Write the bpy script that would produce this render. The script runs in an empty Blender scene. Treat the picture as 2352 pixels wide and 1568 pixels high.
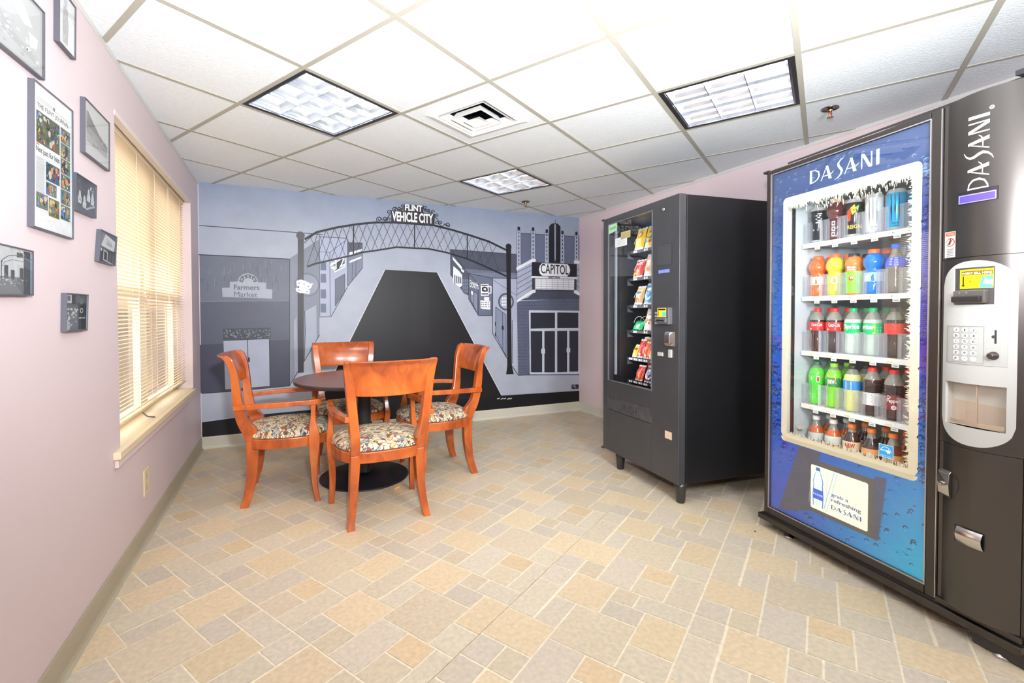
import bpy, bmesh, math, random
from mathutils import Vector, Matrix
C = bpy.context.scene.collection
sc = bpy.context.scene
PI = math.pi
R = math.radians
random.seed(7)

# ------------------------------------------------------------------ room measures (metres; X along the mural, Y towards it)
XL, XR, YM, YB, CH, EYE = -.673, 3.246, 4.622, -2.6, 2.305, 1.1777

# ------------------------------------------------------------------ camera
cam = bpy.data.cameras.new('camera'); co = bpy.data.objects.new('camera', cam); C.objects.link(co)
cam.sensor_fit = 'HORIZONTAL'; cam.sensor_width = 36; cam.lens = 1057.972 / 2352 * 36
cam.shift_x = (1176 - 1111.677) / 2352; cam.shift_y = (738.327 - 784) / 2352
cam.clip_start = .05
PIT, ROL, YAW = .019757, -.003228, 1.162262
cp, sp, cr, sr = math.cos(PIT), math.sin(PIT), math.cos(ROL), math.sin(ROL)
f0, u0, r0 = Vector((0, cp, -sp)), Vector((0, sp, cp)), Vector((1, 0, 0))
rr, uu = cr*r0 + sr*u0, -sr*r0 + cr*u0
Mw = Matrix(((math.sin(YAW), math.cos(YAW), 0), (-math.cos(YAW), math.sin(YAW), 0), (0, 0, 1)))
rr, uu, ff = Mw @ rr, Mw @ uu, Mw @ f0
co.matrix_world = Matrix(((rr.x, uu.x, -ff.x, 0), (rr.y, uu.y, -ff.y, 0), (rr.z, uu.z, -ff.z, EYE), (0, 0, 0, 1)))
sc.camera = co

# ------------------------------------------------------------------ world, flash, exposure
sc.view_settings.view_transform = 'Standard'; sc.view_settings.look = 'None'
sc.view_settings.gamma = 1; sc.view_settings.use_curve_mapping = False
sc.view_settings.exposure = 0.38
sc.cycles.use_denoising = True
sc.cycles.max_bounces = 8; sc.cycles.diffuse_bounces = 5; sc.cycles.glossy_bounces = 4
sc.cycles.transparent_max_bounces = 16; sc.cycles.sample_clamp_indirect = 4
sc.cycles.caustics_reflective = False; sc.cycles.caustics_refractive = False
w = bpy.data.worlds.new('outdoors'); sc.world = w; w.use_nodes = True
nt = w.node_tree; bg = nt.nodes['Background']
tc = nt.nodes.new('ShaderNodeTexCoord'); sx = nt.nodes.new('ShaderNodeSeparateXYZ'); cr_ = nt.nodes.new('ShaderNodeValToRGB')
nt.links.new(tc.outputs['Generated'], sx.inputs[0]); nt.links.new(sx.outputs['Z'], cr_.inputs[0]); nt.links.new(cr_.outputs[0], bg.inputs[0])
e = cr_.color_ramp.elements; e[0].position = 0; e[0].color = (.16, .12, .09, 1); e[1].position = .10; e[1].color = (1, .95, .88, 1)
m_ = cr_.color_ramp.elements.new(.02); m_.color = (.34, .27, .2, 1)
bg.inputs[1].default_value = 2.8

def area(name, loc, target, size, power, color=(1, 1, 1), sy=None):
    l = bpy.data.lights.new(name, 'AREA'); l.energy = power; l.color = color; l.shape = 'RECTANGLE'; l.size = size; l.size_y = sy or size
    o = bpy.data.objects.new(name, l); C.objects.link(o); o.location = loc
    o.rotation_euler = (Vector(target) - Vector(loc)).to_track_quat('-Z', 'Y').to_euler(); return o
# photographer's flash, bounced off the ceiling beside the camera
sp_ = bpy.data.lights.new('bounce_flash_and_fill', 'SPOT'); sp_.energy = 335; sp_.color = (.95, .98, 1); sp_.spot_size = R(150); sp_.spot_blend = 1; sp_.shadow_soft_size = .06
so = bpy.data.objects.new('bounce_flash_and_fill', sp_); C.objects.link(so); so.location = (.12, .10, 1.45)
so.rotation_euler = (Vector((.55, 1.7, CH)) - so.location).to_track_quat('-Z', 'Y').to_euler()
ceiling_fill = bpy.data.objects.new('bounce_flash_and_fill', sp_.copy()); C.objects.link(ceiling_fill); ceiling_fill.data.energy = 165; ceiling_fill.data.shadow_soft_size = .2; ceiling_fill.location = (1.35, .15, 1.6)  # second spot is an added fill for the right-hand ceiling, not a flash
ceiling_fill.rotation_euler = (Vector((2.1, 3.0, CH)) - ceiling_fill.location).to_track_quat('-Z', 'Y').to_euler()
area('room_fill', (1.2, -1.6, 2.2), (1.2, 2.5, .9), 2.6, 30, (.97, .98, 1), 1.0)  # added soft fill from behind the camera, stands for no fitting

# ------------------------------------------------------------------ materials
def lin(c):
    return tuple(((v/255)/12.92 if v/255 <= .04045 else ((v/255+.055)/1.055)**2.4) for v in c)
MC = {}
def mat(name, col=(200, 200, 200), rough=.5, metal=0, spec=.5, coat=0, attr=False, emit=0, noise=0, nscale=20, bump=0, bscale=200, emc=None, trans=0):
    if name in MC: return MC[name]
    m = bpy.data.materials.new(name); m.use_nodes = True; n = m.node_tree; b = n.nodes['Principled BSDF']; MC[name] = m
    b.inputs['Roughness'].default_value = rough; b.inputs['Metallic'].default_value = metal
    b.inputs['Specular IOR Level'].default_value = spec; b.inputs['Coat Weight'].default_value = coat; b.inputs['Coat Roughness'].default_value = .08
    c = lin(col) + (1,)
    b.inputs['Base Color'].default_value = c
    src = None
    if attr:
        a = n.nodes.new('ShaderNodeAttribute'); a.attribute_name = 'Col'; src = a.outputs['Color']
    if noise:
        t = n.nodes.new('ShaderNodeTexCoord'); x = n.nodes.new('ShaderNodeTexNoise'); x.inputs['Scale'].default_value = nscale; x.inputs['Detail'].default_value = 5
        n.links.new(t.outputs['Object'], x.inputs['Vector'])
        r = n.nodes.new('ShaderNodeMapRange'); r.inputs[1].default_value = .3; r.inputs[2].default_value = .7; r.inputs[3].default_value = 1-noise; r.inputs[4].default_value = 1+noise
        n.links.new(x.outputs['Fac'], r.inputs[0])
        mx = n.nodes.new('ShaderNodeVectorMath'); mx.operation = 'SCALE'
        if src: n.links.new(src, mx.inputs[0])
        else: mx.inputs[0].default_value = c[:3]
        n.links.new(r.outputs[0], mx.inputs['Scale']); src = mx.outputs[0]
    if src: n.links.new(src, b.inputs['Base Color'])
    if emit:
        b.inputs['Emission Strength'].default_value = emit
        if src and emc is None: n.links.new(src, b.inputs['Emission Color'])
        else: b.inputs['Emission Color'].default_value = lin(emc or col) + (1,)
    if bump:
        t = n.nodes.new('ShaderNodeTexCoord'); x = n.nodes.new('ShaderNodeTexNoise'); x.inputs['Scale'].default_value = bscale; x.inputs['Detail'].default_value = 3
        n.links.new(t.outputs['Object'], x.inputs['Vector'])
        q = n.nodes.new('ShaderNodeBump'); q.inputs['Strength'].default_value = bump; q.inputs['Distance'].default_value = .002
        n.links.new(x.outputs['Fac'], q.inputs['Height']); n.links.new(q.outputs[0], b.inputs['Normal'])
    return m
def glass_mat(name, tint=(1, 1, 1), white=0, rough=0.0, refl=.05):
    if name in MC: return MC[name]
    m = bpy.data.materials.new(name); m.use_nodes = True; n = m.node_tree; n.nodes.clear(); MC[name] = m
    o = n.nodes.new('ShaderNodeOutputMaterial'); t = n.nodes.new('ShaderNodeBsdfTransparent'); t.inputs[0].default_value = tint + (1,)
    g = n.nodes.new('ShaderNodeBsdfGlossy'); g.inputs['Roughness'].default_value = rough
    lw = n.nodes.new('ShaderNodeLayerWeight'); lw.inputs[0].default_value = .5   # Schlick reflectance, the same from both faces
    pw = n.nodes.new('ShaderNodeMath'); pw.operation = 'POWER'; pw.inputs[1].default_value = 5; n.links.new(lw.outputs['Facing'], pw.inputs[0])
    f = n.nodes.new('ShaderNodeMath'); f.operation = 'MULTIPLY_ADD'; f.inputs[1].default_value = .92; f.inputs[2].default_value = refl; n.links.new(pw.outputs[0], f.inputs[0])
    mx = n.nodes.new('ShaderNodeMixShader'); n.links.new(f.outputs[0], mx.inputs[0])
    base = t.outputs[0]
    if white:
        d = n.nodes.new('ShaderNodeBsdfDiffuse'); d.inputs[0].default_value = (.85, .87, .9, 1)
        m2 = n.nodes.new('ShaderNodeMixShader'); m2.inputs[0].default_value = white; n.links.new(base, m2.inputs[1]); n.links.new(d.outputs[0], m2.inputs[2]); base = m2.outputs[0]
    n.links.new(base, mx.inputs[1]); n.links.new(g.outputs[0], mx.inputs[2]); n.links.new(mx.outputs[0], o.inputs[0])
    return m

# ------------------------------------------------------------------ mesh builders
def origin_of(p):
    v = Vector((0, 0, 0))
    while p: v += p.location; p = p.parent
    return v
class MB:
    def __init__(s): s.v = []; s.f = []; s.c = []; s.mi = []; s.sm = []
    def add(s, vs, fs, col=None, mi=0, smooth=False):
        k = len(s.v); s.v += [Vector(a) for a in vs]
        for f in fs:
            s.f.append([k+i for i in f]); s.c.append(col); s.mi.append(mi); s.sm.append(smooth)
        return s
    def box(s, a, b, col=None, mi=0, F=None):
        x0, y0, z0 = a; x1, y1, z1 = b
        vs = [(x0, y0, z0), (x1, y0, z0), (x1, y1, z0), (x0, y1, z0), (x0, y0, z1), (x1, y0, z1), (x1, y1, z1), (x0, y1, z1)]
        if F: vs = [F(*q) for q in vs]
        return s.add(vs, [(0, 3, 2, 1), (4, 5, 6, 7), (0, 1, 5, 4), (1, 2, 6, 5), (2, 3, 7, 6), (3, 0, 4, 7)], col, mi)
    def rings(s, rings, cap=True, closed=True, col=None, mi=0, smooth=True, cols=None):
        n = len(rings[0]); k = len(s.v)
        for r_ in rings: s.v += [Vector(p) for p in r_]
        for i in range(len(rings)-1):
            for j in range(n if closed else n-1):
                a, b = k+i*n+j, k+i*n+(j+1) % n
                s.f.append([a, b, b+n, a+n]); s.c.append(cols[i] if cols else col); s.mi.append(mi); s.sm.append(smooth)
        if cap:
            s.f.append([k+j for j in reversed(range(n))]); s.c.append(cols[0] if cols else col); s.mi.append(mi); s.sm.append(False)
            s.f.append([k+(len(rings)-1)*n+j for j in range(n)]); s.c.append(cols[-1] if cols else col); s.mi.append(mi); s.sm.append(False)
        return s
    def lathe(s, prof, n=20, c=(0, 0, 0), col=None, cols=None, smooth=True, cap=True):
        return s.rings([[(c[0]+r_*math.cos(2*PI*j/n), c[1]+r_*math.sin(2*PI*j/n), c[2]+z) for j in range(n)] for r_, z in prof], cap=cap, col=col, cols=cols, smooth=smooth)
    def tube(s, pts, r, n=8, closed=False, col=None):
        pts = [Vector(p) for p in pts]; rg = []
        for i, p in enumerate(pts):
            t = (pts[min(i+1, len(pts)-1)] - pts[max(i-1, 0)]).normalized()
            a = t.cross(Vector((0, 0, 1)))
            if a.length < .01: a = t.cross(Vector((1, 0, 0)))
            a.normalize(); b = t.cross(a); q = r[i] if isinstance(r, (list, tuple)) else r
            rg.append([p + a*q*math.cos(2*PI*j/n) + b*q*math.sin(2*PI*j/n) for j in range(n)])
        return s.rings(rg, col=col)
    def build(s, name, m, parent=None, bevel=0, seg=2, subsurf=0, world=True, auto=True):
        o0 = origin_of(parent) if (parent and world) else Vector((0, 0, 0))
        me = bpy.data.meshes.new(name); me.from_pydata([tuple(q-o0) for q in s.v], [], s.f)
        for mm in (m if isinstance(m, (list, tuple)) else [m]): me.materials.append(mm)
        for p, i, q in zip(me.polygons, s.mi, s.sm): p.material_index = i; p.use_smooth = q
        if any(c is not None for c in s.c):
            at = me.color_attributes.new('Col', 'FLOAT_COLOR', 'CORNER')
            for p, c in zip(me.polygons, s.c):
                if c is None: c = (128, 128, 128)
                if isinstance(c[0], (tuple, list)):
                    for li, cc in zip(p.loop_indices, c): at.data[li].color = lin(cc) + (1,)
                else:
                    q = lin(c) + (1,)
                    for li in p.loop_indices: at.data[li].color = q
        me.update()
        o = bpy.data.objects.new(name, me); C.objects.link(o); o.parent = parent
        if bevel:
            b = o.modifiers.new('bevel', 'BEVEL'); b.width = bevel; b.segments = seg; b.limit_method = 'ANGLE'; b.angle_limit = R(35)
        if subsurf:
            b = o.modifiers.new('sub', 'SUBSURF'); b.levels = subsurf; b.render_levels = subsurf
        return o
def tag(o, label=None, cat=None, group=None, kind=None):
    if label: o['label'] = label
    if cat: o['category'] = cat
    if group: o['group'] = group
    if kind: o['kind'] = kind
    return o
def thing(name, loc, label, cat, rz=0, group=None):
    o = bpy.data.objects.new(name, None); C.objects.link(o); o.location = loc; o.rotation_euler = (0, 0, rz); o.empty_display_size = .1
    return tag(o, label, cat, group)
def dup(root, loc, rz=None, label=None, group=None):
    def cpy(o, par):
        c = o.copy(); C.objects.link(c); c.parent = par
        for ch in list(o.children): cpy(ch, c)
        return c
    r_ = cpy(root, None); r_.location = loc
    if rz is not None: r_.rotation_euler = (0, 0, rz)
    if label: r_['label'] = label
    if group: r_['group'] = group
    return r_
def struct(o): o['kind'] = 'structure'; return o

# text outlines, cached: returns (verts, faces) with the string's bounding box scaled to 1 x 1
TC = {}
def glyphs(t, bold=.0):
    k = (t, bold)
    if k in TC: return TC[k]
    cu = bpy.data.curves.new('lettering', 'FONT'); cu.body = t; cu.offset = bold; cu.resolution_u = 3
    ob = bpy.data.objects.new('lettering', cu); C.objects.link(ob)
    dg = bpy.context.evaluated_depsgraph_get(); me = bpy.data.meshes.new_from_object(ob.evaluated_get(dg))
    vs = [(v.co.x, v.co.y) for v in me.vertices]; fs = [list(p.vertices) for p in me.polygons]
    bpy.data.objects.remove(ob); bpy.data.meshes.remove(me); bpy.data.curves.remove(cu)
    x0 = min(v[0] for v in vs); x1 = max(v[0] for v in vs); y0 = min(v[1] for v in vs); y1 = max(v[1] for v in vs)
    TC[k] = ([((a-x0)/(x1-x0), (b-y0)/(y1-y0)) for a, b in vs], fs); return TC[k]
# brand lettering drawn as thick and thin strokes
def taper(pts, ws):
    L_, R_ = [], []
    for i, p in enumerate(pts):
        a = pts[max(i-1, 0)]; b = pts[min(i+1, len(pts)-1)]; dx, dy = b[0]-a[0], b[1]-a[1]; d = math.hypot(dx, dy) or 1
        nx, ny = -dy/d*ws[i]/2, dx/d*ws[i]/2; L_.append((p[0]+nx, p[1]+ny)); R_.append((p[0]-nx, p[1]-ny))
    return [[L_[i], L_[i+1], R_[i+1], R_[i]] for i in range(len(pts)-1)]
def wordmark():
    q = []; A_ = lambda x: (taper([(x, 0), (x+.30, 1)], [.05, .04]) + [[(x+.24, 1), (x+.36, 1), (x+.56, 0), (x+.40, 0)]] + taper([(x+.1, .3), (x+.4, .3), (x+.55, .36), (x+.66, .5)], [.05, .06, .06, .02]))
    q += [[(.0, 0), (.13, 0), (.13, 1), (.0, 1)]] + taper([(.05, .97), (.3, .93), (.48, .75), (.52, .45), (.42, .2), (.22, .06), (.05, .03)], [.06, .07, .08, .09, .08, .07, .06])
    q += A_(.62)
    q += taper([(1.78, 1.2), (1.6, 1.08), (1.5, .9), (1.52, .7), (1.62, .5), (1.68, .3), (1.62, .08), (1.48, -.1), (1.32, -.2)], [.02, .06, .10, .12, .13, .12, .09, .06, .02])
    q += A_(1.82)
    q += [[(2.58, 0), (2.63, 0), (2.64, 1), (2.58, 1)], [(2.58, 1), (2.72, 1), (3.06, 0), (2.92, 0)], [(3.02, 0), (3.07, 0), (3.07, 1), (3.01, 1)]]
    q += [[(3.24, 0), (3.38, 0), (3.38, 1), (3.24, 1)]]
    return q, 3.38
class Art(MB):
    "flat printed or painted shapes laid on a surface; fn(a, b, layer) gives the 3-D point"
    def __init__(s, fn): super().__init__(); s.fn = fn
    def poly(s, l, c, pts):
        s.k = (getattr(s, 'k', 0)+1) % 9; l += s.k*.09   # hair-thin steps keep overlapping strokes apart
        s.add([s.fn(a, b, l) for a, b in pts], [list(range(len(pts)))], c)
    def rect(s, l, c, a0, b0, a1, b1): s.poly(l, c, [(a0, b0), (a1, b0), (a1, b1), (a0, b1)])
    def rrect(s, l, c, a0, b0, a1, b1, r_): s.poly(l, c, rr_pts(a0, b0, a1, b1, r_))
    def circle(s, l, c, a, b, r_, n=24, ry=None): s.poly(l, c, [(a+r_*math.cos(2*PI*i/n), b+(ry or r_)*math.sin(2*PI*i/n)) for i in range(n)])
    def stroke(s, l, c, pts, w):
        for i in range(len(pts)-1):
            (a, b), (p, q) = pts[i], pts[i+1]; d = math.hypot(p-a, q-b) or 1; nx, ny = -(q-b)/d*w/2, (p-a)/d*w/2; ex, ey = (p-a)/d*w*.3, (q-b)/d*w*.3
            s.poly(l, c, [(a+nx-ex, b+ny-ey), (p+nx+ex, q+ny+ey), (p-nx+ex, q-ny+ey), (a-nx-ex, b-ny-ey)])
    def text(s, l, c, t, p0, p1, h, bold=.0):
        vs, fs = glyphs(t, bold); dx, dy = p1[0]-p0[0], p1[1]-p0[1]
        s.add([s.fn(p0[0]+dx*u, p0[1]+dy*u+h*v, l) for u, v in vs], fs, c)
    def mark(s, l, c, fn2):
        q, wd = wordmark()
        for p in q: s.poly(l, c, [fn2(a/wd, b) for a, b in p])
def rr_pts(a0, b0, a1, b1, r_, n=6):
    p = []
    for cx, cy, t in ((a1-r_, b0+r_, -90), (a1-r_, b1-r_, 0), (a0+r_, b1-r_, 90), (a0+r_, b0+r_, 180)):
        for i in range(n+1): q = R(t+90*i/n); p.append((cx+r_*math.cos(q), cy+r_*math.sin(q)))
    return p
def mix(a, b, t): return tuple(a[i]*(1-t)+b[i]*t for i in range(3))

# ------------------------------------------------------------------ common materials
M_wall = mat('wall_paint_lilac', (215, 199, 202), .55, bump=.05, bscale=400)
M_wallR = mat('wall_paint_pink', (222, 203, 207), .6, bump=.05, bscale=400)
M_cream = mat('cream_trim', (226, 210, 178), .45)
M_white = mat('white_plastic', (232, 232, 230), .4)
M_base = mat('vinyl_base_grey', (172, 163, 142), .5)
M_base2 = mat('vinyl_base_cream', (206, 203, 190), .5)
M_black = mat('black_powder_coat', (17, 17, 20), .45, noise=.12, nscale=6)
M_dark = mat('dark_metal', (38, 38, 44), .35)
M_chrome = mat('chrome', (205, 200, 198), .18, 1)
M_alu = mat('aluminium', (200, 205, 215), .25, 1)
M_glass = glass_mat('clear_glass', refl=.07)
M_pprint = mat('printed_surface', rough=.5, attr=True)
M_gprint = mat('glossy_print', rough=.25, attr=True, coat=.3)

# ------------------------------------------------------------------ mural drawing, in metres on the wall (layer, colour, shape)
MURAL=[(1,(170,176,192),[(-0.676,1.026),(0.907,1.608),(1.497,1.61),(3.245,1.265),(3.246,0.217),(2.201,0.233),(0.164,0.253),(-0.683,0.226)]),
(2,(104,110,126),[(-0.675,1.683),(0.046,1.68),(0.033,0.505),(-0.678,0.487)]),
(3,(84,89,106),[(-0.675,1.274),(0.042,1.291),(0.033,0.505),(-0.678,0.49)]),
(4,(66,69,86),[(-0.678,0.906),(0.038,0.933),(0.033,0.505),(-0.678,0.49)]),
(5,(120,125,140),('s',0.006,[(-0.652,1.282),(0.027,1.291)])),
(3,(50,50,60),('s',0.008,[(-0.675,1.683),(-0.389,1.681),(0.046,1.675)])),
(2,(126,132,148),[(0.046,1.68),(0.308,1.873),(0.302,0.968),(0.158,0.722),(0.036,0.505)]),
(3,(150,156,173),[(0.078,1.097),(0.104,1.146),(0.108,0.616),(0.08,0.585)]),
(3,(158,165,184),[(0.179,1.196),(0.276,1.254),(0.276,0.927),(0.168,0.738)]),
(4,(50,50,60),('s',0.006,[(0.049,1.672),(0.036,0.505),(0.161,0.722),(0.302,0.968)])),
(4,(50,50,60),('s',0.005,[(0.172,1.196),(0.177,1.013),(0.165,0.738)])),
(2,(38,38,46),('s',0.006,[(-0.672,1.933),(-0.386,1.93),(0.109,1.924),(0.335,1.919)])),
(3,(50,50,60),('s',0.009,[(-0.678,0.486),(-0.403,0.489),(0.036,0.505)])),
(5,(160,167,188),[(-0.495,0.939),(-0.129,0.946),(-0.128,0.515),(-0.486,0.508)]),
(6,(38,38,46),('s',0.006,[(-0.495,0.939),(-0.129,0.946),(-0.128,0.515)])),
(6,(38,38,46),('s',0.006,[(-0.306,0.942),(-0.302,0.511)])),
(7,(38,38,46),[(-0.303,0.783),(-0.29,0.782),(-0.29,0.742),(-0.303,0.743)]),
(5,(62,66,80),[(-0.499,1.044),(-0.118,1.047),(-0.114,0.95),(-0.497,0.944)]),
(6,(38,40,52),[(-0.294,0.982),(-0.29,0.986),(-0.287,0.977),(-0.296,0.977)]),
(6,(120,126,140),[(-0.309,0.969),(-0.301,0.972),(-0.299,0.96),(-0.311,0.96)]),
(6,(120,126,140),[(-0.449,1.022),(-0.446,1.025),(-0.443,1.018),(-0.45,1.019)]),
(6,(38,40,52),[(-0.334,1.033),(-0.329,1.036),(-0.326,1.027),(-0.336,1.027)]),
(6,(120,126,140),[(-0.258,1.013),(-0.251,1.016),(-0.248,1.005),(-0.259,1.006)]),
(6,(120,126,140),[(-0.279,1.032),(-0.273,1.035),(-0.27,1.025),(-0.28,1.026)]),
(6,(38,40,52),[(-0.401,1.006),(-0.396,1.009),(-0.394,1.001),(-0.402,1.001)]),
(6,(120,126,140),[(-0.241,1.001),(-0.237,1.004),(-0.235,0.997),(-0.243,0.997)]),
(6,(120,126,140),[(-0.297,0.977),(-0.292,0.98),(-0.289,0.972),(-0.298,0.972)]),
(6,(38,40,52),[(-0.414,1.008),(-0.406,1.011),(-0.404,0.999),(-0.416,0.999)]),
(6,(120,126,140),[(-0.135,0.982),(-0.127,0.985),(-0.124,0.972),(-0.136,0.972)]),
(6,(120,126,140),[(-0.184,1.004),(-0.18,1.008),(-0.178,1.0),(-0.185,1.001)]),
(6,(38,40,52),[(-0.256,0.993),(-0.251,0.996),(-0.248,0.987),(-0.258,0.987)]),
(6,(120,126,140),[(-0.413,1.007),(-0.408,1.01),(-0.405,1.001),(-0.415,1.001)]),
(6,(120,126,140),[(-0.397,1.015),(-0.392,1.018),(-0.389,1.009),(-0.398,1.009)]),
(6,(38,40,52),[(-0.179,0.989),(-0.174,0.992),(-0.171,0.984),(-0.18,0.984)]),
(6,(120,126,140),[(-0.394,1.003),(-0.39,1.006),(-0.387,0.998),(-0.395,0.999)]),
(6,(120,126,140),[(-0.422,0.999),(-0.418,1.002),(-0.416,0.996),(-0.423,0.996)]),
(6,(38,40,52),[(-0.319,1.008),(-0.312,1.011),(-0.309,1.0),(-0.32,1.001)]),
(6,(120,126,140),[(-0.221,0.982),(-0.215,0.985),(-0.212,0.974),(-0.223,0.974)]),
(6,(120,126,140),[(-0.359,0.987),(-0.355,0.99),(-0.352,0.981),(-0.361,0.982)]),
(6,(38,40,52),[(-0.286,1.01),(-0.28,1.013),(-0.278,1.004),(-0.287,1.004)]),
(6,(120,126,140),[(-0.472,1.02),(-0.463,1.023),(-0.461,1.011),(-0.473,1.011)]),
(6,(120,126,140),[(-0.411,0.986),(-0.405,0.989),(-0.402,0.979),(-0.413,0.979)]),
(6,(38,40,52),[(-0.23,0.998),(-0.223,1.001),(-0.221,0.991),(-0.231,0.991)]),
(6,(120,126,140),[(-0.47,1.032),(-0.466,1.035),(-0.463,1.028),(-0.471,1.028)]),
(6,(120,126,140),[(-0.439,1.03),(-0.436,1.033),(-0.433,1.026),(-0.441,1.026)]),
(6,(38,40,52),[(-0.293,1.021),(-0.285,1.024),(-0.282,1.011),(-0.295,1.011)]),
(6,(120,126,140),[(-0.246,0.994),(-0.239,0.997),(-0.236,0.986),(-0.247,0.986)]),
(6,(120,126,140),[(-0.399,0.969),(-0.392,0.972),(-0.389,0.96),(-0.401,0.961)]),
(6,(38,40,52),[(-0.229,0.998),(-0.221,1.001),(-0.218,0.989),(-0.23,0.989)]),
(6,(120,126,140),[(-0.222,0.984),(-0.214,0.987),(-0.211,0.975),(-0.224,0.975)]),
(6,(120,126,140),[(-0.263,1.007),(-0.257,1.01),(-0.255,1.0),(-0.265,1.0)]),
(6,(38,40,52),[(-0.423,1.023),(-0.416,1.026),(-0.414,1.015),(-0.425,1.015)]),
(6,(120,126,140),[(-0.207,0.961),(-0.199,0.964),(-0.197,0.952),(-0.209,0.952)]),
(6,(120,126,140),[(-0.296,1.028),(-0.291,1.031),(-0.288,1.021),(-0.298,1.022)]),
(6,(38,40,52),[(-0.153,0.973),(-0.147,0.976),(-0.145,0.967),(-0.155,0.967)]),
(6,(120,126,140),[(-0.329,1.019),(-0.325,1.022),(-0.322,1.015),(-0.331,1.015)]),
(6,(120,126,140),[(-0.468,0.973),(-0.462,0.976),(-0.459,0.966),(-0.469,0.966)]),
(6,(38,40,52),[(-0.442,1.007),(-0.439,1.01),(-0.437,1.003),(-0.444,1.004)]),
(6,(120,126,140),[(-0.419,0.984),(-0.413,0.987),(-0.41,0.976),(-0.42,0.976)]),
(6,(120,126,140),[(-0.32,1.015),(-0.314,1.018),(-0.311,1.007),(-0.322,1.007)]),
(6,(38,40,52),[(-0.142,0.999),(-0.139,1.002),(-0.136,0.995),(-0.144,0.996)]),
(6,(120,126,140),[(-0.473,1.031),(-0.465,1.034),(-0.462,1.022),(-0.474,1.022)]),
(6,(120,126,140),[(-0.298,0.973),(-0.294,0.976),(-0.292,0.969),(-0.3,0.969)]),
(6,(38,40,52),[(-0.401,0.986),(-0.393,0.989),(-0.39,0.977),(-0.402,0.977)]),
(6,(120,126,140),[(-0.371,1.031),(-0.363,1.034),(-0.36,1.022),(-0.372,1.022)]),
(6,(120,126,140),[(-0.39,0.982),(-0.386,0.985),(-0.383,0.978),(-0.391,0.978)]),
(6,(38,40,52),[(-0.241,0.971),(-0.234,0.974),(-0.231,0.963),(-0.242,0.964)]),
(6,(120,126,140),[(-0.365,0.983),(-0.361,0.986),(-0.358,0.978),(-0.366,0.979)]),
(6,(120,126,140),[(-0.381,1.005),(-0.373,1.008),(-0.371,0.996),(-0.382,0.997)]),
(6,(38,40,52),[(-0.439,0.973),(-0.432,0.976),(-0.429,0.965),(-0.441,0.965)]),
(6,(120,126,140),[(-0.136,1.004),(-0.132,1.007),(-0.129,1.0),(-0.138,1.0)]),
(6,(120,126,140),[(-0.408,0.976),(-0.4,0.979),(-0.397,0.967),(-0.409,0.967)]),
(6,(38,40,52),[(-0.239,0.998),(-0.235,1.001),(-0.232,0.993),(-0.241,0.993)]),
(6,(120,126,140),[(-0.189,0.968),(-0.185,0.971),(-0.183,0.964),(-0.19,0.964)]),
(6,(120,126,140),[(-0.417,0.976),(-0.409,0.979),(-0.407,0.967),(-0.418,0.968)]),
(6,(38,40,52),[(-0.38,1.016),(-0.375,1.019),(-0.373,1.009),(-0.382,1.01)]),
(6,(120,126,140),[(-0.298,1.027),(-0.29,1.03),(-0.288,1.019),(-0.3,1.019)]),
(6,(120,126,140),[(-0.3,0.978),(-0.296,0.981),(-0.293,0.973),(-0.302,0.973)]),
(6,(38,40,52),[(-0.139,0.976),(-0.134,0.979),(-0.131,0.97),(-0.14,0.97)]),
(6,(120,126,140),[(-0.145,0.98),(-0.137,0.983),(-0.135,0.971),(-0.147,0.971)]),
(6,(120,126,140),[(-0.477,1.034),(-0.47,1.037),(-0.468,1.026),(-0.479,1.026)]),
(6,(38,40,52),[(-0.384,0.998),(-0.381,1.001),(-0.378,0.994),(-0.386,0.994)]),
(6,(120,126,140),[(-0.134,0.994),(-0.126,0.997),(-0.123,0.985),(-0.135,0.986)]),
(6,(120,126,140),[(-0.467,1.003),(-0.464,1.006),(-0.462,0.999),(-0.469,0.999)]),
(6,(38,40,52),[(-0.169,0.999),(-0.166,1.002),(-0.163,0.995),(-0.171,0.995)]),
(6,(120,126,140),[(-0.467,0.999),(-0.463,1.002),(-0.461,0.995),(-0.468,0.995)]),
(6,(120,126,140),[(-0.428,1.005),(-0.422,1.008),(-0.42,0.999),(-0.429,0.999)]),
(6,(38,40,52),[(-0.282,0.989),(-0.277,0.992),(-0.274,0.983),(-0.284,0.983)]),
(6,(120,126,140),[(-0.269,1.022),(-0.264,1.025),(-0.261,1.017),(-0.27,1.017)]),
(6,(120,126,140),[(-0.201,1.021),(-0.197,1.025),(-0.194,1.017),(-0.203,1.017)]),
(6,(38,40,52),[(-0.407,1.002),(-0.404,1.005),(-0.401,0.998),(-0.408,0.998)]),
(6,(120,126,140),[(-0.483,1.004),(-0.479,1.007),(-0.477,1.0),(-0.484,1.0)]),
(6,(120,126,140),[(-0.247,0.975),(-0.24,0.978),(-0.238,0.968),(-0.248,0.968)]),
(6,(38,40,52),[(-0.241,1.005),(-0.237,1.008),(-0.235,1.001),(-0.242,1.001)]),
(6,(120,126,140),[(-0.335,1.008),(-0.329,1.011),(-0.326,1.001),(-0.337,1.001)]),
(6,(120,126,140),[(-0.446,1.021),(-0.438,1.024),(-0.436,1.012),(-0.447,1.012)]),
(6,(38,40,52),[(-0.399,1.006),(-0.391,1.009),(-0.388,0.997),(-0.4,0.997)]),
(6,(120,126,140),[(-0.395,1.026),(-0.388,1.029),(-0.385,1.018),(-0.396,1.018)]),
(6,(120,126,140),[(-0.288,0.989),(-0.285,0.993),(-0.282,0.986),(-0.29,0.986)]),
(6,(38,40,52),[(-0.343,1.035),(-0.339,1.038),(-0.336,1.03),(-0.344,1.03)]),
(6,(120,126,140),[(-0.236,1.029),(-0.232,1.032),(-0.229,1.024),(-0.238,1.024)]),
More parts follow.
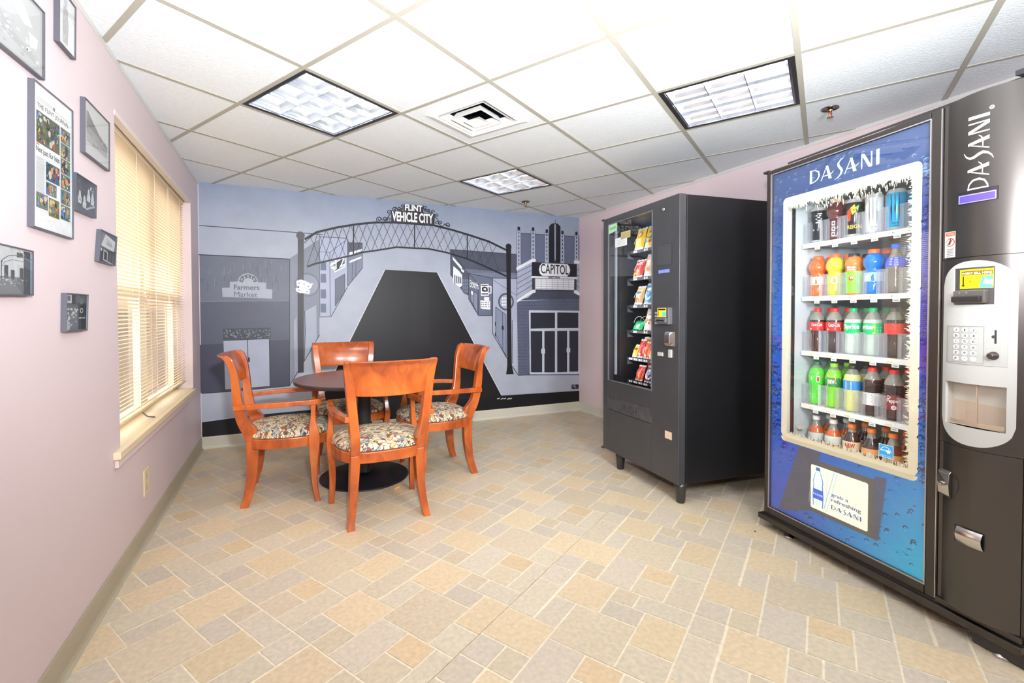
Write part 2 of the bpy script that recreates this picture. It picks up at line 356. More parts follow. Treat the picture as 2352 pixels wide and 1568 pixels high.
(6,(120,126,140),[(-0.13,0.959),(-0.125,0.962),(-0.122,0.953),(-0.132,0.953)]),
(6,(38,40,52),[(-0.226,0.986),(-0.22,0.99),(-0.217,0.98),(-0.227,0.98)]),
(6,(120,126,140),[(-0.179,1.02),(-0.172,1.023),(-0.169,1.011),(-0.181,1.011)]),
(6,(120,126,140),[(-0.479,0.975),(-0.473,0.978),(-0.47,0.968),(-0.481,0.968)]),
(6,(38,40,52),[(-0.333,0.986),(-0.327,0.989),(-0.325,0.98),(-0.334,0.98)]),
(6,(120,126,140),[(-0.208,1.024),(-0.203,1.028),(-0.2,1.018),(-0.21,1.018)]),
(6,(120,126,140),[(-0.175,0.963),(-0.17,0.967),(-0.168,0.959),(-0.176,0.959)]),
(6,(38,40,52),[(-0.404,0.971),(-0.399,0.974),(-0.396,0.965),(-0.405,0.965)]),
(6,(120,126,140),[(-0.474,0.986),(-0.469,0.989),(-0.466,0.98),(-0.475,0.98)]),
(6,(120,126,140),[(-0.226,0.998),(-0.22,1.001),(-0.217,0.991),(-0.227,0.992)]),
(6,(38,40,52),[(-0.343,1.014),(-0.335,1.017),(-0.332,1.005),(-0.344,1.005)]),
(6,(120,126,140),[(-0.251,0.976),(-0.243,0.979),(-0.24,0.966),(-0.252,0.967)]),
(6,(120,126,140),[(-0.404,0.97),(-0.397,0.973),(-0.394,0.961),(-0.406,0.961)]),
(6,(38,40,52),[(-0.311,0.993),(-0.307,0.996),(-0.304,0.989),(-0.312,0.989)]),
(6,(120,126,140),[(-0.215,1.02),(-0.209,1.023),(-0.206,1.013),(-0.217,1.014)]),
(6,(120,126,140),[(-0.448,1.032),(-0.442,1.035),(-0.439,1.025),(-0.45,1.025)]),
(6,(38,40,52),[(-0.316,0.985),(-0.309,0.988),(-0.306,0.977),(-0.318,0.977)]),
(6,(120,126,140),[(-0.132,1.025),(-0.125,1.028),(-0.122,1.018),(-0.133,1.018)]),
(6,(120,126,140),[(-0.285,0.986),(-0.279,0.989),(-0.276,0.98),(-0.286,0.98)]),
(6,(38,40,52),[(-0.292,0.971),(-0.287,0.974),(-0.284,0.964),(-0.294,0.965)]),
(6,(120,126,140),[(-0.3,0.984),(-0.297,0.987),(-0.294,0.98),(-0.302,0.98)]),
(6,(120,126,140),[(-0.338,1.028),(-0.334,1.031),(-0.331,1.023),(-0.339,1.024)]),
(6,(38,40,52),[(-0.493,1.023),(-0.489,1.026),(-0.486,1.018),(-0.494,1.018)]),
(6,(120,126,140),[(-0.307,0.993),(-0.299,0.996),(-0.297,0.984),(-0.309,0.984)]),
(6,(120,126,140),[(-0.318,0.97),(-0.313,0.973),(-0.31,0.964),(-0.32,0.964)]),
(6,(38,40,52),[(-0.222,0.992),(-0.216,0.995),(-0.213,0.985),(-0.224,0.985)]),
(6,(120,126,140),[(-0.397,0.968),(-0.39,0.971),(-0.387,0.96),(-0.399,0.96)]),
(6,(120,126,140),[(-0.442,0.998),(-0.433,1.001),(-0.431,0.988),(-0.443,0.989)]),
(6,(38,40,52),[(-0.476,1.016),(-0.469,1.019),(-0.467,1.008),(-0.478,1.008)]),
(6,(120,126,140),[(-0.48,0.984),(-0.474,0.987),(-0.471,0.977),(-0.481,0.977)]),
(6,(120,126,140),[(-0.227,0.993),(-0.219,0.996),(-0.216,0.983),(-0.228,0.983)]),
(6,(38,40,52),[(-0.369,0.994),(-0.366,0.997),(-0.363,0.99),(-0.371,0.99)]),
(6,(120,126,140),[(-0.293,1.004),(-0.285,1.007),(-0.282,0.994),(-0.295,0.994)]),
(6,(120,126,140),[(-0.146,1.021),(-0.143,1.025),(-0.14,1.018),(-0.147,1.018)]),
(6,(38,40,52),[(-0.45,1.023),(-0.444,1.026),(-0.441,1.015),(-0.452,1.015)]),
(6,(120,126,140),[(-0.297,0.995),(-0.291,0.998),(-0.288,0.989),(-0.298,0.989)]),
(6,(120,126,140),[(-0.491,1.01),(-0.483,1.013),(-0.48,1.0),(-0.493,1.0)]),
(6,(38,40,52),[(-0.194,0.99),(-0.19,0.993),(-0.187,0.986),(-0.195,0.986)]),
(6,(120,126,140),[(-0.156,1.0),(-0.149,1.004),(-0.146,0.993),(-0.157,0.993)]),
(6,(120,126,140),[(-0.421,1.013),(-0.416,1.016),(-0.414,1.007),(-0.422,1.008)]),
(6,(38,40,52),[(-0.351,1.034),(-0.345,1.037),(-0.342,1.026),(-0.353,1.026)]),
(6,(120,126,140),[(-0.433,0.993),(-0.427,0.996),(-0.424,0.986),(-0.435,0.986)]),
(6,(120,126,140),[(-0.239,1.012),(-0.235,1.015),(-0.232,1.007),(-0.241,1.007)]),
(6,(38,40,52),[(-0.218,1.004),(-0.214,1.007),(-0.211,1.0),(-0.219,1.0)]),
(6,(120,126,140),[(-0.161,1.031),(-0.153,1.034),(-0.15,1.022),(-0.163,1.022)]),
(6,(120,126,140),[(-0.389,1.008),(-0.38,1.011),(-0.378,0.999),(-0.39,0.999)]),
(6,(38,40,52),[(-0.336,0.983),(-0.331,0.986),(-0.328,0.977),(-0.338,0.977)]),
(6,(120,126,140),[(-0.159,0.979),(-0.153,0.982),(-0.15,0.972),(-0.16,0.972)]),
(6,(120,126,140),[(-0.464,1.011),(-0.458,1.014),(-0.455,1.005),(-0.465,1.005)]),
(6,(38,40,52),[(-0.392,0.997),(-0.388,1.0),(-0.385,0.993),(-0.393,0.993)]),
(6,(120,126,140),[(-0.315,0.996),(-0.308,0.999),(-0.306,0.988),(-0.317,0.989)]),
(6,(120,126,140),[(-0.222,0.979),(-0.217,0.982),(-0.214,0.973),(-0.223,0.973)]),
(6,(38,40,52),[(-0.329,0.971),(-0.325,0.974),(-0.322,0.965),(-0.331,0.966)]),
(6,(120,126,140),[(-0.225,0.96),(-0.217,0.963),(-0.214,0.95),(-0.226,0.951)]),
(6,(120,126,140),[(-0.295,1.012),(-0.288,1.015),(-0.285,1.005),(-0.296,1.005)]),
(6,(38,40,52),[(-0.245,0.995),(-0.24,0.998),(-0.237,0.989),(-0.246,0.989)]),
(6,(120,126,140),[(-0.329,1.029),(-0.324,1.032),(-0.322,1.024),(-0.33,1.024)]),
(6,(120,126,140),[(-0.442,0.989),(-0.434,0.992),(-0.431,0.979),(-0.444,0.98)]),
(6,(38,40,52),[(-0.437,1.035),(-0.43,1.038),(-0.428,1.027),(-0.439,1.027)]),
(6,(120,126,140),[(-0.366,0.999),(-0.363,1.002),(-0.36,0.995),(-0.368,0.995)]),
(6,(120,126,140),[(-0.43,0.986),(-0.424,0.989),(-0.422,0.979),(-0.432,0.979)]),
(6,(38,40,52),[(-0.182,0.961),(-0.177,0.964),(-0.174,0.955),(-0.183,0.956)]),
(6,(120,126,140),[(-0.268,1.001),(-0.263,1.004),(-0.26,0.994),(-0.27,0.995)]),
(6,(120,126,140),[(-0.353,0.964),(-0.347,0.967),(-0.344,0.957),(-0.355,0.957)]),
(6,(38,40,52),[(-0.443,0.987),(-0.435,0.989),(-0.433,0.977),(-0.445,0.977)]),
(6,(120,126,140),[(-0.166,0.991),(-0.162,0.994),(-0.16,0.987),(-0.167,0.987)]),
(6,(120,126,140),[(-0.2,0.964),(-0.192,0.967),(-0.19,0.956),(-0.201,0.956)]),
(3,(116,122,137),[(-0.376,1.558),(-0.368,1.558),(-0.369,1.527),(-0.377,1.526)]),
(3,(92,97,112),[(-0.127,1.536),(-0.124,1.536),(-0.125,1.452),(-0.128,1.452)]),
(3,(116,122,137),[(-0.401,1.626),(-0.397,1.626),(-0.398,1.542),(-0.402,1.541)]),
(3,(92,97,112),[(-0.55,1.452),(-0.542,1.452),(-0.542,1.423),(-0.55,1.423)]),
(3,(116,122,137),[(-0.373,1.455),(-0.367,1.456),(-0.368,1.371),(-0.374,1.37)]),
(3,(92,97,112),[(-0.41,1.494),(-0.406,1.495),(-0.407,1.412),(-0.411,1.411)]),
(3,(116,122,137),[(-0.088,1.519),(-0.083,1.52),(-0.084,1.47),(-0.089,1.47)]),
(3,(92,97,112),[(-0.261,1.626),(-0.254,1.626),(-0.255,1.581),(-0.261,1.581)]),
(3,(116,122,137),[(-0.435,1.57),(-0.427,1.571),(-0.427,1.535),(-0.436,1.535)]),
(3,(92,97,112),[(-0.505,1.607),(-0.503,1.607),(-0.503,1.554),(-0.506,1.554)]),
(3,(116,122,137),[(-0.086,1.432),(-0.079,1.432),(-0.08,1.377),(-0.087,1.377)]),
(3,(92,97,112),[(-0.067,1.53),(-0.06,1.53),(-0.061,1.458),(-0.068,1.458)]),
(3,(116,122,137),[(-0.611,1.437),(-0.608,1.437),(-0.608,1.377),(-0.612,1.377)]),
(3,(92,97,112),[(-0.025,1.526),(-0.02,1.526),(-0.021,1.448),(-0.026,1.448)]),
(3,(116,122,137),[(-0.044,1.508),(-0.04,1.508),(-0.041,1.419),(-0.045,1.419)]),
(3,(92,97,112),[(-0.651,1.476),(-0.642,1.476),(-0.642,1.442),(-0.651,1.442)]),
(3,(116,122,137),[(-0.309,1.478),(-0.305,1.478),(-0.305,1.437),(-0.309,1.437)]),
(3,(92,97,112),[(-0.617,1.604),(-0.614,1.604),(-0.614,1.561),(-0.618,1.561)]),
(3,(116,122,137),[(-0.152,1.485),(-0.144,1.485),(-0.145,1.413),(-0.153,1.413)]),
(3,(92,97,112),[(-0.12,1.626),(-0.113,1.626),(-0.113,1.601),(-0.12,1.6)]),
(3,(116,122,137),[(-0.335,1.442),(-0.328,1.442),(-0.329,1.397),(-0.335,1.397)]),
(3,(92,97,112),[(-0.481,1.551),(-0.472,1.551),(-0.473,1.46),(-0.482,1.459)]),
(3,(116,122,137),[(-0.155,1.409),(-0.146,1.409),(-0.147,1.364),(-0.155,1.364)]),
(3,(92,97,112),[(-0.373,1.472),(-0.365,1.472),(-0.366,1.4),(-0.374,1.4)]),
(3,(116,122,137),[(-0.335,1.619),(-0.325,1.619),(-0.326,1.58),(-0.335,1.58)]),
(3,(92,97,112),[(0.015,1.637),(0.025,1.637),(0.025,1.585),(0.014,1.585)]),
(3,(116,122,137),[(-0.107,1.663),(-0.101,1.663),(-0.101,1.621),(-0.108,1.621)]),
(3,(92,97,112),[(-0.192,1.491),(-0.186,1.492),(-0.187,1.417),(-0.193,1.416)]),
(3,(116,122,137),[(0.014,1.646),(0.022,1.646),(0.021,1.572),(0.014,1.572)]),
(3,(92,97,112),[(-0.234,1.593),(-0.225,1.593),(-0.226,1.551),(-0.235,1.551)]),
(3,(116,122,137),[(-0.084,1.544),(-0.08,1.544),(-0.081,1.46),(-0.085,1.46)]),
(3,(92,97,112),[(-0.612,1.448),(-0.605,1.448),(-0.606,1.364),(-0.613,1.364)]),
(3,(116,122,137),[(-0.114,1.561),(-0.11,1.561),(-0.11,1.518),(-0.114,1.517)]),
(3,(92,97,112),[(-0.661,1.481),(-0.658,1.482),(-0.659,1.446),(-0.662,1.446)]),
(3,(116,122,137),[(-0.5,1.547),(-0.493,1.547),(-0.494,1.493),(-0.501,1.493)]),
(3,(92,97,112),[(-0.324,1.632),(-0.319,1.632),(-0.319,1.594),(-0.324,1.594)]),
(3,(116,122,137),[(-0.159,1.658),(-0.151,1.658),(-0.152,1.584),(-0.159,1.584)]),
(3,(92,97,112),[(-0.323,1.644),(-0.319,1.645),(-0.319,1.604),(-0.324,1.604)]),
(3,(116,122,137),[(-0.485,1.583),(-0.475,1.584),(-0.476,1.505),(-0.486,1.505)]),
(3,(92,97,112),[(-0.051,1.482),(-0.046,1.482),(-0.047,1.389),(-0.052,1.389)]),
(3,(116,122,137),[(-0.337,1.608),(-0.33,1.609),(-0.33,1.566),(-0.338,1.566)]),
(3,(92,97,112),[(-0.101,1.474),(-0.096,1.474),(-0.096,1.416),(-0.101,1.416)]),
(3,(116,122,137),[(-0.178,1.491),(-0.171,1.491),(-0.171,1.451),(-0.178,1.451)]),
(3,(92,97,112),[(-0.448,1.477),(-0.442,1.477),(-0.443,1.403),(-0.449,1.403)]),
(3,(116,122,137),[(-0.199,1.57),(-0.195,1.57),(-0.196,1.497),(-0.2,1.497)]),
(3,(92,97,112),[(-0.427,1.51),(-0.423,1.51),(-0.423,1.476),(-0.427,1.476)]),
(3,(116,122,137),[(-0.381,1.485),(-0.377,1.485),(-0.378,1.407),(-0.381,1.406)]),
(3,(92,97,112),[(-0.08,1.492),(-0.071,1.492),(-0.072,1.45),(-0.08,1.45)]),
(3,(116,122,137),[(-0.596,1.563),(-0.592,1.563),(-0.593,1.511),(-0.597,1.511)]),
(3,(92,97,112),[(-0.144,1.591),(-0.135,1.591),(-0.135,1.534),(-0.144,1.534)]),
(3,(116,122,137),[(-0.556,1.487),(-0.551,1.487),(-0.551,1.441),(-0.557,1.441)]),
(3,(92,97,112),[(-0.318,1.405),(-0.31,1.405),(-0.31,1.361),(-0.318,1.36)]),
(3,(116,122,137),[(-0.023,1.621),(-0.017,1.621),(-0.018,1.569),(-0.024,1.569)]),
(3,(92,97,112),[(0.02,1.669),(0.028,1.669),(0.027,1.608),(0.019,1.607)]),
(3,(116,122,137),[(-0.56,1.487),(-0.552,1.487),(-0.553,1.411),(-0.561,1.411)]),
(3,(92,97,112),[(-0.612,1.448),(-0.607,1.448),(-0.608,1.366),(-0.613,1.366)]),
(3,(116,122,137),[(-0.283,1.637),(-0.275,1.637),(-0.276,1.573),(-0.284,1.573)]),
(3,(92,97,112),[(-0.362,1.493),(-0.356,1.493),(-0.356,1.467),(-0.362,1.467)]),
(3,(116,122,137),[(-0.034,1.593),(-0.029,1.593),(-0.03,1.565),(-0.035,1.565)]),
(3,(92,97,112),[(-0.177,1.429),(-0.17,1.429),(-0.171,1.346),(-0.178,1.346)]),
(3,(116,122,137),[(-0.444,1.554),(-0.439,1.555),(-0.44,1.51),(-0.445,1.51)]),
(3,(92,97,112),[(-0.285,1.575),(-0.281,1.575),(-0.282,1.502),(-0.286,1.502)]),
(3,(116,122,137),[(-0.458,1.552),(-0.454,1.552),(-0.454,1.525),(-0.458,1.525)]),
(3,(92,97,112),[(-0.22,1.552),(-0.21,1.552),(-0.211,1.527),(-0.22,1.527)]),
(3,(116,122,137),[(-0.097,1.661),(-0.093,1.661),(-0.093,1.635),(-0.097,1.635)]),
(3,(92,97,112),[(-0.321,1.566),(-0.316,1.567),(-0.317,1.473),(-0.322,1.473)]),
(3,(116,122,137),[(-0.275,1.422),(-0.266,1.423),(-0.266,1.374),(-0.275,1.374)]),
(3,(92,97,112),[(-0.22,1.61),(-0.214,1.611),(-0.215,1.537),(-0.221,1.537)]),
(3,(116,122,137),[(-0.279,1.636),(-0.275,1.636),(-0.276,1.557),(-0.28,1.557)]),
(3,(92,97,112),[(-0.188,1.495),(-0.183,1.495),(-0.184,1.415),(-0.188,1.415)]),
(5,(162,168,184),[(-0.5,1.4),(-0.441,1.404),(-0.44,1.455),(-0.375,1.46),(-0.366,1.496),(-0.335,1.526),(-0.295,1.536),(-0.253,1.522),(-0.224,1.492),(-0.216,1.456),(-0.152,1.454),(-0.153,1.398),(-0.099,1.394),(-0.104,1.31),(-0.497,1.322)]),
(6,(90,95,108),('s',0.03,[(-0.35,1.465),(-0.338,1.493),(-0.295,1.511),(-0.253,1.495),(-0.239,1.468)])),
(7,(160,166,182),[(-0.351,1.489),(-0.339,1.489),(-0.34,1.467),(-0.351,1.467)]),
(7,(160,166,182),[(-0.329,1.509),(-0.318,1.509),(-0.318,1.487),(-0.33,1.486)]),
(7,(160,166,182),[(-0.301,1.519),(-0.29,1.519),(-0.29,1.497),(-0.301,1.497)]),
(7,(160,166,182),[(-0.274,1.51),(-0.263,1.51),(-0.263,1.488),(-0.274,1.488)]),
(7,(160,166,182),[(-0.253,1.492),(-0.242,1.492),(-0.242,1.47),(-0.253,1.469)]),
(6,(86,90,102),('t','Farmers',(-0.409,1.385),(-0.205,1.386),0.046)),
(6,(86,90,102),('t','Market',(-0.407,1.326),(-0.223,1.321),0.044)),
(5,(110,116,132),('c',(0.197,1.442),0.112)),
(6,(140,147,165),('c',(0.197,1.442),0.096)),
(4,(166,175,198),[(0.308,1.897),(0.554,1.898),(0.573,1.852),(0.56,1.426),(0.408,1.143),(0.307,1.14)]),
(5,(50,50,60),('s',0.005,[(0.308,1.897),(0.554,1.898),(0.573,1.852)])),
(5,(50,50,60),('s',0.004,[(0.306,1.756),(0.402,1.754),(0.55,1.878)])),
(5,(50,50,60),('s',0.005,[(0.402,1.754),(0.4,1.143),(0.307,1.14)])),
(5,(50,50,60),('s',0.006,[(0.56,1.426),(0.408,1.143)])),
(5,(50,50,60),('s',0.004,[(0.311,1.9),(0.307,1.14)])),
(6,(98,108,132),[(0.318,1.666),(0.366,1.668),(0.367,1.584),(0.317,1.582)]),
(6,(98,108,132),[(0.317,1.549),(0.365,1.55),(0.366,1.466),(0.316,1.465)]),
(6,(98,108,132),[(0.316,1.401),(0.364,1.402),(0.364,1.317),(0.315,1.317)]),
(6,(98,108,132),[(0.314,1.266),(0.362,1.267),(0.363,1.182),(0.314,1.182)]),
(6,(98,104,122),[(0.448,1.498),(0.538,1.555),(0.536,1.381),(0.446,1.243)]),
(7,(50,50,60),('s',0.004,[(0.448,1.498),(0.538,1.555),(0.536,1.381),(0.446,1.243),(0.448,1.498)])),
(6,(236,238,242),[(0.437,1.654),(0.542,1.73),(0.546,1.624),(0.444,1.563)]),
(7,(45,46,56),[(0.443,1.646),(0.536,1.716),(0.538,1.634),(0.449,1.58)]),
(8,(240,242,245),('t','12',(0.449,1.59),(0.538,1.638),0.095)),
(7,(236,238,242),('c',(0.437,1.627),0.034)),
(8,(38,38,46),('t','abc',(0.414,1.613),(0.463,1.635),0.022)),
(4,(118,126,148),[(0.567,1.856),(0.704,1.859),(0.702,1.613),(0.563,1.436)]),
(5,(78,84,100),[(0.567,1.856),(0.704,1.859),(0.701,1.795),(0.569,1.762)]),
(5,(50,50,60),('s',0.006,[(0.567,1.856),(0.704,1.859),(0.702,1.613),(0.563,1.436),(0.567,1.856)])),
(6,(226,230,238),[(0.583,1.763),(0.701,1.803),(0.7,1.783),(0.582,1.735)]),
(6,(226,230,238),[(0.582,1.68),(0.697,1.73),(0.696,1.713),(0.582,1.66)]),
(6,(50,50,60),('s',0.004,[(0.61,1.661),(0.605,1.489)])),
(6,(50,50,60),('s',0.004,[(0.644,1.688),(0.639,1.533)])),
(3,(30,29,33),[(0.921,1.608),(1.47,1.597),(2.211,0.25),(2.211,0.108),(0.253,0.245)]),
(3,(24,24,29),[(-0.682,0.237),(-0.337,0.258),(0.241,0.267),(2.211,0.252),(3.252,0.237),(3.255,0.103),(-0.681,0.095)]),
(4,(34,33,38),[(1.185,1.529),(1.384,1.549),(1.383,0.844),(1.196,0.849)]),
(4,(205,212,226),('s',0.008,[(1.47,1.597),(1.883,0.844),(2.211,0.254)])),
(4,(205,212,226),('s',0.008,[(0.921,1.605),(0.583,0.917),(0.296,0.328)])),
(4,(150,158,175),('s',0.007,[(2.211,0.254),(3.247,0.236)])),
(4,(190,196,208),('s',0.006,[(-0.68,0.237),(-0.337,0.258)])),
(4,(200,200,205),('s',0.01,[(2.158,0.219),(2.183,0.224)])),
(4,(200,200,205),('s',0.01,[(2.202,0.211),(2.227,0.22)])),
(4,(200,200,205),('s',0.01,[(2.238,0.213),(2.263,0.217)])),
(4,(200,200,205),('s',0.01,[(2.283,0.204),(2.308,0.214)])),
(4,(200,200,205),('s',0.01,[(2.31,0.207),(2.336,0.212)])),
(2,(80,84,100),[(1.617,1.845),(2.405,1.83),(2.404,1.366),(1.818,1.367),(1.777,1.382),(1.619,1.578)]),
(3,(104,110,130),[(1.77,1.652),(2.404,1.626),(2.404,1.561),(2.109,1.553),(1.823,1.6)]),
(3,(90,96,116),[(1.749,1.547),(1.822,1.53),(1.822,1.367),(1.749,1.42)]),
(4,(112,119,140),[(1.753,1.535),(1.769,1.532),(1.769,1.504),(1.752,1.507)]),
(4,(112,119,140),[(1.752,1.496),(1.769,1.493),(1.769,1.465),(1.752,1.468)]),
(4,(112,119,140),[(1.752,1.457),(1.769,1.455),(1.769,1.427),(1.752,1.43)]),
(4,(112,119,140),[(1.752,1.419),(1.769,1.416),(1.768,1.388),(1.752,1.391)]),
(4,(112,119,140),[(1.776,1.535),(1.792,1.533),(1.792,1.505),(1.776,1.507)]),
(4,(112,119,140),[(1.776,1.497),(1.792,1.494),(1.792,1.466),(1.775,1.469)]),
(4,(112,119,140),[(1.775,1.458),(1.792,1.455),(1.792,1.427),(1.775,1.43)]),
(4,(112,119,140),[(1.775,1.419),(1.792,1.416),(1.792,1.388),(1.775,1.391)]),
(4,(112,119,140),[(1.799,1.536),(1.816,1.533),(1.815,1.505),(1.799,1.508)]),
(4,(112,119,140),[(1.799,1.497),(1.815,1.494),(1.815,1.466),(1.799,1.469)]),
(4,(112,119,140),[(1.799,1.458),(1.815,1.456),(1.815,1.428),(1.798,1.43)]),
(4,(112,119,140),[(1.798,1.42),(1.815,1.417),(1.815,1.389),(1.798,1.392)]),
(4,(38,38,46),('s',0.006,[(1.617,1.845),(1.616,1.578),(1.777,1.382),(1.822,1.367)])),
(4,(38,38,46),('s',0.005,[(1.617,1.845),(1.77,1.652)])),
(4,(50,50,60),('s',0.006,[(1.617,1.845),(2.405,1.83)])),
(4,(50,50,60),('s',0.004,[(1.77,1.652),(2.404,1.626)])),
(5,(226,230,238),[(1.639,1.773),(1.742,1.667),(1.745,1.628),(1.642,1.737)]),
(5,(226,230,238),[(1.737,1.644),(1.769,1.629),(1.766,1.603),(1.736,1.62)]),
(5,(226,230,238),[(1.647,1.671),(1.704,1.627),(1.746,1.582),(1.746,1.463),(1.719,1.448),(1.643,1.498)]),
(6,(60,63,76),[(1.658,1.58),(1.669,1.575),(1.669,1.48),(1.657,1.492)]),
(6,(60,63,76),[(1.68,1.572),(1.692,1.567),(1.691,1.481),(1.68,1.493)]),
(6,(60,63,76),[(1.703,1.564),(1.715,1.559),(1.714,1.481),(1.703,1.493)]),
(6,(60,63,76),[(1.725,1.556),(1.736,1.552),(1.736,1.482),(1.724,1.494)]),
(4,(102,109,130),[(1.823,1.598),(2.104,1.553),(2.094,1.143),(1.935,1.144),(1.821,1.321)]),
(5,(116,123,145),[(1.823,1.598),(2.109,1.566),(2.404,1.561),(2.404,1.602),(2.04,1.615)]),
(6,(38,38,46),('s',0.006,[(1.823,1.598),(1.821,1.321),(1.935,1.144),(2.094,1.143),(2.104,1.556)])),
(6,(50,50,60),('s',0.005,[(1.823,1.598),(1.932,1.486),(1.93,1.149)])),
(6,(50,50,60),('s',0.005,[(1.823,1.598),(2.104,1.553)])),
(7,(240,242,246),('t',"Donna's",(1.835,1.49),(1.928,1.462),0.04)),
(7,(240,242,246),('t','DONUTS',(1.835,1.453),(1.936,1.427),0.046)),
(6,(132,140,162),[(1.84,1.422),(1.926,1.379),(1.925,1.157),(1.84,1.325)]),
(7,(38,38,46),('s',0.004,[(1.84,1.422),(1.926,1.379),(1.925,1.157),(1.84,1.325),(1.84,1.422)])),
(7,(38,38,46),('s',0.004,[(1.882,1.399),(1.881,1.238)])),
(7,(226,230,236),[(1.849,1.416),(1.869,1.407),(1.869,1.368),(1.848,1.378)]),
(6,(232,234,240),[(1.961,1.483),(2.053,1.489),(2.056,1.362),(1.963,1.358)]),
(6,(232,234,240),('s',0.012,[(2.057,1.465),(2.085,1.458),(2.084,1.394),(2.057,1.384)])),
(7,(38,38,46),[(1.974,1.449),(2.005,1.462),(2.043,1.45),(2.046,1.409),(2.005,1.402),(1.977,1.412)]),
(8,(210,214,222),[(1.996,1.443),(2.026,1.441),(2.026,1.419),(1.996,1.421)]),
(7,(38,38,46),('s',0.01,[(1.971,1.471),(2.043,1.473)])),
(7,(38,38,46),('s',0.012,[(1.974,1.38),(2.046,1.381)])),
(6,(232,234,240),[(2.001,1.349),(2.062,1.346),(2.061,1.305),(2.001,1.311)]),
(6,(232,234,240),[(1.956,1.311),(2.074,1.302),(2.073,1.21),(1.96,1.216)]),
(7,(38,38,46),[(1.967,1.291),(1.977,1.294),(1.979,1.283),(1.969,1.282)]),
(7,(38,38,46),[(1.985,1.288),(1.995,1.291),(1.997,1.28),(1.987,1.279)]),
(7,(38,38,46),[(2.011,1.288),(2.021,1.292),(2.023,1.281),(2.013,1.279)]),
(7,(38,38,46),[(2.027,1.288),(2.037,1.291),(2.039,1.28),(2.029,1.278)]),
(7,(38,38,46),[(2.047,1.288),(2.058,1.292),(2.059,1.28),(2.049,1.279)]),
(7,(38,38,46),[(1.966,1.27),(1.976,1.273),(1.978,1.262),(1.968,1.26)]),
(7,(38,38,46),[(1.987,1.267),(1.998,1.27),(1.999,1.259),(1.989,1.257)]),
(7,(38,38,46),[(2.011,1.266),(2.021,1.269),(2.023,1.258),(2.012,1.256)]),
(7,(38,38,46),[(2.027,1.266),(2.037,1.269),(2.039,1.258),(2.029,1.257)]),
(7,(38,38,46),[(2.047,1.266),(2.058,1.269),(2.06,1.258),(2.049,1.257)]),
(7,(38,38,46),[(1.967,1.244),(1.977,1.247),(1.979,1.236),(1.969,1.235)]),
(7,(38,38,46),[(1.985,1.243),(1.995,1.247),(1.997,1.236),(1.986,1.234)]),
(7,(38,38,46),[(2.008,1.243),(2.018,1.246),(2.02,1.235),(2.01,1.234)]),
(7,(38,38,46),[(2.025,1.243),(2.036,1.247),(2.037,1.235),(2.027,1.234)]),
(7,(38,38,46),[(2.052,1.244),(2.063,1.248),(2.064,1.236),(2.054,1.235)]),
(7,(38,38,46),[(1.964,1.22),(1.974,1.223),(1.976,1.212),(1.966,1.211)]),
(3,(166,174,196),[(2.104,1.556),(2.404,1.556),(2.402,0.469),(2.284,0.654),(2.102,0.949)]),
(4,(38,38,46),('s',0.007,[(2.104,1.556),(2.102,0.949),(2.284,0.654),(2.42,0.468)])),
(4,(50,50,60),('s',0.006,[(2.104,1.556),(2.404,1.556)])),
(4,(50,50,60),('s',0.004,[(2.109,1.537),(2.404,1.366)])),
(5,(134,142,166),[(2.14,1.239),(2.267,1.152),(2.27,0.684),(2.139,0.929)]),
(6,(38,38,46),('s',0.005,[(2.14,1.239),(2.267,1.152),(2.27,0.684),(2.139,0.929),(2.14,1.239)])),
(6,(38,38,46),('s',0.005,[(2.225,1.178),(2.227,0.777)])),
(7,(38,38,46),[(2.214,1.033),(2.224,1.033),(2.224,0.988),(2.213,0.988)]),
(7,(38,38,46),[(2.233,1.025),(2.244,1.025),(2.244,0.98),(2.233,0.98)]),
(7,(38,38,46),[(2.131,1.074),(2.141,1.074),(2.141,1.03),(2.13,1.03)]),
(7,(38,38,46),[(2.13,0.958),(2.141,0.958),(2.141,0.913),(2.13,0.913)]),
(5,(176,183,203),[(2.336,1.09),(2.398,1.065),(2.397,0.518),(2.335,0.603)]),
(6,(38,38,46),('s',0.006,[(2.343,1.09),(2.346,0.602)])),
(6,(82,88,106),('c',(2.268,1.297),0.098)),
(7,(166,174,196),('c',(2.268,1.297),0.078)),
(8,(236,238,244),[(2.218,1.345),(2.23,1.343),(2.229,1.322),(2.216,1.324)]),
(8,(236,238,244),[(2.238,1.345),(2.25,1.343),(2.248,1.323),(2.236,1.324)]),
(8,(236,238,244),[(2.257,1.345),(2.27,1.344),(2.268,1.323),(2.255,1.324)]),
(8,(236,238,244),[(2.277,1.345),(2.29,1.344),(2.288,1.323),(2.275,1.324)]),
(8,(236,238,244),[(2.297,1.346),(2.309,1.344),(2.307,1.323),(2.295,1.325)]),
(8,(236,238,244),[(2.218,1.309),(2.23,1.308),(2.229,1.287),(2.216,1.289)]),
(8,(236,238,244),[(2.237,1.31),(2.25,1.308),(2.248,1.287),(2.236,1.289)]),
(8,(236,238,244),[(2.257,1.31),(2.27,1.308),(2.268,1.287),(2.255,1.289)]),
(8,(236,238,244),[(2.277,1.31),(2.289,1.308),(2.288,1.287),(2.275,1.289)]),
(8,(236,238,244),[(2.297,1.31),(2.309,1.309),(2.307,1.287),(2.295,1.289)]),
(8,(236,238,244),[(2.218,1.274),(2.23,1.273),(2.228,1.252),(2.216,1.253)]),
(8,(236,238,244),[(2.237,1.274),(2.25,1.273),(2.248,1.252),(2.236,1.253)]),
(8,(236,238,244),[(2.257,1.274),(2.27,1.273),(2.268,1.252),(2.255,1.253)]),
(8,(236,238,244),[(2.277,1.274),(2.289,1.273),(2.288,1.252),(2.275,1.253)]),
(8,(236,238,244),[(2.297,1.275),(2.309,1.273),(2.307,1.252),(2.295,1.254)]),
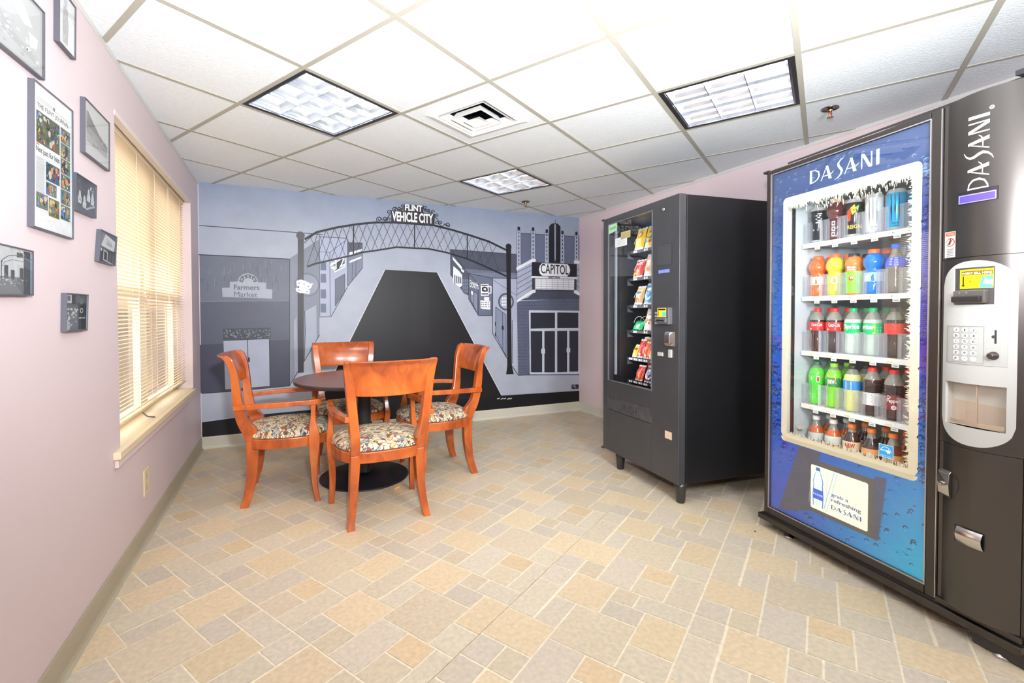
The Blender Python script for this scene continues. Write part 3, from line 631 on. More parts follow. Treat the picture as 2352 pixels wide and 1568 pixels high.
(3,(92,98,120),[(2.404,1.301),(3.252,1.35),(3.253,0.42),(2.42,0.465)]),
(4,(66,70,86),('s',0.003,[(2.409,1.325),(3.248,1.343)])),
(4,(66,70,86),('s',0.003,[(2.431,1.326),(2.431,1.29)])),
(4,(66,70,86),('s',0.003,[(2.513,1.326),(2.513,1.29)])),
(4,(66,70,86),('s',0.003,[(2.595,1.327),(2.595,1.291)])),
(4,(66,70,86),('s',0.003,[(2.679,1.328),(2.679,1.291)])),
(4,(66,70,86),('s',0.003,[(2.763,1.328),(2.763,1.292)])),
(4,(66,70,86),('s',0.003,[(2.849,1.329),(2.849,1.292)])),
(4,(66,70,86),('s',0.003,[(2.935,1.33),(2.935,1.293)])),
(4,(66,70,86),('s',0.003,[(3.023,1.331),(3.023,1.293)])),
(4,(66,70,86),('s',0.003,[(3.112,1.331),(3.112,1.294)])),
(4,(66,70,86),('s',0.003,[(3.202,1.332),(3.202,1.294)])),
(4,(66,70,86),('s',0.003,[(2.409,1.29),(3.248,1.305)])),
(4,(66,70,86),('s',0.003,[(2.472,1.29),(2.472,1.254)])),
(4,(66,70,86),('s',0.003,[(2.554,1.291),(2.554,1.254)])),
(4,(66,70,86),('s',0.003,[(2.637,1.291),(2.637,1.255)])),
(4,(66,70,86),('s',0.003,[(2.721,1.291),(2.721,1.255)])),
(4,(66,70,86),('s',0.003,[(2.806,1.292),(2.806,1.255)])),
(4,(66,70,86),('s',0.003,[(2.892,1.292),(2.892,1.255)])),
(4,(66,70,86),('s',0.003,[(2.979,1.293),(2.979,1.256)])),
(4,(66,70,86),('s',0.003,[(3.067,1.293),(3.067,1.256)])),
(4,(66,70,86),('s',0.003,[(3.157,1.294),(3.157,1.256)])),
(4,(66,70,86),('s',0.003,[(2.409,1.254),(3.248,1.267)])),
(4,(66,70,86),('s',0.003,[(2.431,1.254),(2.431,1.218)])),
(4,(66,70,86),('s',0.003,[(2.513,1.254),(2.513,1.218)])),
(4,(66,70,86),('s',0.003,[(2.595,1.254),(2.595,1.218)])),
(4,(66,70,86),('s',0.003,[(2.678,1.255),(2.678,1.218)])),
(4,(66,70,86),('s',0.003,[(2.763,1.255),(2.763,1.218)])),
(4,(66,70,86),('s',0.003,[(2.849,1.255),(2.849,1.218)])),
(4,(66,70,86),('s',0.003,[(2.935,1.255),(2.935,1.218)])),
(4,(66,70,86),('s',0.003,[(3.023,1.256),(3.023,1.218)])),
(4,(66,70,86),('s',0.003,[(3.112,1.256),(3.112,1.218)])),
(4,(66,70,86),('s',0.003,[(3.202,1.256),(3.202,1.218)])),
(4,(66,70,86),('s',0.003,[(2.409,1.218),(3.248,1.229)])),
(4,(66,70,86),('s',0.003,[(2.472,1.218),(2.472,1.182)])),
(4,(66,70,86),('s',0.003,[(2.554,1.218),(2.554,1.182)])),
(4,(66,70,86),('s',0.003,[(2.637,1.218),(2.637,1.182)])),
(4,(66,70,86),('s',0.003,[(2.721,1.218),(2.721,1.181)])),
(4,(66,70,86),('s',0.003,[(2.806,1.218),(2.806,1.181)])),
(4,(66,70,86),('s',0.003,[(2.892,1.218),(2.892,1.181)])),
(4,(66,70,86),('s',0.003,[(2.979,1.218),(2.979,1.181)])),
(4,(66,70,86),('s',0.003,[(3.067,1.218),(3.067,1.181)])),
(4,(66,70,86),('s',0.003,[(3.157,1.218),(3.157,1.18)])),
(4,(66,70,86),('s',0.003,[(2.409,1.182),(2.565,1.182)])),
(4,(66,70,86),('s',0.003,[(2.431,1.182),(2.431,1.146)])),
(4,(66,70,86),('s',0.003,[(2.512,1.182),(2.512,1.146)])),
(4,(66,70,86),('s',0.003,[(2.409,1.146),(2.565,1.146)])),
(4,(66,70,86),('s',0.003,[(2.472,1.146),(2.471,1.11)])),
(4,(66,70,86),('s',0.003,[(2.553,1.146),(2.553,1.109)])),
(4,(66,70,86),('s',0.003,[(2.409,1.111),(2.565,1.109)])),
(4,(66,70,86),('s',0.003,[(2.431,1.11),(2.431,1.074)])),
(4,(66,70,86),('s',0.003,[(2.512,1.11),(2.512,1.074)])),
(4,(66,70,86),('s',0.003,[(2.409,1.075),(2.565,1.073)])),
(4,(66,70,86),('s',0.003,[(2.471,1.074),(2.471,1.038)])),
(4,(66,70,86),('s',0.003,[(2.553,1.073),(2.553,1.037)])),
(4,(66,70,86),('s',0.003,[(2.409,1.039),(2.565,1.037)])),
(4,(66,70,86),('s',0.003,[(2.431,1.039),(2.431,1.003)])),
(4,(66,70,86),('s',0.003,[(2.512,1.037),(2.512,1.001)])),
(4,(66,70,86),('s',0.003,[(2.409,1.003),(2.565,1.0)])),
(4,(66,70,86),('s',0.003,[(2.471,1.002),(2.471,0.966)])),
(4,(66,70,86),('s',0.003,[(2.553,1.001),(2.553,0.964)])),
(4,(66,70,86),('s',0.003,[(2.409,0.967),(2.564,0.964)])),
(4,(66,70,86),('s',0.003,[(2.431,0.967),(2.431,0.931)])),
(4,(66,70,86),('s',0.003,[(2.512,0.965),(2.512,0.929)])),
(4,(66,70,86),('s',0.003,[(2.408,0.931),(2.564,0.928)])),
(4,(66,70,86),('s',0.003,[(2.471,0.93),(2.471,0.894)])),
(4,(66,70,86),('s',0.003,[(2.553,0.928),(2.553,0.892)])),
(4,(66,70,86),('s',0.003,[(2.408,0.895),(2.564,0.891)])),
(4,(66,70,86),('s',0.003,[(2.43,0.895),(2.43,0.859)])),
(4,(66,70,86),('s',0.003,[(2.512,0.893),(2.512,0.857)])),
(4,(66,70,86),('s',0.003,[(2.408,0.859),(2.564,0.855)])),
(4,(66,70,86),('s',0.003,[(2.471,0.858),(2.471,0.822)])),
(4,(66,70,86),('s',0.003,[(2.553,0.855),(2.553,0.819)])),
(4,(66,70,86),('s',0.003,[(2.408,0.823),(2.564,0.819)])),
(4,(66,70,86),('s',0.003,[(2.43,0.823),(2.43,0.787)])),
(4,(66,70,86),('s',0.003,[(2.512,0.82),(2.512,0.784)])),
(4,(66,70,86),('s',0.003,[(2.408,0.787),(2.564,0.782)])),
(4,(66,70,86),('s',0.003,[(2.471,0.785),(2.471,0.749)])),
(4,(66,70,86),('s',0.003,[(2.553,0.783),(2.553,0.746)])),
(4,(66,70,86),('s',0.003,[(2.408,0.752),(2.564,0.746)])),
(4,(66,70,86),('s',0.003,[(2.43,0.751),(2.43,0.715)])),
(4,(66,70,86),('s',0.003,[(2.512,0.748),(2.512,0.712)])),
(4,(66,70,86),('s',0.003,[(2.408,0.716),(2.564,0.71)])),
(4,(66,70,86),('s',0.003,[(2.471,0.713),(2.471,0.677)])),
(4,(66,70,86),('s',0.003,[(2.553,0.71),(2.553,0.674)])),
(4,(66,70,86),('s',0.003,[(2.408,0.68),(2.564,0.673)])),
(4,(66,70,86),('s',0.003,[(2.43,0.679),(2.43,0.643)])),
(4,(66,70,86),('s',0.003,[(2.512,0.675),(2.512,0.639)])),
(4,(66,70,86),('s',0.003,[(2.408,0.644),(2.564,0.637)])),
(4,(66,70,86),('s',0.003,[(2.471,0.641),(2.471,0.605)])),
(4,(66,70,86),('s',0.003,[(2.553,0.637),(2.553,0.601)])),
(4,(66,70,86),('s',0.003,[(2.408,0.608),(2.564,0.6)])),
(4,(66,70,86),('s',0.003,[(2.43,0.607),(2.43,0.571)])),
(4,(66,70,86),('s',0.003,[(2.512,0.603),(2.511,0.567)])),
(4,(66,70,86),('s',0.003,[(2.408,0.572),(2.564,0.564)])),
(4,(66,70,86),('s',0.003,[(2.471,0.569),(2.47,0.532)])),
(4,(66,70,86),('s',0.003,[(2.553,0.565),(2.553,0.528)])),
(4,(66,70,86),('s',0.003,[(2.408,0.536),(2.564,0.528)])),
(4,(66,70,86),('s',0.003,[(2.43,0.535),(2.43,0.498)])),
(4,(66,70,86),('s',0.003,[(2.511,0.53),(2.511,0.494)])),
(4,(66,70,86),('s',0.003,[(2.408,0.5),(2.564,0.491)])),
(4,(66,70,86),('s',0.003,[(2.47,0.496),(2.47,0.46)])),
(4,(66,70,86),('s',0.003,[(2.553,0.492),(2.552,0.455)])),
(5,(72,77,96),[(2.543,1.343),(2.646,1.422),(3.173,1.43),(3.256,1.372),(3.256,1.338),(2.404,1.314)]),
(4,(100,108,132),[(2.457,2.07),(3.255,2.079),(3.255,1.756),(2.599,1.731),(2.45,1.701)]),
(5,(50,50,60),('s',0.006,[(2.457,2.07),(3.255,2.079)])),
(5,(166,174,196),[(2.404,2.104),(2.455,2.107),(2.456,1.701),(2.401,1.699)]),
(6,(50,50,60),('s',0.004,[(2.404,2.104),(2.401,1.699)])),
(6,(50,50,60),('s',0.004,[(2.455,2.107),(2.456,1.701)])),
(6,(38,38,46),[(2.424,2.086),(2.435,2.087),(2.435,2.064),(2.424,2.063)]),
(6,(38,38,46),[(2.424,2.042),(2.435,2.043),(2.434,2.02),(2.424,2.019)]),
(6,(38,38,46),[(2.423,1.998),(2.434,1.999),(2.434,1.976),(2.423,1.976)]),
(6,(38,38,46),[(2.423,1.955),(2.434,1.955),(2.434,1.932),(2.423,1.932)]),
(6,(38,38,46),[(2.423,1.911),(2.434,1.911),(2.434,1.889),(2.423,1.888)]),
(6,(38,38,46),[(2.423,1.867),(2.434,1.867),(2.434,1.845),(2.423,1.844)]),
(6,(38,38,46),[(2.423,1.823),(2.434,1.824),(2.434,1.801),(2.423,1.8)]),
(6,(38,38,46),[(2.423,1.779),(2.434,1.78),(2.434,1.757),(2.423,1.757)]),
(6,(38,38,46),[(2.423,1.735),(2.434,1.736),(2.434,1.713),(2.423,1.713)]),
(7,(38,38,46),('c',(2.429,2.125),0.018)),
(7,(38,38,46),[(2.416,2.114),(2.442,2.116),(2.446,2.1),(2.413,2.098)]),
(5,(166,174,196),[(2.587,2.108),(2.64,2.112),(2.641,1.774),(2.584,1.771)]),
(6,(50,50,60),('s',0.004,[(2.587,2.108),(2.584,1.771)])),
(6,(50,50,60),('s',0.004,[(2.64,2.112),(2.641,1.774)])),
(6,(38,38,46),[(2.607,2.09),(2.619,2.091),(2.619,2.067),(2.607,2.067)]),
(6,(38,38,46),[(2.607,2.045),(2.619,2.046),(2.619,2.023),(2.607,2.022)]),
(6,(38,38,46),[(2.607,2.001),(2.619,2.002),(2.619,1.979),(2.607,1.978)]),
(6,(38,38,46),[(2.607,1.957),(2.619,1.957),(2.619,1.934),(2.607,1.934)]),
(6,(38,38,46),[(2.607,1.912),(2.618,1.913),(2.618,1.89),(2.607,1.889)]),
(6,(38,38,46),[(2.607,1.868),(2.618,1.868),(2.618,1.845),(2.607,1.845)]),
(6,(38,38,46),[(2.607,1.823),(2.618,1.824),(2.618,1.801),(2.607,1.8)]),
(7,(38,38,46),('c',(2.613,2.13),0.018)),
(7,(38,38,46),[(2.6,2.119),(2.626,2.121),(2.63,2.104),(2.596,2.102)]),
(5,(166,174,196),[(2.767,2.099),(2.822,2.102),(2.823,1.748),(2.765,1.746)]),
(6,(50,50,60),('s',0.004,[(2.767,2.099),(2.765,1.746)])),
(6,(50,50,60),('s',0.004,[(2.822,2.102),(2.823,1.748)])),
(6,(38,38,46),[(2.789,2.08),(2.8,2.081),(2.8,2.057),(2.789,2.057)]),
(6,(38,38,46),[(2.789,2.035),(2.8,2.036),(2.8,2.012),(2.789,2.012)]),
(6,(38,38,46),[(2.789,1.99),(2.8,1.991),(2.8,1.967),(2.789,1.967)]),
(6,(38,38,46),[(2.789,1.945),(2.8,1.946),(2.8,1.922),(2.789,1.922)]),
(6,(38,38,46),[(2.789,1.9),(2.8,1.901),(2.8,1.877),(2.789,1.877)]),
(6,(38,38,46),[(2.789,1.855),(2.8,1.856),(2.8,1.832),(2.789,1.832)]),
(6,(38,38,46),[(2.789,1.81),(2.8,1.811),(2.8,1.787),(2.789,1.787)]),
(7,(38,38,46),('c',(2.795,2.12),0.018)),
(7,(38,38,46),[(2.781,2.11),(2.808,2.111),(2.812,2.095),(2.777,2.093)]),
(5,(166,174,196),[(2.979,2.097),(3.035,2.101),(3.037,1.748),(2.977,1.746)]),
(6,(50,50,60),('s',0.004,[(2.979,2.097),(2.977,1.746)])),
(6,(50,50,60),('s',0.004,[(3.035,2.101),(3.037,1.748)])),
(6,(38,38,46),[(3.001,2.078),(3.013,2.079),(3.013,2.056),(3.001,2.055)]),
(6,(38,38,46),[(3.001,2.033),(3.013,2.034),(3.013,2.01),(3.001,2.009)]),
(6,(38,38,46),[(3.001,1.987),(3.013,1.988),(3.013,1.964),(3.001,1.963)]),
(6,(38,38,46),[(3.001,1.941),(3.013,1.942),(3.013,1.918),(3.001,1.918)]),
(6,(38,38,46),[(3.001,1.896),(3.013,1.896),(3.013,1.873),(3.001,1.872)]),
(6,(38,38,46),[(3.001,1.85),(3.013,1.85),(3.013,1.827),(3.001,1.826)]),
(6,(38,38,46),[(3.001,1.804),(3.013,1.805),(3.013,1.781),(3.001,1.78)]),
(7,(38,38,46),('c',(3.007,2.119),0.018)),
(7,(38,38,46),[(2.993,2.108),(3.021,2.11),(3.025,2.094),(2.989,2.091)]),
(5,(166,174,196),[(3.175,2.096),(3.232,2.1),(3.235,1.79),(3.173,1.788)]),
(6,(50,50,60),('s',0.004,[(3.175,2.096),(3.173,1.788)])),
(6,(50,50,60),('s',0.004,[(3.232,2.1),(3.235,1.79)])),
(6,(38,38,46),[(3.197,2.077),(3.21,2.078),(3.21,2.054),(3.197,2.053)]),
(6,(38,38,46),[(3.197,2.031),(3.21,2.032),(3.21,2.007),(3.197,2.007)]),
(6,(38,38,46),[(3.197,1.984),(3.21,1.985),(3.21,1.961),(3.197,1.96)]),
(6,(38,38,46),[(3.197,1.938),(3.21,1.939),(3.21,1.915),(3.197,1.914)]),
(6,(38,38,46),[(3.197,1.892),(3.21,1.892),(3.21,1.868),(3.198,1.868)]),
(6,(38,38,46),[(3.198,1.845),(3.21,1.846),(3.21,1.822),(3.198,1.821)]),
(7,(38,38,46),('c',(3.203,2.119),0.018)),
(7,(38,38,46),[(3.189,2.107),(3.218,2.109),(3.222,2.092),(3.185,2.09)]),
(6,(36,37,46),[(2.826,2.174),(2.855,2.203),(2.888,2.214),(2.943,2.213),(2.981,2.182),(2.977,1.759),(2.821,1.753)]),
(7,(150,158,182),[(2.896,2.203),(2.916,2.204),(2.916,1.777),(2.896,1.776)]),
(7,(38,38,46),('s',0.006,[(2.908,2.254),(2.908,2.204)])),
(7,(38,38,46),('s',0.006,[(2.845,1.757),(2.904,1.79),(2.959,1.762)])),
(6,(164,172,194),[(2.404,1.658),(2.599,1.756),(2.599,1.418),(2.404,1.293)]),
(7,(50,50,60),('s',0.005,[(2.406,1.626),(2.599,1.718)])),
(7,(50,50,60),('s',0.005,[(2.406,1.564),(2.599,1.66)])),
(7,(50,50,60),('s',0.005,[(2.406,1.503),(2.599,1.602)])),
(7,(50,50,60),('s',0.005,[(2.406,1.441),(2.599,1.545)])),
(7,(50,50,60),('s',0.005,[(2.406,1.379),(2.599,1.487)])),
(7,(50,50,60),('s',0.005,[(2.406,1.317),(2.599,1.429)])),
(7,(38,38,46),('s',0.005,[(2.405,1.675),(2.404,1.298)])),
(7,(224,228,236),[(2.399,1.683),(2.596,1.787),(2.647,1.789),(2.647,1.756),(2.603,1.751),(2.399,1.65)]),
(7,(224,228,236),[(2.404,1.317),(2.599,1.434),(2.644,1.438),(2.644,1.405),(2.607,1.398),(2.404,1.288)]),
(6,(40,40,48),[(2.596,1.751),(3.214,1.751),(3.21,1.6),(2.595,1.589)]),
(6,(60,64,78),[(2.599,1.57),(3.206,1.572),(3.206,1.427),(2.599,1.418)]),
(7,(224,228,236),('s',0.02,[(2.595,1.583),(3.21,1.582)])),
(8,(234,237,243),[(2.729,1.743),(3.077,1.744),(3.104,1.716),(3.116,1.674),(3.1,1.627),(3.067,1.599),(2.732,1.6),(2.702,1.622),(2.688,1.668),(2.702,1.715)]),
(9,(38,38,46),('t','CAPITOL',(2.713,1.626),(3.092,1.62),0.112)),
(8,(38,38,46),[(2.816,1.592),(2.967,1.593),(2.967,1.569),(2.816,1.569)]),
(9,(234,237,243),('t','COMING',(2.821,1.57),(2.959,1.571),0.018)),
(7,(230,233,240),[(2.637,1.564),(3.173,1.568),(3.169,1.44),(2.637,1.442)]),
(8,(90,94,108),('s',0.003,[(2.646,1.563),(2.646,1.438)])),
(8,(90,94,108),('s',0.003,[(2.719,1.564),(2.719,1.44)])),
(8,(90,94,108),('s',0.003,[(2.792,1.566),(2.792,1.441)])),
(8,(90,94,108),('s',0.003,[(2.866,1.568),(2.866,1.442)])),
(8,(90,94,108),('s',0.003,[(2.941,1.57),(2.941,1.443)])),
(8,(90,94,108),('s',0.003,[(3.017,1.572),(3.017,1.445)])),
(8,(90,94,108),('s',0.003,[(3.094,1.574),(3.094,1.446)])),
(8,(90,94,108),('s',0.003,[(2.637,1.551),(3.169,1.554)])),
(8,(90,94,108),('s',0.003,[(2.637,1.526),(3.169,1.528)])),
(8,(90,94,108),('s',0.003,[(2.637,1.501),(3.169,1.502)])),
(8,(90,94,108),('s',0.003,[(2.637,1.476),(3.169,1.476)])),
(8,(90,94,108),('s',0.003,[(2.637,1.452),(3.169,1.451)])),
(7,(224,228,236),[(3.169,1.794),(3.255,1.794),(3.255,1.756),(3.169,1.756)]),
(6,(164,172,194),[(3.21,1.755),(3.255,1.756),(3.256,1.411),(3.21,1.427)]),
(7,(224,228,236),[(3.169,1.437),(3.2,1.441),(3.256,1.407),(3.256,1.372),(3.169,1.406)]),
(7,(50,50,60),('s',0.005,[(3.21,1.686),(3.255,1.679)])),
(7,(50,50,60),('s',0.005,[(3.21,1.62),(3.256,1.61)])),
(7,(50,50,60),('s',0.005,[(3.21,1.555),(3.256,1.54)])),
(7,(50,50,60),('s',0.005,[(3.21,1.489),(3.256,1.471)])),
(6,(196,203,220),[(2.557,1.203),(3.248,1.194),(3.246,0.435),(2.568,0.469)]),
(7,(46,48,58),[(2.58,1.174),(2.904,1.173),(2.904,0.992),(2.58,0.992)]),
(7,(46,48,58),[(2.935,1.176),(3.231,1.171),(3.231,0.988),(2.935,0.991)]),
(7,(46,48,58),[(2.58,0.964),(2.732,0.961),(2.731,0.484),(2.583,0.492)]),
(7,(46,48,58),[(2.761,0.96),(2.904,0.959),(2.903,0.474),(2.76,0.482)]),
(7,(46,48,58),[(2.935,0.96),(3.072,0.958),(3.072,0.47),(2.935,0.474)]),
(7,(46,48,58),[(3.104,0.957),(3.231,0.955),(3.23,0.465),(3.104,0.47)]),
(8,(214,220,232),('s',0.014,[(2.726,0.752),(2.726,0.705)])),
(8,(214,220,232),('s',0.014,[(2.761,0.751),(2.761,0.704)])),
(8,(214,220,232),('s',0.014,[(3.072,0.749),(3.072,0.706)])),
(8,(214,220,232),('s',0.014,[(3.108,0.747),(3.108,0.704)])),
(5,(38,38,46),('s',0.006,[(2.42,0.465),(3.248,0.455)])),
(5,(44,44,52),[(3.137,0.313),(3.236,0.31),(3.236,0.257),(3.137,0.261)]),
(6,(150,155,170),('t','ML',(3.154,0.27),(3.207,0.27),0.038)),
(9,(74,74,80),[(0.121,1.897),(0.173,1.9),(0.167,1.412),(0.114,1.411)]),
(9,(52,53,62),[(0.114,1.411),(0.167,1.412),(0.159,0.622),(0.108,0.62)]),
(10,(84,84,88),('c',(0.144,1.898),0.037)),
(9,(36,36,42),[(2.269,1.887),(2.332,1.89),(2.326,1.527),(2.338,0.578),(2.362,0.484),(2.266,0.486),(2.28,0.581),(2.274,1.558)]),
(9,(36,36,42),('c',(2.3,1.909),0.036)),
(10,(226,228,234),[(0.132,1.48),(0.197,1.472),(0.183,1.362),(0.125,1.365)]),
(10,(228,230,236),[(0.104,1.476),(0.143,1.491),(0.181,1.478),(0.22,1.459),(0.204,1.412),(0.15,1.42),(0.107,1.43)]),
(10,(228,230,236),[(0.181,1.445),(0.25,1.46),(0.231,1.413),(0.196,1.387)]),
(10,(228,230,236),[(0.096,1.41),(0.137,1.411),(0.137,1.365),(0.103,1.377)]),
(10,(228,230,236),[(0.158,1.411),(0.224,1.388),(0.211,1.356),(0.162,1.365)]),
(11,(80,84,96),[(0.12,1.464),(0.135,1.457),(0.126,1.449)]),
(11,(80,84,96),[(0.163,1.455),(0.178,1.448),(0.169,1.44)]),
(11,(80,84,96),[(0.2,1.435),(0.215,1.429),(0.206,1.421)]),
(11,(80,84,96),[(0.119,1.398),(0.134,1.391),(0.125,1.383)]),
(11,(80,84,96),[(0.188,1.385),(0.204,1.379),(0.194,1.371)]),
(9,(38,38,46),('s',0.02,[(0.185,1.868),(0.234,1.903),(0.289,1.939),(0.474,1.997),(0.657,2.04),(0.825,2.069),(0.989,2.083),(1.239,2.086),(1.433,2.085),(1.637,2.051),(1.845,2.006),(2.058,1.954),(2.27,1.872)])),
(9,(38,38,46),('s',0.017,[(0.205,1.613),(0.262,1.639),(0.332,1.659),(0.47,1.697),(0.613,1.737),(0.704,1.769),(0.822,1.791),(1.044,1.838),(1.227,1.837),(1.366,1.84),(1.575,1.809),(1.8,1.755),(1.943,1.706),(2.269,1.582)])),
(9,(50,50,60),('s',0.006,[(0.165,1.822),(0.265,1.917)])),
(9,(50,50,60),('s',0.004,[(0.227,1.898),(0.325,1.656)])),
(9,(50,50,60),('s',0.004,[(0.299,1.942),(0.398,1.677)])),
(9,(50,50,60),('s',0.0045,[(0.299,1.942),(0.196,1.612)])),
(9,(50,50,60),('s',0.004,[(0.371,1.965),(0.472,1.698)])),
(9,(50,50,60),('s',0.0045,[(0.371,1.965),(0.267,1.641)])),
(9,(50,50,60),('s',0.004,[(0.445,1.988),(0.547,1.719)])),
(9,(50,50,60),('s',0.0045,[(0.445,1.988),(0.34,1.661)])),
(9,(50,50,60),('s',0.004,[(0.52,2.008),(0.623,1.741)])),
(9,(50,50,60),('s',0.0045,[(0.52,2.008),(0.413,1.681)])),
(9,(50,50,60),('s',0.004,[(0.595,2.025),(0.7,1.767)])),
(9,(50,50,60),('s',0.0045,[(0.595,2.025),(0.487,1.702)])),
(9,(50,50,60),('s',0.004,[(0.672,2.042),(0.778,1.783)])),
(9,(50,50,60),('s',0.0045,[(0.672,2.042),(0.562,1.723)])),
(9,(50,50,60),('s',0.004,[(0.749,2.056),(0.858,1.798)])),
(9,(50,50,60),('s',0.0045,[(0.749,2.056),(0.639,1.746)])),
(9,(50,50,60),('s',0.004,[(0.828,2.069),(0.938,1.816)])),
(9,(50,50,60),('s',0.0045,[(0.828,2.069),(0.716,1.771)])),
(9,(50,50,60),('s',0.004,[(0.908,2.076),(1.019,1.833)])),
(9,(50,50,60),('s',0.0045,[(0.908,2.076),(0.794,1.786)])),
(9,(50,50,60),('s',0.004,[(0.989,2.083),(1.102,1.838)])),
(9,(50,50,60),('s',0.0045,[(0.989,2.083),(0.874,1.802)])),
(9,(50,50,60),('s',0.004,[(1.07,2.084),(1.185,1.837)])),
(9,(50,50,60),('s',0.0045,[(1.07,2.084),(0.954,1.819)])),
(9,(50,50,60),('s',0.004,[(1.154,2.085),(1.27,1.838)])),
(9,(50,50,60),('s',0.0045,[(1.154,2.085),(1.036,1.837)])),
(9,(50,50,60),('s',0.004,[(1.238,2.086),(1.356,1.839)])),
(9,(50,50,60),('s',0.0045,[(1.238,2.086),(1.119,1.838)])),
(9,(50,50,60),('s',0.004,[(1.323,2.086),(1.443,1.828)])),
(9,(50,50,60),('s',0.0045,[(1.323,2.086),(1.203,1.837)])),
(9,(50,50,60),('s',0.004,[(1.41,2.085),(1.532,1.816)])),
(9,(50,50,60),('s',0.0045,[(1.41,2.085),(1.288,1.838)])),
(9,(50,50,60),('s',0.004,[(1.498,2.074),(1.622,1.798)])),
(9,(50,50,60),('s',0.0045,[(1.498,2.074),(1.374,1.839)])),
(9,(50,50,60),('s',0.004,[(1.587,2.059),(1.713,1.776)])),
(9,(50,50,60),('s',0.0045,[(1.587,2.059),(1.461,1.826)])),
(9,(50,50,60),('s',0.004,[(1.678,2.042),(1.805,1.753)])),
(9,(50,50,60),('s',0.0045,[(1.678,2.042),(1.55,1.813)])),
(9,(50,50,60),('s',0.004,[(1.769,2.023),(1.899,1.721)])),
(9,(50,50,60),('s',0.0045,[(1.769,2.023),(1.64,1.794)])),
(9,(50,50,60),('s',0.004,[(1.863,2.002),(1.994,1.686)])),
(9,(50,50,60),('s',0.0045,[(1.863,2.002),(1.731,1.771)])),
(9,(50,50,60),('s',0.004,[(1.957,1.979),(2.091,1.649)])),
(9,(50,50,60),('s',0.0045,[(1.957,1.979),(1.824,1.746)])),
(9,(50,50,60),('s',0.004,[(2.053,1.955),(2.189,1.612)])),
(9,(50,50,60),('s',0.0045,[(2.053,1.955),(1.918,1.714)])),
(9,(50,50,60),('s',0.0045,[(2.151,1.918),(2.014,1.678)])),
(9,(38,38,46),('s',0.011,[(0.624,2.032),(0.621,1.74)])),
(9,(38,38,46),('s',0.011,[(1.23,2.086),(1.228,1.837)])),
(9,(38,38,46),('s',0.011,[(1.807,2.014),(1.806,1.753)])),
(10,(54,52,58),[(1.124,2.275),(1.325,2.281),(1.322,2.208),(1.447,2.204),(1.439,2.083),(0.989,2.084),(0.992,2.205),(1.123,2.207)]),
(11,(244,244,246),('t','FLINT',(1.131,2.213),(1.313,2.215),0.062)),
(11,(244,244,246),('t','VEHICLE CITY',(0.998,2.097),(1.427,2.1),0.1)),
(9,(38,38,46),('s',0.0075,[(0.854,2.079),(0.847,2.089),(0.845,2.101),(0.849,2.113),(0.858,2.121),(0.868,2.125),(0.877,2.124),(0.885,2.118),(0.888,2.111),(0.887,2.102),(0.884,2.096),(0.878,2.092),(0.871,2.091),(0.866,2.093),(0.863,2.097),(0.863,2.101),(0.864,2.105)])),
(9,(38,38,46),('s',0.0075,[(0.877,2.126),(0.899,2.103),(0.939,2.097),(0.943,2.106),(0.943,2.115),(0.94,2.122),(0.934,2.127),(0.927,2.129),(0.92,2.127),(0.914,2.123),(0.911,2.117),(0.911,2.111),(0.913,2.106),(0.916,2.103),(0.921,2.102),(0.925,2.103),(0.928,2.106),(0.929,2.109),(0.929,2.112)])),
(9,(38,38,46),('s',0.0075,[(0.923,2.085),(0.947,2.115),(0.969,2.15),(0.98,2.162),(0.987,2.171),(0.99,2.181),(0.988,2.19),(0.982,2.197),(0.974,2.2),(0.966,2.199),(0.959,2.196),(0.955,2.19),(0.953,2.183),(0.954,2.177),(0.958,2.173),(0.962,2.171),(0.967,2.172),(0.97,2.174),(0.973,2.177),(0.973,2.18)])),
(9,(38,38,46),('s',0.0075,[(0.953,2.098),(0.95,2.105),(0.951,2.112),(0.954,2.118),(0.958,2.122),(0.964,2.125),(0.969,2.125),(0.974,2.124),(0.978,2.12),(0.979,2.116),(0.979,2.112),(0.978,2.108),(0.975,2.106),(0.972,2.104),(0.969,2.104),(0.967,2.105),(0.966,2.107)])),
(9,(38,38,46),('s',0.0075,[(1.008,2.208),(1.006,2.215),(1.007,2.222),(1.011,2.228),(1.016,2.232),(1.022,2.234),(1.027,2.234),(1.032,2.232),(1.035,2.228),(1.036,2.224),(1.036,2.22),(1.034,2.216),(1.031,2.214),(1.028,2.213),(1.025,2.213),(1.023,2.214),(1.022,2.216)])),
(9,(38,38,46),('s',0.0075,[(1.036,2.238),(1.055,2.215),(1.083,2.21),(1.087,2.218),(1.088,2.226),(1.085,2.233),(1.079,2.238),(1.072,2.239),(1.066,2.237),(1.061,2.233),(1.058,2.228),(1.058,2.223),(1.059,2.218),(1.063,2.216),(1.067,2.215),(1.071,2.216),(1.073,2.218),(1.074,2.221),(1.074,2.224)])),
(9,(38,38,46),('s',0.0075,[(1.078,2.211),(1.099,2.23),(1.111,2.237),(1.118,2.243),(1.121,2.25),(1.121,2.258),(1.118,2.264),(1.113,2.267),(1.107,2.268),(1.101,2.266),(1.097,2.263),(1.094,2.258),(1.094,2.253),(1.096,2.25),(1.099,2.247),(1.103,2.247),(1.106,2.248),(1.108,2.25),(1.109,2.253)])),
(9,(38,38,46),('s',0.0075,[(1.094,2.211),(1.092,2.216),(1.093,2.221),(1.095,2.226),(1.098,2.229),(1.102,2.231),(1.107,2.232),(1.11,2.23),(1.113,2.228),(1.114,2.225),(1.114,2.222),(1.113,2.219),(1.111,2.217),(1.109,2.216),(1.107,2.216),(1.105,2.217),(1.104,2.218)])),
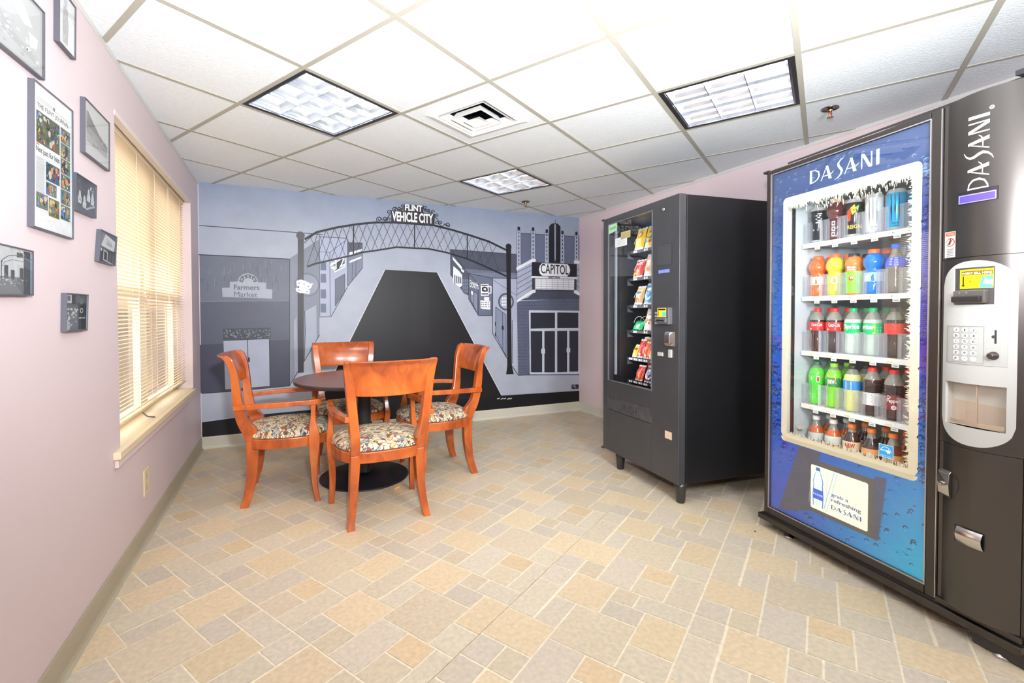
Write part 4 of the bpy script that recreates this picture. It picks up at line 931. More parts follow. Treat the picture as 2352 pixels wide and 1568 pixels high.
(9,(38,38,46),('s',0.0075,[(1.362,2.23),(1.35,2.237),(1.333,2.24),(1.327,2.246),(1.324,2.253),(1.324,2.261),(1.328,2.268),(1.334,2.272),(1.341,2.274),(1.347,2.273),(1.352,2.269),(1.354,2.265),(1.354,2.259),(1.351,2.255),(1.348,2.253),(1.344,2.252),(1.34,2.253),(1.338,2.255),(1.337,2.257)])),
(9,(38,38,46),('s',0.0075,[(1.357,2.223),(1.358,2.229),(1.357,2.235),(1.354,2.239),(1.349,2.241),(1.345,2.242),(1.34,2.241),(1.336,2.238),(1.334,2.235),(1.333,2.231),(1.333,2.228),(1.335,2.226),(1.337,2.224),(1.34,2.224),(1.342,2.224),(1.344,2.226),(1.345,2.227)])),
(9,(38,38,46),('s',0.0075,[(1.418,2.212),(1.394,2.215),(1.363,2.22),(1.361,2.228),(1.363,2.235),(1.368,2.241),(1.374,2.245),(1.381,2.245),(1.386,2.243),(1.39,2.239),(1.391,2.234),(1.39,2.23),(1.387,2.226),(1.383,2.224),(1.38,2.223),(1.376,2.225),(1.375,2.227),(1.374,2.229),(1.375,2.232)])),
(9,(38,38,46),('s',0.0075,[(1.441,2.223),(1.441,2.23),(1.437,2.236),(1.432,2.239),(1.426,2.241),(1.42,2.24),(1.415,2.237),(1.411,2.233),(1.409,2.228),(1.41,2.224),(1.411,2.22),(1.414,2.218),(1.418,2.217),(1.421,2.217),(1.424,2.219),(1.425,2.221),(1.426,2.223)])),
(9,(38,38,46),('s',0.0075,[(1.487,2.128),(1.469,2.155),(1.451,2.171),(1.455,2.172),(1.449,2.179),(1.448,2.187),(1.45,2.195),(1.455,2.201),(1.462,2.204),(1.469,2.205),(1.475,2.202),(1.479,2.198),(1.48,2.192),(1.479,2.187),(1.475,2.184),(1.471,2.182),(1.467,2.182),(1.464,2.183),(1.462,2.185),(1.462,2.188)])),
(9,(38,38,46),('s',0.0075,[(1.483,2.101),(1.485,2.109),(1.484,2.116),(1.481,2.122),(1.476,2.126),(1.47,2.127),(1.463,2.126),(1.458,2.124),(1.455,2.12),(1.453,2.115),(1.453,2.111),(1.455,2.107),(1.458,2.105),(1.461,2.104),(1.464,2.104),(1.467,2.106),(1.468,2.108)])),
(9,(38,38,46),('s',0.0075,[(1.545,2.068),(1.514,2.083),(1.489,2.104),(1.488,2.113),(1.49,2.121),(1.495,2.128),(1.502,2.132),(1.51,2.133),(1.516,2.13),(1.52,2.126),(1.522,2.12),(1.521,2.114),(1.517,2.11),(1.513,2.108),(1.508,2.107),(1.505,2.109),(1.503,2.112),(1.502,2.114),(1.503,2.117)])),
(9,(38,38,46),('s',0.0075,[(1.529,2.073),(1.552,2.109),(1.601,2.081),(1.607,2.092),(1.607,2.104),(1.602,2.113),(1.593,2.119),(1.582,2.119),(1.573,2.115),(1.567,2.109),(1.564,2.101),(1.566,2.093),(1.571,2.088),(1.577,2.086),(1.583,2.087),(1.588,2.09),(1.59,2.095),(1.59,2.099),(1.588,2.102)]))]

# ================================================================== FLOOR (sheet vinyl printed with a modular stone pattern)
FO = (1.523639, .996550); fa = R(30.5); FU = (math.cos(fa), math.sin(fa)); FV = (-math.sin(fa), math.cos(fa))
def fl(u, v, z=0):
    u += FO[0]; v += FO[1]; return (u*FU[0]+v*FV[0], u*FU[1]+v*FV[1], z)
TAN, TAN2, BEI, BEI2, GRY, GRY2 = (214, 194, 162), (209, 186, 151), (207, 194, 172), (205, 190, 165), (199, 187, 170), (203, 191, 172)
TILES = [(.513, .698, -.212, 0, TAN), (0, .26, -.113, 0, BEI), (.26, .388, -.113, 0, GRY2), (.388, .513, -.113, 0, GRY), (.388, .513, -.212, -.113, BEI2),
    (.18, .388, -.307, -.117, TAN), (.0, .18, -.212, -.117, GRY2), (-.062, .18, -.455, -.212, BEI2), (.18, .285, -.455, -.307, GRY), (.285, .388, -.405, -.307, BEI2),
    (.388, .635, -.358, -.212, GRY2), (.518, .633, -.494, -.358, TAN2), (.388, .518, -.494, -.358, BEI2), (.388, .633, -.612, -.494, BEI), (.285, .388, -.612, -.405, GRY2),
    (.078, .285, -.612, -.455, TAN), (-.062, .078, -.612, -.455, BEI)]
fm = MB(); PU, PV, g = .6955, .612, .0038
for i in range(-9, 12):
    for j in range(-9, 9):
        for side in (0, 1):
            for u0_, u1_, v0_, v1_, c in TILES:
                a0, a1, b0, b1 = u0_+i*PU, u1_+i*PU, v0_+j*PV, v1_+j*PV
                if side: a0 -= .277; a1 -= .277; b0 -= .04; b1 -= .04
                if side == 0 and b0 > -.01 or side == 1 and b1 < .01: continue
                if side == 1: b0 = max(b0, -g)
                k = random.uniform(-5, 5); cc = tuple(max(0, min(255, x+k+random.uniform(-.7, .7))) for x in c)
                p = [fl(a0+g, b0+g, .0012), fl(a1-g, b0+g, .0012), fl(a1-g, b1-g, .0012), fl(a0+g, b1-g, .0012)]
                if all(q[0] < XL-.1 for q in p) or all(q[0] > XR+.1 for q in p) or all(q[1] < YB-.1 for q in p) or all(q[1] > YM+.1 for q in p): continue
                fm.add(p, [(0, 1, 2, 3)], cc)
fm.add([fl(-6, -.0007, .0015), fl(9, -.0007, .0015), fl(9, .0007, .0015), fl(-6, .0007, .0015)], [(0, 1, 2, 3)], (150, 125, 100))
M_floor = mat('stone_pattern_vinyl', rough=.38, attr=True, noise=.11, nscale=55, spec=.35)
floor = fm.build('floor', M_floor)
bm = bmesh.new(); bm.from_mesh(floor.data)
for pc, no in (((XL, 0, 0), (-1, 0, 0)), ((XR, 0, 0), (1, 0, 0)), ((0, YB, 0), (0, -1, 0)), ((0, YM, 0), (0, 1, 0))):
    bmesh.ops.bisect_plane(bm, geom=bm.verts[:]+bm.edges[:]+bm.faces[:], plane_co=pc, plane_no=no, clear_outer=True)
lay = bm.loops.layers.float_color.get('Col')
q = [bm.verts.new(p) for p in ((XL-.2, YB-.2, 0), (XR+.2, YB-.2, 0), (XR+.2, YM+.2, 0), (XL-.2, YM+.2, 0), (XL-.2, YB-.2, -.1), (XR+.2, YB-.2, -.1), (XR+.2, YM+.2, -.1), (XL-.2, YM+.2, -.1))]
for f_ in ((0, 1, 2, 3), (7, 6, 5, 4), (4, 5, 1, 0), (6, 7, 3, 2), (5, 6, 2, 1), (7, 4, 0, 3)):
    f = bm.faces.new([q[i] for i in f_])
    for l_ in f.loops: l_[lay] = lin((238, 226, 202)) + (1,)
bm.to_mesh(floor.data); bm.free(); struct(floor)

# ================================================================== WALLS
WY0, WY1, WZ0, WZ1 = 2.50, 4.275, .56, 2.068
m = MB(); X0 = XL-.16
m.box((X0, YB, 0), (XL, WY0, CH)); m.box((X0, WY1, 0), (XL, YM, CH)); m.box((X0, WY0, 0), (XL, WY1, WZ0)); m.box((X0, WY0, WZ1), (XL, WY1, CH))
struct(m.build('wall_left', M_wall))
struct(MB().box((XR, YB, 0), (XR+.1, YM, CH)).build('wall_right', M_wallR))
struct(MB().box((XL-.16, YM, 0), (XR+.1, YM+.1, CH)).build('wall_back', mat('wall_paint_blue', (150, 165, 195), .5)))
m = MB(); m.box((XL-.16, YB-.1, 0), (.6, YB, CH)); m.box((1.7, YB-.1, 0), (XR+.1, YB, CH)); m.box((.6, YB-.1, 2.05), (1.7, YB, CH)); m.box((.5, YB-1.4, 0), (1.8, YB-1.3, CH))
struct(m.build('wall_front', M_wall))
# skirting: vinyl cove base
def cove(name, pts, m_, flip):
    b = MB(); prof = [(0, .103), (.003, .105), (.005, .1), (.005, .022), (.009, .008), (.020, 0), (0, 0)]
    rg = []
    for (x, y, nx, ny) in pts: rg.append([(x+nx*d, y+ny*d, z) for d, z in prof])
    b.rings(rg, smooth=False); return struct(b.build(name, m_))
cove('baseboard_left', [(XL, YB, 1, 0), (XL, YM, 1, 0)], M_base, 0)
cove('baseboard_back', [(XL, YM, 0, -1), (XR, YM, 0, -1)], M_base2, 0)
cove('baseboard_right', [(XR, YM, -1, 0), (XR, YB, -1, 0)], M_base2, 0)
# ceiling wall angle
for n_, a, b in (('trim_1', (XL, YB, CH-.022), (XL+.004, YM, CH)), ('trim_2', (XR-.004, YB, CH-.022), (XR, YM, CH))):
    struct(MB().box(a, b).build(n_, mat('wall_angle', (205, 203, 200), .4)))
struct(MB().box((XL, YM-.003, .1), (XL+.006, YM, CH)).build('trim_3', mat('corner_bead', (200, 198, 205), .5)))

# ================================================================== CEILING
T = .6096; ga = R(30.212); GO = (.09325, 2.28543); E1 = (math.cos(ga), math.sin(ga)); E2 = (-math.sin(ga), math.cos(ga))
def gp(i, j, z=CH): return (GO[0]+T*(i*E1[0]+j*E2[0]), GO[1]+T*(i*E1[1]+j*E2[1]), z)
LIGHTS = [(0, 0), (3, 0), (2, -3), (-1, -3), (1, -6)]; VENT = (1, -1)
M_tile = mat('mineral_fibre_tile', (229, 235, 239), .9, bump=1.0, bscale=110, noise=.05, nscale=120)
bm = bmesh.new()
vs = [bm.verts.new(p) for p in ((XL-.16, YB-.1, CH), (XL-.16, YM+.1, CH), (XR+.1, YM+.1, CH), (XR+.1, YB-.1, CH))]; bm.faces.new(vs)
for k in range(-14, 14):
    for d in (E1, E2):
        bmesh.ops.bisect_plane(bm, geom=bm.verts[:]+bm.edges[:]+bm.faces[:], plane_co=(GO[0]+T*k*d[0], GO[1]+T*k*d[1], 0), plane_no=(d[0], d[1], 0))
kill = []
for f in bm.faces:
    c = f.calc_center_median(); dx, dy = c.x-GO[0], c.y-GO[1]
    ij = (math.floor((dx*E1[0]+dy*E1[1])/T), math.floor((dx*E2[0]+dy*E2[1])/T))
    if ij in LIGHTS or ij == VENT: kill.append(f)
bmesh.ops.delete(bm, geom=kill, context='FACES')
me = bpy.data.meshes.new('ceiling'); bm.to_mesh(me); bm.free(); me.materials.append(M_tile)
ceil = bpy.data.objects.new('ceiling', me); C.objects.link(ceil); struct(ceil)
M_tee = mat('ceiling_tee', (172, 169, 157), .5)
def clipl(p, d):
    t0, t1 = -20, 20
    for k, lo, hi in ((0, XL, XR), (1, YB, YM)):
        if abs(d[k]) < 1e-9: continue
        a, b = (lo-p[k])/d[k], (hi-p[k])/d[k]; t0, t1 = max(t0, min(a, b)), min(t1, max(a, b))
    return (t0, t1) if t1-t0 > .03 else None
gm = MB()
for k in range(-14, 14):
    for d, n_, z in ((E2, E1, .0030), (E1, E2, .0034)):
        p = (GO[0]+T*k*n_[0], GO[1]+T*k*n_[1]); r_ = clipl(p, d)
        if r_: gm.box((r_[0], -.0115, CH-z), (r_[1], .0115, CH-.0002), F=lambda a, b, c: (p[0]+a*d[0]+b*n_[0], p[1]+a*d[1]+b*n_[1], c))
gm.build('ceiling_grid', M_tee, ceil)

# ---- recessed parabolic troffers
M_tube = mat('fluorescent_tube', (255, 252, 245), .5, emit=42, emc=(255, 252, 244))
M_house = mat('troffer_housing', (238, 240, 245), .35)
M_louv = mat('louver_aluminium', (214, 220, 230), .16, .9)
def troffer(ij, label):
    o = gp(*ij, CH); cx = gp(ij[0]+.5, ij[1]+.5)
    t = thing('ceiling_light', (cx[0], cx[1], CH), label, 'ceiling light', group='recessed ceiling lights')
    F = lambda a, b, z: (o[0]+a*E1[0]+b*E2[0], o[1]+a*E1[1]+b*E2[1], CH+z)
    m = MB(); z1 = .11; a, b = .012, T-.012
    m.add([F(a, a, 0), F(b, a, 0), F(b, b, 0), F(a, b, 0), F(a+.03, a+.03, z1), F(b-.03, a+.03, z1), F(b-.03, b-.03, z1), F(a+.03, b-.03, z1)], [(0, 1, 5, 4), (1, 2, 6, 5), (2, 3, 7, 6), (3, 0, 4, 7), (4, 5, 6, 7)])
    m.build('housing', M_house, t)
    def ring(w0, w1, z0, z1_, name, mm):
        m = MB()
        for q in ((w0, w0, T-w0, w1), (w0, T-w1, T-w0, T-w0), (w0, w1, w1, T-w1), (T-w1, w1, T-w0, T-w1)): m.box((q[0], q[1], z0), (q[2], q[3], z1_), F=F)
        m.build(name, mm, t)
    ring(.0125, .030, -.004, .012, 'outer_frame', mat('troffer_black_reveal', (38, 38, 42), .4))
    ring(.030, .037, -.002, .02, 'inner_frame', M_alu)
    m = MB(); n = 3; lo, hi = .04, T-.04; st = (hi-lo)/n
    for k in range(n+1):
        c = lo+st*k
        for ax in (0, 1):
            rg = []
            for z, w_ in ((.004, .0015), (.018, .004), (.034, .009), (.052, .018)):
                pr = [(lo, c-w_), (hi, c-w_), (hi, c+w_), (lo, c+w_)]
                rg.append([F(*(p if ax == 0 else (p[1], p[0])), z) for p in pr])
            m.rings(rg, smooth=False)
    m.build('louver', M_louv, t)
    for k in range(3):
        c = lo+st*(k+.5)
        MB().tube([F(.06, c, .082), F(T-.06, c, .082)], .0125, 10).build('lamp_tube', M_tube, t)
troffer((0, 0), 'recessed troffer light nearest the window, largest lit square in the ceiling')
troffer((3, 0), 'smaller-looking recessed troffer light far off near the mural wall')
troffer((2, -3), 'recessed troffer light above the space in front of the drinks machine')
troffer((-1, -3), 'recessed troffer light overhead, out of the picture above the camera')
troffer((1, -6), 'recessed troffer light added unseen behind the camera')  # out of view, added for fill and for reflections in the machines

# ---- air diffuser
vc = gp(1.5, -.5); o = gp(1, -1)
t = thing('air_vent', (vc[0], vc[1], CH), 'square white stepped air diffuser in the ceiling between the lights', 'vent')
F = lambda a, b, z: (vc[0]+a*E1[0]+b*E2[0], vc[1]+a*E1[1]+b*E2[1], CH+z)
def sq(h, z): return [F(-h, -h, z), F(h, -h, z), F(h, h, z), F(-h, h, z)]
MB().rings([sq(T/2-.0115, -.0), sq(.172, -.0)], cap=False, smooth=False).build('ceiling_panel', M_tile, t)
M_vent = mat('vent_enamel', (236, 235, 232), .3)
MB().rings([sq(.215, -.001), sq(.213, -.006), sq(.178, -.014), sq(.168, -.006), sq(.160, .03)], cap=False, smooth=False).build('flange', M_vent, t)
for n_, (hb, ht, zb, zt) in enumerate(((.160, .134, -.012, .022), (.108, .084, -.020, .014), (.058, .0, -.028, -.004))):
    MB().rings([sq(ht, zt), sq(hb-.004, zb), sq(hb, zb), sq(ht+.002, zt+.004)], cap=False, smooth=False).build('cone', M_vent, t)
m = MB()
for s in (1, -1):
    m.box((-.15, -.004, .026), (.15, .004, .034), F=lambda a, b, z: F(a, b*1.0, z)); m.box((-.004, -.15, .026), (.004, .15, .034), F=lambda a, b, z: F(a, b, z))
m.build('bracket', M_alu, t)
MB().rings([sq(.165, .03), sq(.165, .2), sq(.001, .2)], cap=False, smooth=False).build('duct_collar', mat('duct_metal', (60, 88, 104), .3, .8), t)

# ---- sprinkler heads
def sprinkler(x, y, label):
    t = thing('fire_sprinkler', (x, y, CH), label, 'sprinkler', group='pendent fire sprinklers')
    MB().lathe([(.0, -.002), (.030, -.002), (.040, -.008), (.041, -.004), (.03, -.0), (0, 0)], 24, (x, y, CH)).build('escutcheon', mat('steel_plate', (150, 142, 132), .25, 1), t)
    MB().lathe([(.011, 0), (.012, -.018), (.008, -.022), (.0075, -.026)], 12, (x, y, CH)).build('body', mat('brass_chrome', (205, 175, 130), .22, 1), t)
    m = MB()
    for s in (-1, 1): m.tube([(x+s*.010, y, CH-.018), (x+s*.0135, y, CH-.030), (x+s*.011, y, CH-.045), (x+s*.003, y, CH-.053)], .0028, 6)
    m.build('frame_arms', MC['brass_chrome'], t)
    MB().lathe([(.0018, -.024), (.0025, -.035), (.0018, -.05)], 8, (x, y, CH)).build('glass_bulb', mat('red_bulb', (205, 60, 30), .1, coat=1), t)
    MB().lathe([(.0, -.053), (.016, -.054), (.0165, -.0565), (0, -.057)], 16, (x, y, CH)).build('deflector', MC['brass_chrome'], t)
sprinkler(2.257, 4.144, 'small brass ceiling sprinkler beyond the far light near the mural wall')
sprinkler(2.785, 1.598, 'brass ceiling sprinkler above the drinks machine')

# ================================================================== WINDOW
wn = thing('window_1', (XL-.13, (WY0+WY1)/2, WZ0), 'double-hung window behind the blind', 'window'); wn['kind'] = 'structure'
M_sash = mat('vinyl_sash', (238, 232, 220), .4)
m = MB(); wx0, wx1, mid = XL-.155, XL-.115, (WY0+WY1)/2
m.box((wx0, WY0, WZ0), (wx1, WY0+.05, WZ1)); m.box((wx0, WY1-.05, WZ0), (wx1, WY1, WZ1)); m.box((wx0, WY0, WZ1-.05), (wx1, WY1, WZ1)); m.box((wx0, WY0, WZ0), (wx1, WY1, WZ0+.07)); m.box((wx0+.001, mid-.045, WZ0+.069), (wx1-.001, mid+.045, WZ1-.049))
m.build('window_frame', M_sash, wn)
for a, b in ((WY0+.05, mid-.045), (mid+.045, WY1-.05)):
    m = MB(); z = 1.30
    m.box((wx0+.005, a, z-.025), (wx1+.008, b, z+.025)); m.box((wx0+.005, a, WZ0+.07), (wx1, a+.03, z)); m.box((wx0+.005, b-.03, WZ0+.07), (wx1, b, z))
    m.build('sash', M_sash, wn)
    MB().add([(wx0+.012, a, WZ0+.06), (wx0+.012, b, WZ0+.06), (wx0+.012, b, WZ1-.04), (wx0+.012, a, WZ1-.04)], [(0, 1, 2, 3)]).build('pane', M_glass, wn)
s = MB(); s.box((XL-.115, WY0, WZ0), (XL, WY1, .588)); s.box((XL, 2.40, .556), (XL+.028, 4.215, .588)); s.build('window_sill', M_cream, wn, bevel=.003)
MB().box((XL, 2.42, .516), (XL+.014, 4.19, .5555)).build('sill_apron', mat('apron_paint', (226, 208, 210), .5), wn, bevel=.003)
MB().box((XL-.03, WY0, 2.046), (XL+.003, WY1, WZ1)).build('window_head_trim', mat('head_trim', (224, 212, 205), .5), wn)
# blind
bl = thing('window_blind', (XL-.06, mid, .64), 'cream horizontal mini blind lowered over the window, slats half open', 'blind')
M_slat = bpy.data.materials.new('blind_slat'); M_slat.use_nodes = True; n = M_slat.node_tree; b = n.nodes['Principled BSDF']
b.inputs['Base Color'].default_value = lin((246, 238, 220)) + (1,); b.inputs['Roughness'].default_value = .4
tr = n.nodes.new('ShaderNodeBsdfTranslucent'); tr.inputs[0].default_value = lin((252, 234, 202)) + (1,)
mx = n.nodes.new('ShaderNodeMixShader'); mx.inputs[0].default_value = .45
n.links.new(b.outputs[0], mx.inputs[1]); n.links.new(tr.outputs[0], mx.inputs[2]); n.links.new(mx.outputs[0], n.nodes['Material Output'].inputs[0])
m = MB(); z = .672; bx = XL-.06; k = 0
while z < 2.03:
    tl = R(-19)   # room edge of every slat tipped up
    rg = []
    for y in (WY0+.012, WY1-.012):
        rg.append([(bx+u*math.cos(tl), y, z-u*math.sin(tl)*-1*-1 + (1-(u/.0125)**2)*.0022) for u in (-.0125, -.006, 0, .006, .0125)])
    m.rings(rg, cap=False, closed=False, smooth=True); z += .0198
m.build('slats', M_slat, bl)
MB().box((bx-.016, WY0+.008, 2.03), (bx+.016, WY1-.008, 2.062)).build('head_rail', M_cream, bl, bevel=.002)
MB().box((bx-.013, WY0+.012, .640), (bx+.013, WY1-.012, .655)).build('bottom_rail', M_cream, bl, bevel=.003)
for k in range(5):
    y = WY0+.16+k*(WY1-WY0-.32)/4; m = MB()
    for s_ in (-1, 1): m.box((bx+s_*.0135-.0006, y-.0018, .65), (bx+s_*.0135+.0006, y+.0018, 2.035))
    m.build('ladder_cord', mat('blind_cord', (245, 236, 215), .7), bl)
MB().tube([(bx+.022, WY0+.045, 2.03), (bx+.026, WY0+.047, 1.34)], .0065, 8).build('tilt_wand', mat('clear_wand', (250, 248, 240), .2, coat=1), bl)
MB().tube([(bx+.02, mid+.3, 2.03), (bx+.02, mid+.3, .62)], .0012, 5).build('lift_cord', MC['blind_cord'], bl)
MB().tube([(bx+.05, mid-.25, .590), (bx+.02, mid-.27, .600), (bx+.0, mid-.29, .63)], .004, 6).build('cord_tassel', mat('tassel', (95, 90, 84), .5), bl)

# ---- outlet
t = thing('wall_outlet', (XL, 2.885, .305), 'ivory duplex outlet low on the lilac wall under the window', 'outlet')
MB().box((XL, 2.838, .238), (XL+.006, 2.932, .372)).build('cover_plate', mat('ivory_plastic', (226, 212, 176), .35), t, bevel=.003)
for z in (.333, .277):
    a = Art(lambda a, b, l: (XL+.0062+.0008*l, a, b)); a.rrect(0, (214, 200, 165), 2.868, z-.019, 2.902, z+.019, .01)
    for y, h in ((2.878, .006), (2.892, .0075)): a.rect(1, (60, 52, 40), y-.001, z-h+.003, y+.001, z+h)
    a.circle(1, (60, 52, 40), 2.885, z-.011, .003, 10); a.build('socket', M_pprint, t)

# ================================================================== MURAL painted on the end wall
a = Art(lambda x, z, l: (x, YM-.0015-.00045*l, z))
def band(z0, z1, c0, c1):
    a.add([a.fn(XL, z0, 0), a.fn(XR, z0, 0), a.fn(XR, z1, 0), a.fn(XL, z1, 0)], [(0, 1, 2, 3)], [c0, c0, c1, c1])
band(.1, 1.35, (168, 175, 191), (170, 177, 193)); band(1.35, 1.95, (170, 177, 193), (163, 171, 188)); band(1.95, CH, (163, 171, 188), (136, 148, 170))
for l, c, d in MURAL:
    if d[0] == 's': a.stroke(l, c, d[2], d[1])
    elif d[0] == 'c': a.circle(l, c, d[1][0], d[1][1], d[2])
    elif d[0] == 't': a.text(l, c, d[1], d[2], d[3], d[4], .035 if 'CITY' in d[1] or 'FLINT' in d[1] else 0 if 'arke' in d[1] else .012)
    else: a.poly(l, c, d)
mu = a.build('mural', mat('mural_paint', rough=.42, attr=True, noise=.05, nscale=7, bump=.12, bscale=60, spec=.3))
tag(mu, 'blue and grey street mural with lattice arch, black road and theatre on the end wall', 'mural')

# ================================================================== PICTURES on the window wall
M_fr = mat('frame_side', (82, 82, 92), .4); PT = .016
def picture(q, label, draw, edge=(30, 30, 36), cat='picture', mb=.012):
    BL, BR, TR, TL = q
    def B(u, v): return (BL[0]*(1-u)*(1-v)+BR[0]*u*(1-v)+TR[0]*u*v+TL[0]*(1-u)*v, BL[1]*(1-u)*(1-v)+BR[1]*u*(1-v)+TR[1]*u*v+TL[1]*(1-u)*v)
    c = B(.5, .5); t = thing('framed_picture', (XL, c[0], c[1]), label, cat, group='framed pictures on the lilac wall')
    w_, h_ = BR[0]-BL[0], TL[1]-BL[1]; du, dv = .0035/w_, .0035/h_
    m = MB()
    for d0, d1, e0, e1 in ((0, 1, 0, dv), (0, 1, 1-dv, 1), (0, du, dv, 1-dv), (1-du, 1, dv, 1-dv)):
        m.box((.0005, d0, e0), (PT, d1, e1), F=lambda x, u, v: (XL+x, *B(u, v)))
    m.build('frame', M_fr, t)
    a = Art(lambda u, v, l: (XL+PT-.0045+.0003*l, *B(u, v))); a.rect(0, edge, du, dv, 1-du, 1-dv); draw(a); a.build('print', M_pprint, t)
    p = [B(du, dv), B(1-du, dv), B(1-du, 1-dv), B(du, 1-dv)]
    MB().add([(XL+PT-.001, *z) for z in p], [(0, 1, 2, 3)]).build('glazing', M_glass, t)
def G(v): return (v, v+3, v+4)
rd = random.Random(5)
def blobs(a, l, n_, lo, hi, x0, y0, x1, y1, r0, r1, cols=None):
    for i in range(n_):
        x, y, r_ = rd.uniform(x0, x1), rd.uniform(y0, y1), rd.uniform(r0, r1); r_ = min(r_, x-x0+.004, x1-x+.004)
        a.circle(l, rd.choice(cols) if cols else G(rd.randint(lo, hi)), x, y, r_, 9, min(r_*rd.uniform(.5, 1.0), y-y0+.003, y1-y+.003))
def d_crowd(a):
    a.rect(1, G(176), .02, .02, .98, .98); a.rect(2, G(196), .06, .06, .94, .94)  # greys lifted to paint the glare of the glass into the print
    a.poly(3, G(186), [(.06, .4), (.5, .5), (.8, .75), (.94, .9), (.94, .06), (.06, .06)]); a.poly(3, G(240), [(.25, .94), (.6, .94), (.82, .6), (.7, .55), (.45, .75)])
    a.poly(4, G(172), [(.1, .55), (.3, .5), (.6, .3), (.9, .25), (.9, .12), (.1, .3)]); blobs(a, 5, 70, 165, 235, .08, .1, .92, .5, .01, .03)
    a.poly(6, G(225), [(.75, .5), (.9, .5), (.88, .35), (.78, .3)])
def d_figure(a):
    a.rect(1, G(226), .03, .03, .97, .97); a.poly(2, G(240), [(.5, .05), (.9, .05), (.9, .6), (.55, .7)])
    a.circle(3, G(190), .42, .86, .10, 16); a.poly(3, G(178), [(.3, .76), (.54, .76), (.6, .45), (.55, .1), (.28, .1), (.25, .45)]); blobs(a, 4, 20, 160, 215, .28, .12, .55, .7, .01, .04)
def d_news(a):
    a.rect(1, (238, 240, 242), .012, .008, .988, .992)
    a.text(2, (60, 60, 62), 'THE FLINT JOURNAL', (.10, .825), (.90, .83), .042, .012)
    a.rect(2, (150, 150, 150), .08, .885, .92, .888); a.rect(2, (190, 190, 190), .1, .90, .45, .906); a.circle(2, (120, 120, 120), .5, .9, .03, 12, .014)
    pal = [(40, 60, 95), (30, 34, 40), (170, 60, 40), (90, 130, 60), (205, 190, 120), (60, 110, 190), (200, 200, 190), (40, 90, 60), (215, 140, 40), (20, 24, 28)]
    def ph(x0, y0, x1, y1, n_=45, base=(96, 110, 100)):
        a.rect(3, base, x0, y0, x1, y1); blobs(a, 4, n_//2, 0, 0, x0+.01, y0+.012, x1-.01, y1-.012, .016, .042, pal)
        blobs(a, 5, n_//2, 0, 0, x0+.01, y0+.012, x1-.01, y1-.012, .004, .014, pal+[(235, 235, 225)])
    ph(.08, .59, .64, .81, 90, (70, 82, 60))
    for k in range(6): ph(.67, .70-k*.115, .93, .81-k*.115, 34)
    a.rect(3, (220, 110, 60), .08, .575, .15, .585)
    a.text(2, (40, 42, 45), 'Not just for kids', (.08, .515), (.64, .515), .052, .02)
    ph(.30, .36, .64, .49, 46, (50, 80, 110)); ph(.30, .26, .56, .35, 30)
    for k in range(30): a.rect(2, (165, 166, 168), .08, .49-k*.0088, .27, .4935-k*.0088)
    ph(.08, .145, .35, .25, 34); ph(.37, .115, .63, .245, 34, (110, 100, 40)); 
    a.rect(2, (214, 240, 240), .965, .01, .985, .99)
def d_house(a):
    a.rect(1, G(206), .02, .02, .98, .98); a.poly(2, G(150), [(.08, .8), (.1, .25), (.9, .22), (.93, .45), (.6, .5), (.35, .68), (.14, .82)])
    a.poly(3, G(120), [(.1, .55), (.5, .5), (.9, .38), (.93, .45), (.6, .55), (.35, .68), (.14, .82)]); a.poly(3, G(170), [(.1, .25), (.9, .22), (.9, .30), (.1, .42)]); blobs(a, 4, 25, 110, 190, .1, .25, .9, .5, .01, .03)
def d_people(a):
    a.rect(1, G(70), .02, .02, .98, .98); a.poly(2, G(52), [(.3, .98), (.6, .98), (.55, .45), (.35, .45)]); blobs(a, 3, 25, 40, 120, .05, .1, .95, .9, .02, .07)
    for x, y in ((.2, .4), (.42, .32), (.62, .55), (.82, .5)):
        a.poly(4, G(196), [(x-.09, y-.15), (x+.06, y-.17), (x+.10, y-.04), (x+.05, y+.07), (x+.04, y+.17), (x-.01, y+.20), (x-.04, y+.13), (x-.05, y+.05), (x-.08, y-.02)]); blobs(a, 5, 9, 120, 228, x-.08, y-.14, x+.08, y+.1, .012, .03)
    a.poly(4, G(160), [(.5, .12), (.95, .3), (.95, .36), (.5, .18)]); blobs(a, 6, 18, 150, 220, .65, .7, .9, .85, .01, .03)
def d_store(a):
    a.rect(1, G(46), .02, .02, .98, .98); a.poly(2, G(200), [(.2, .95), (.95, .80), (.9, .45), (.12, .52)]); a.poly(2, G(95), [(.05, .95), (.35, .95), (.12, .55), (.05, .6)])
    a.text(3, G(70), "Donna's", (.42, .72), (.7, .68), .08); a.text(3, G(60), 'DONUTS', (.42, .60), (.76, .56), .10, .02)
    a.stroke(3, G(215), [(.28, .4), (.28, .1), (.92, .02)], .03); a.stroke(3, G(215), [(.28, .4), (.5, .36), (.5, .08)], .03); a.stroke(3, G(150), [(.66, .34), (.66, .06)], .02); a.stroke(3, G(150), [(.86, .34), (.86, .04)], .02); a.rect(3, G(225), .1, .36, .16, .44)
def d_arch(a):
    a.rect(1, G(196), .01, .02, .97, .98); a.rect(2, G(110), .01, .02, .97, .38); a.rect(2, G(72), .82, .02, .97, .95)
    a.stroke(3, G(75), [(.4, .62), (.42, .7), (.52, .79), (.65, .83), (.78, .83), (.86, .8)], .012); a.stroke(3, G(95), [(.4, .55), (.46, .66), (.6, .73), (.84, .72)], .008); a.stroke(3, G(70), [(.4, .68), (.4, .3)], .012)
    for x, h in ((.45, .60), (.57, .52), (.74, .58)): a.rect(3, G(80), x, .35, x+.07, h)
    blobs(a, 4, 60, 90, 220, .05, .2, .9, .36, .008, .02); a.rect(5, (175, 205, 225), .955, .03, .972, .97); a.rect(3, G(55), .68, .8, .8, .9); a.rect(3, G(30), .01, .02, .05, .5)
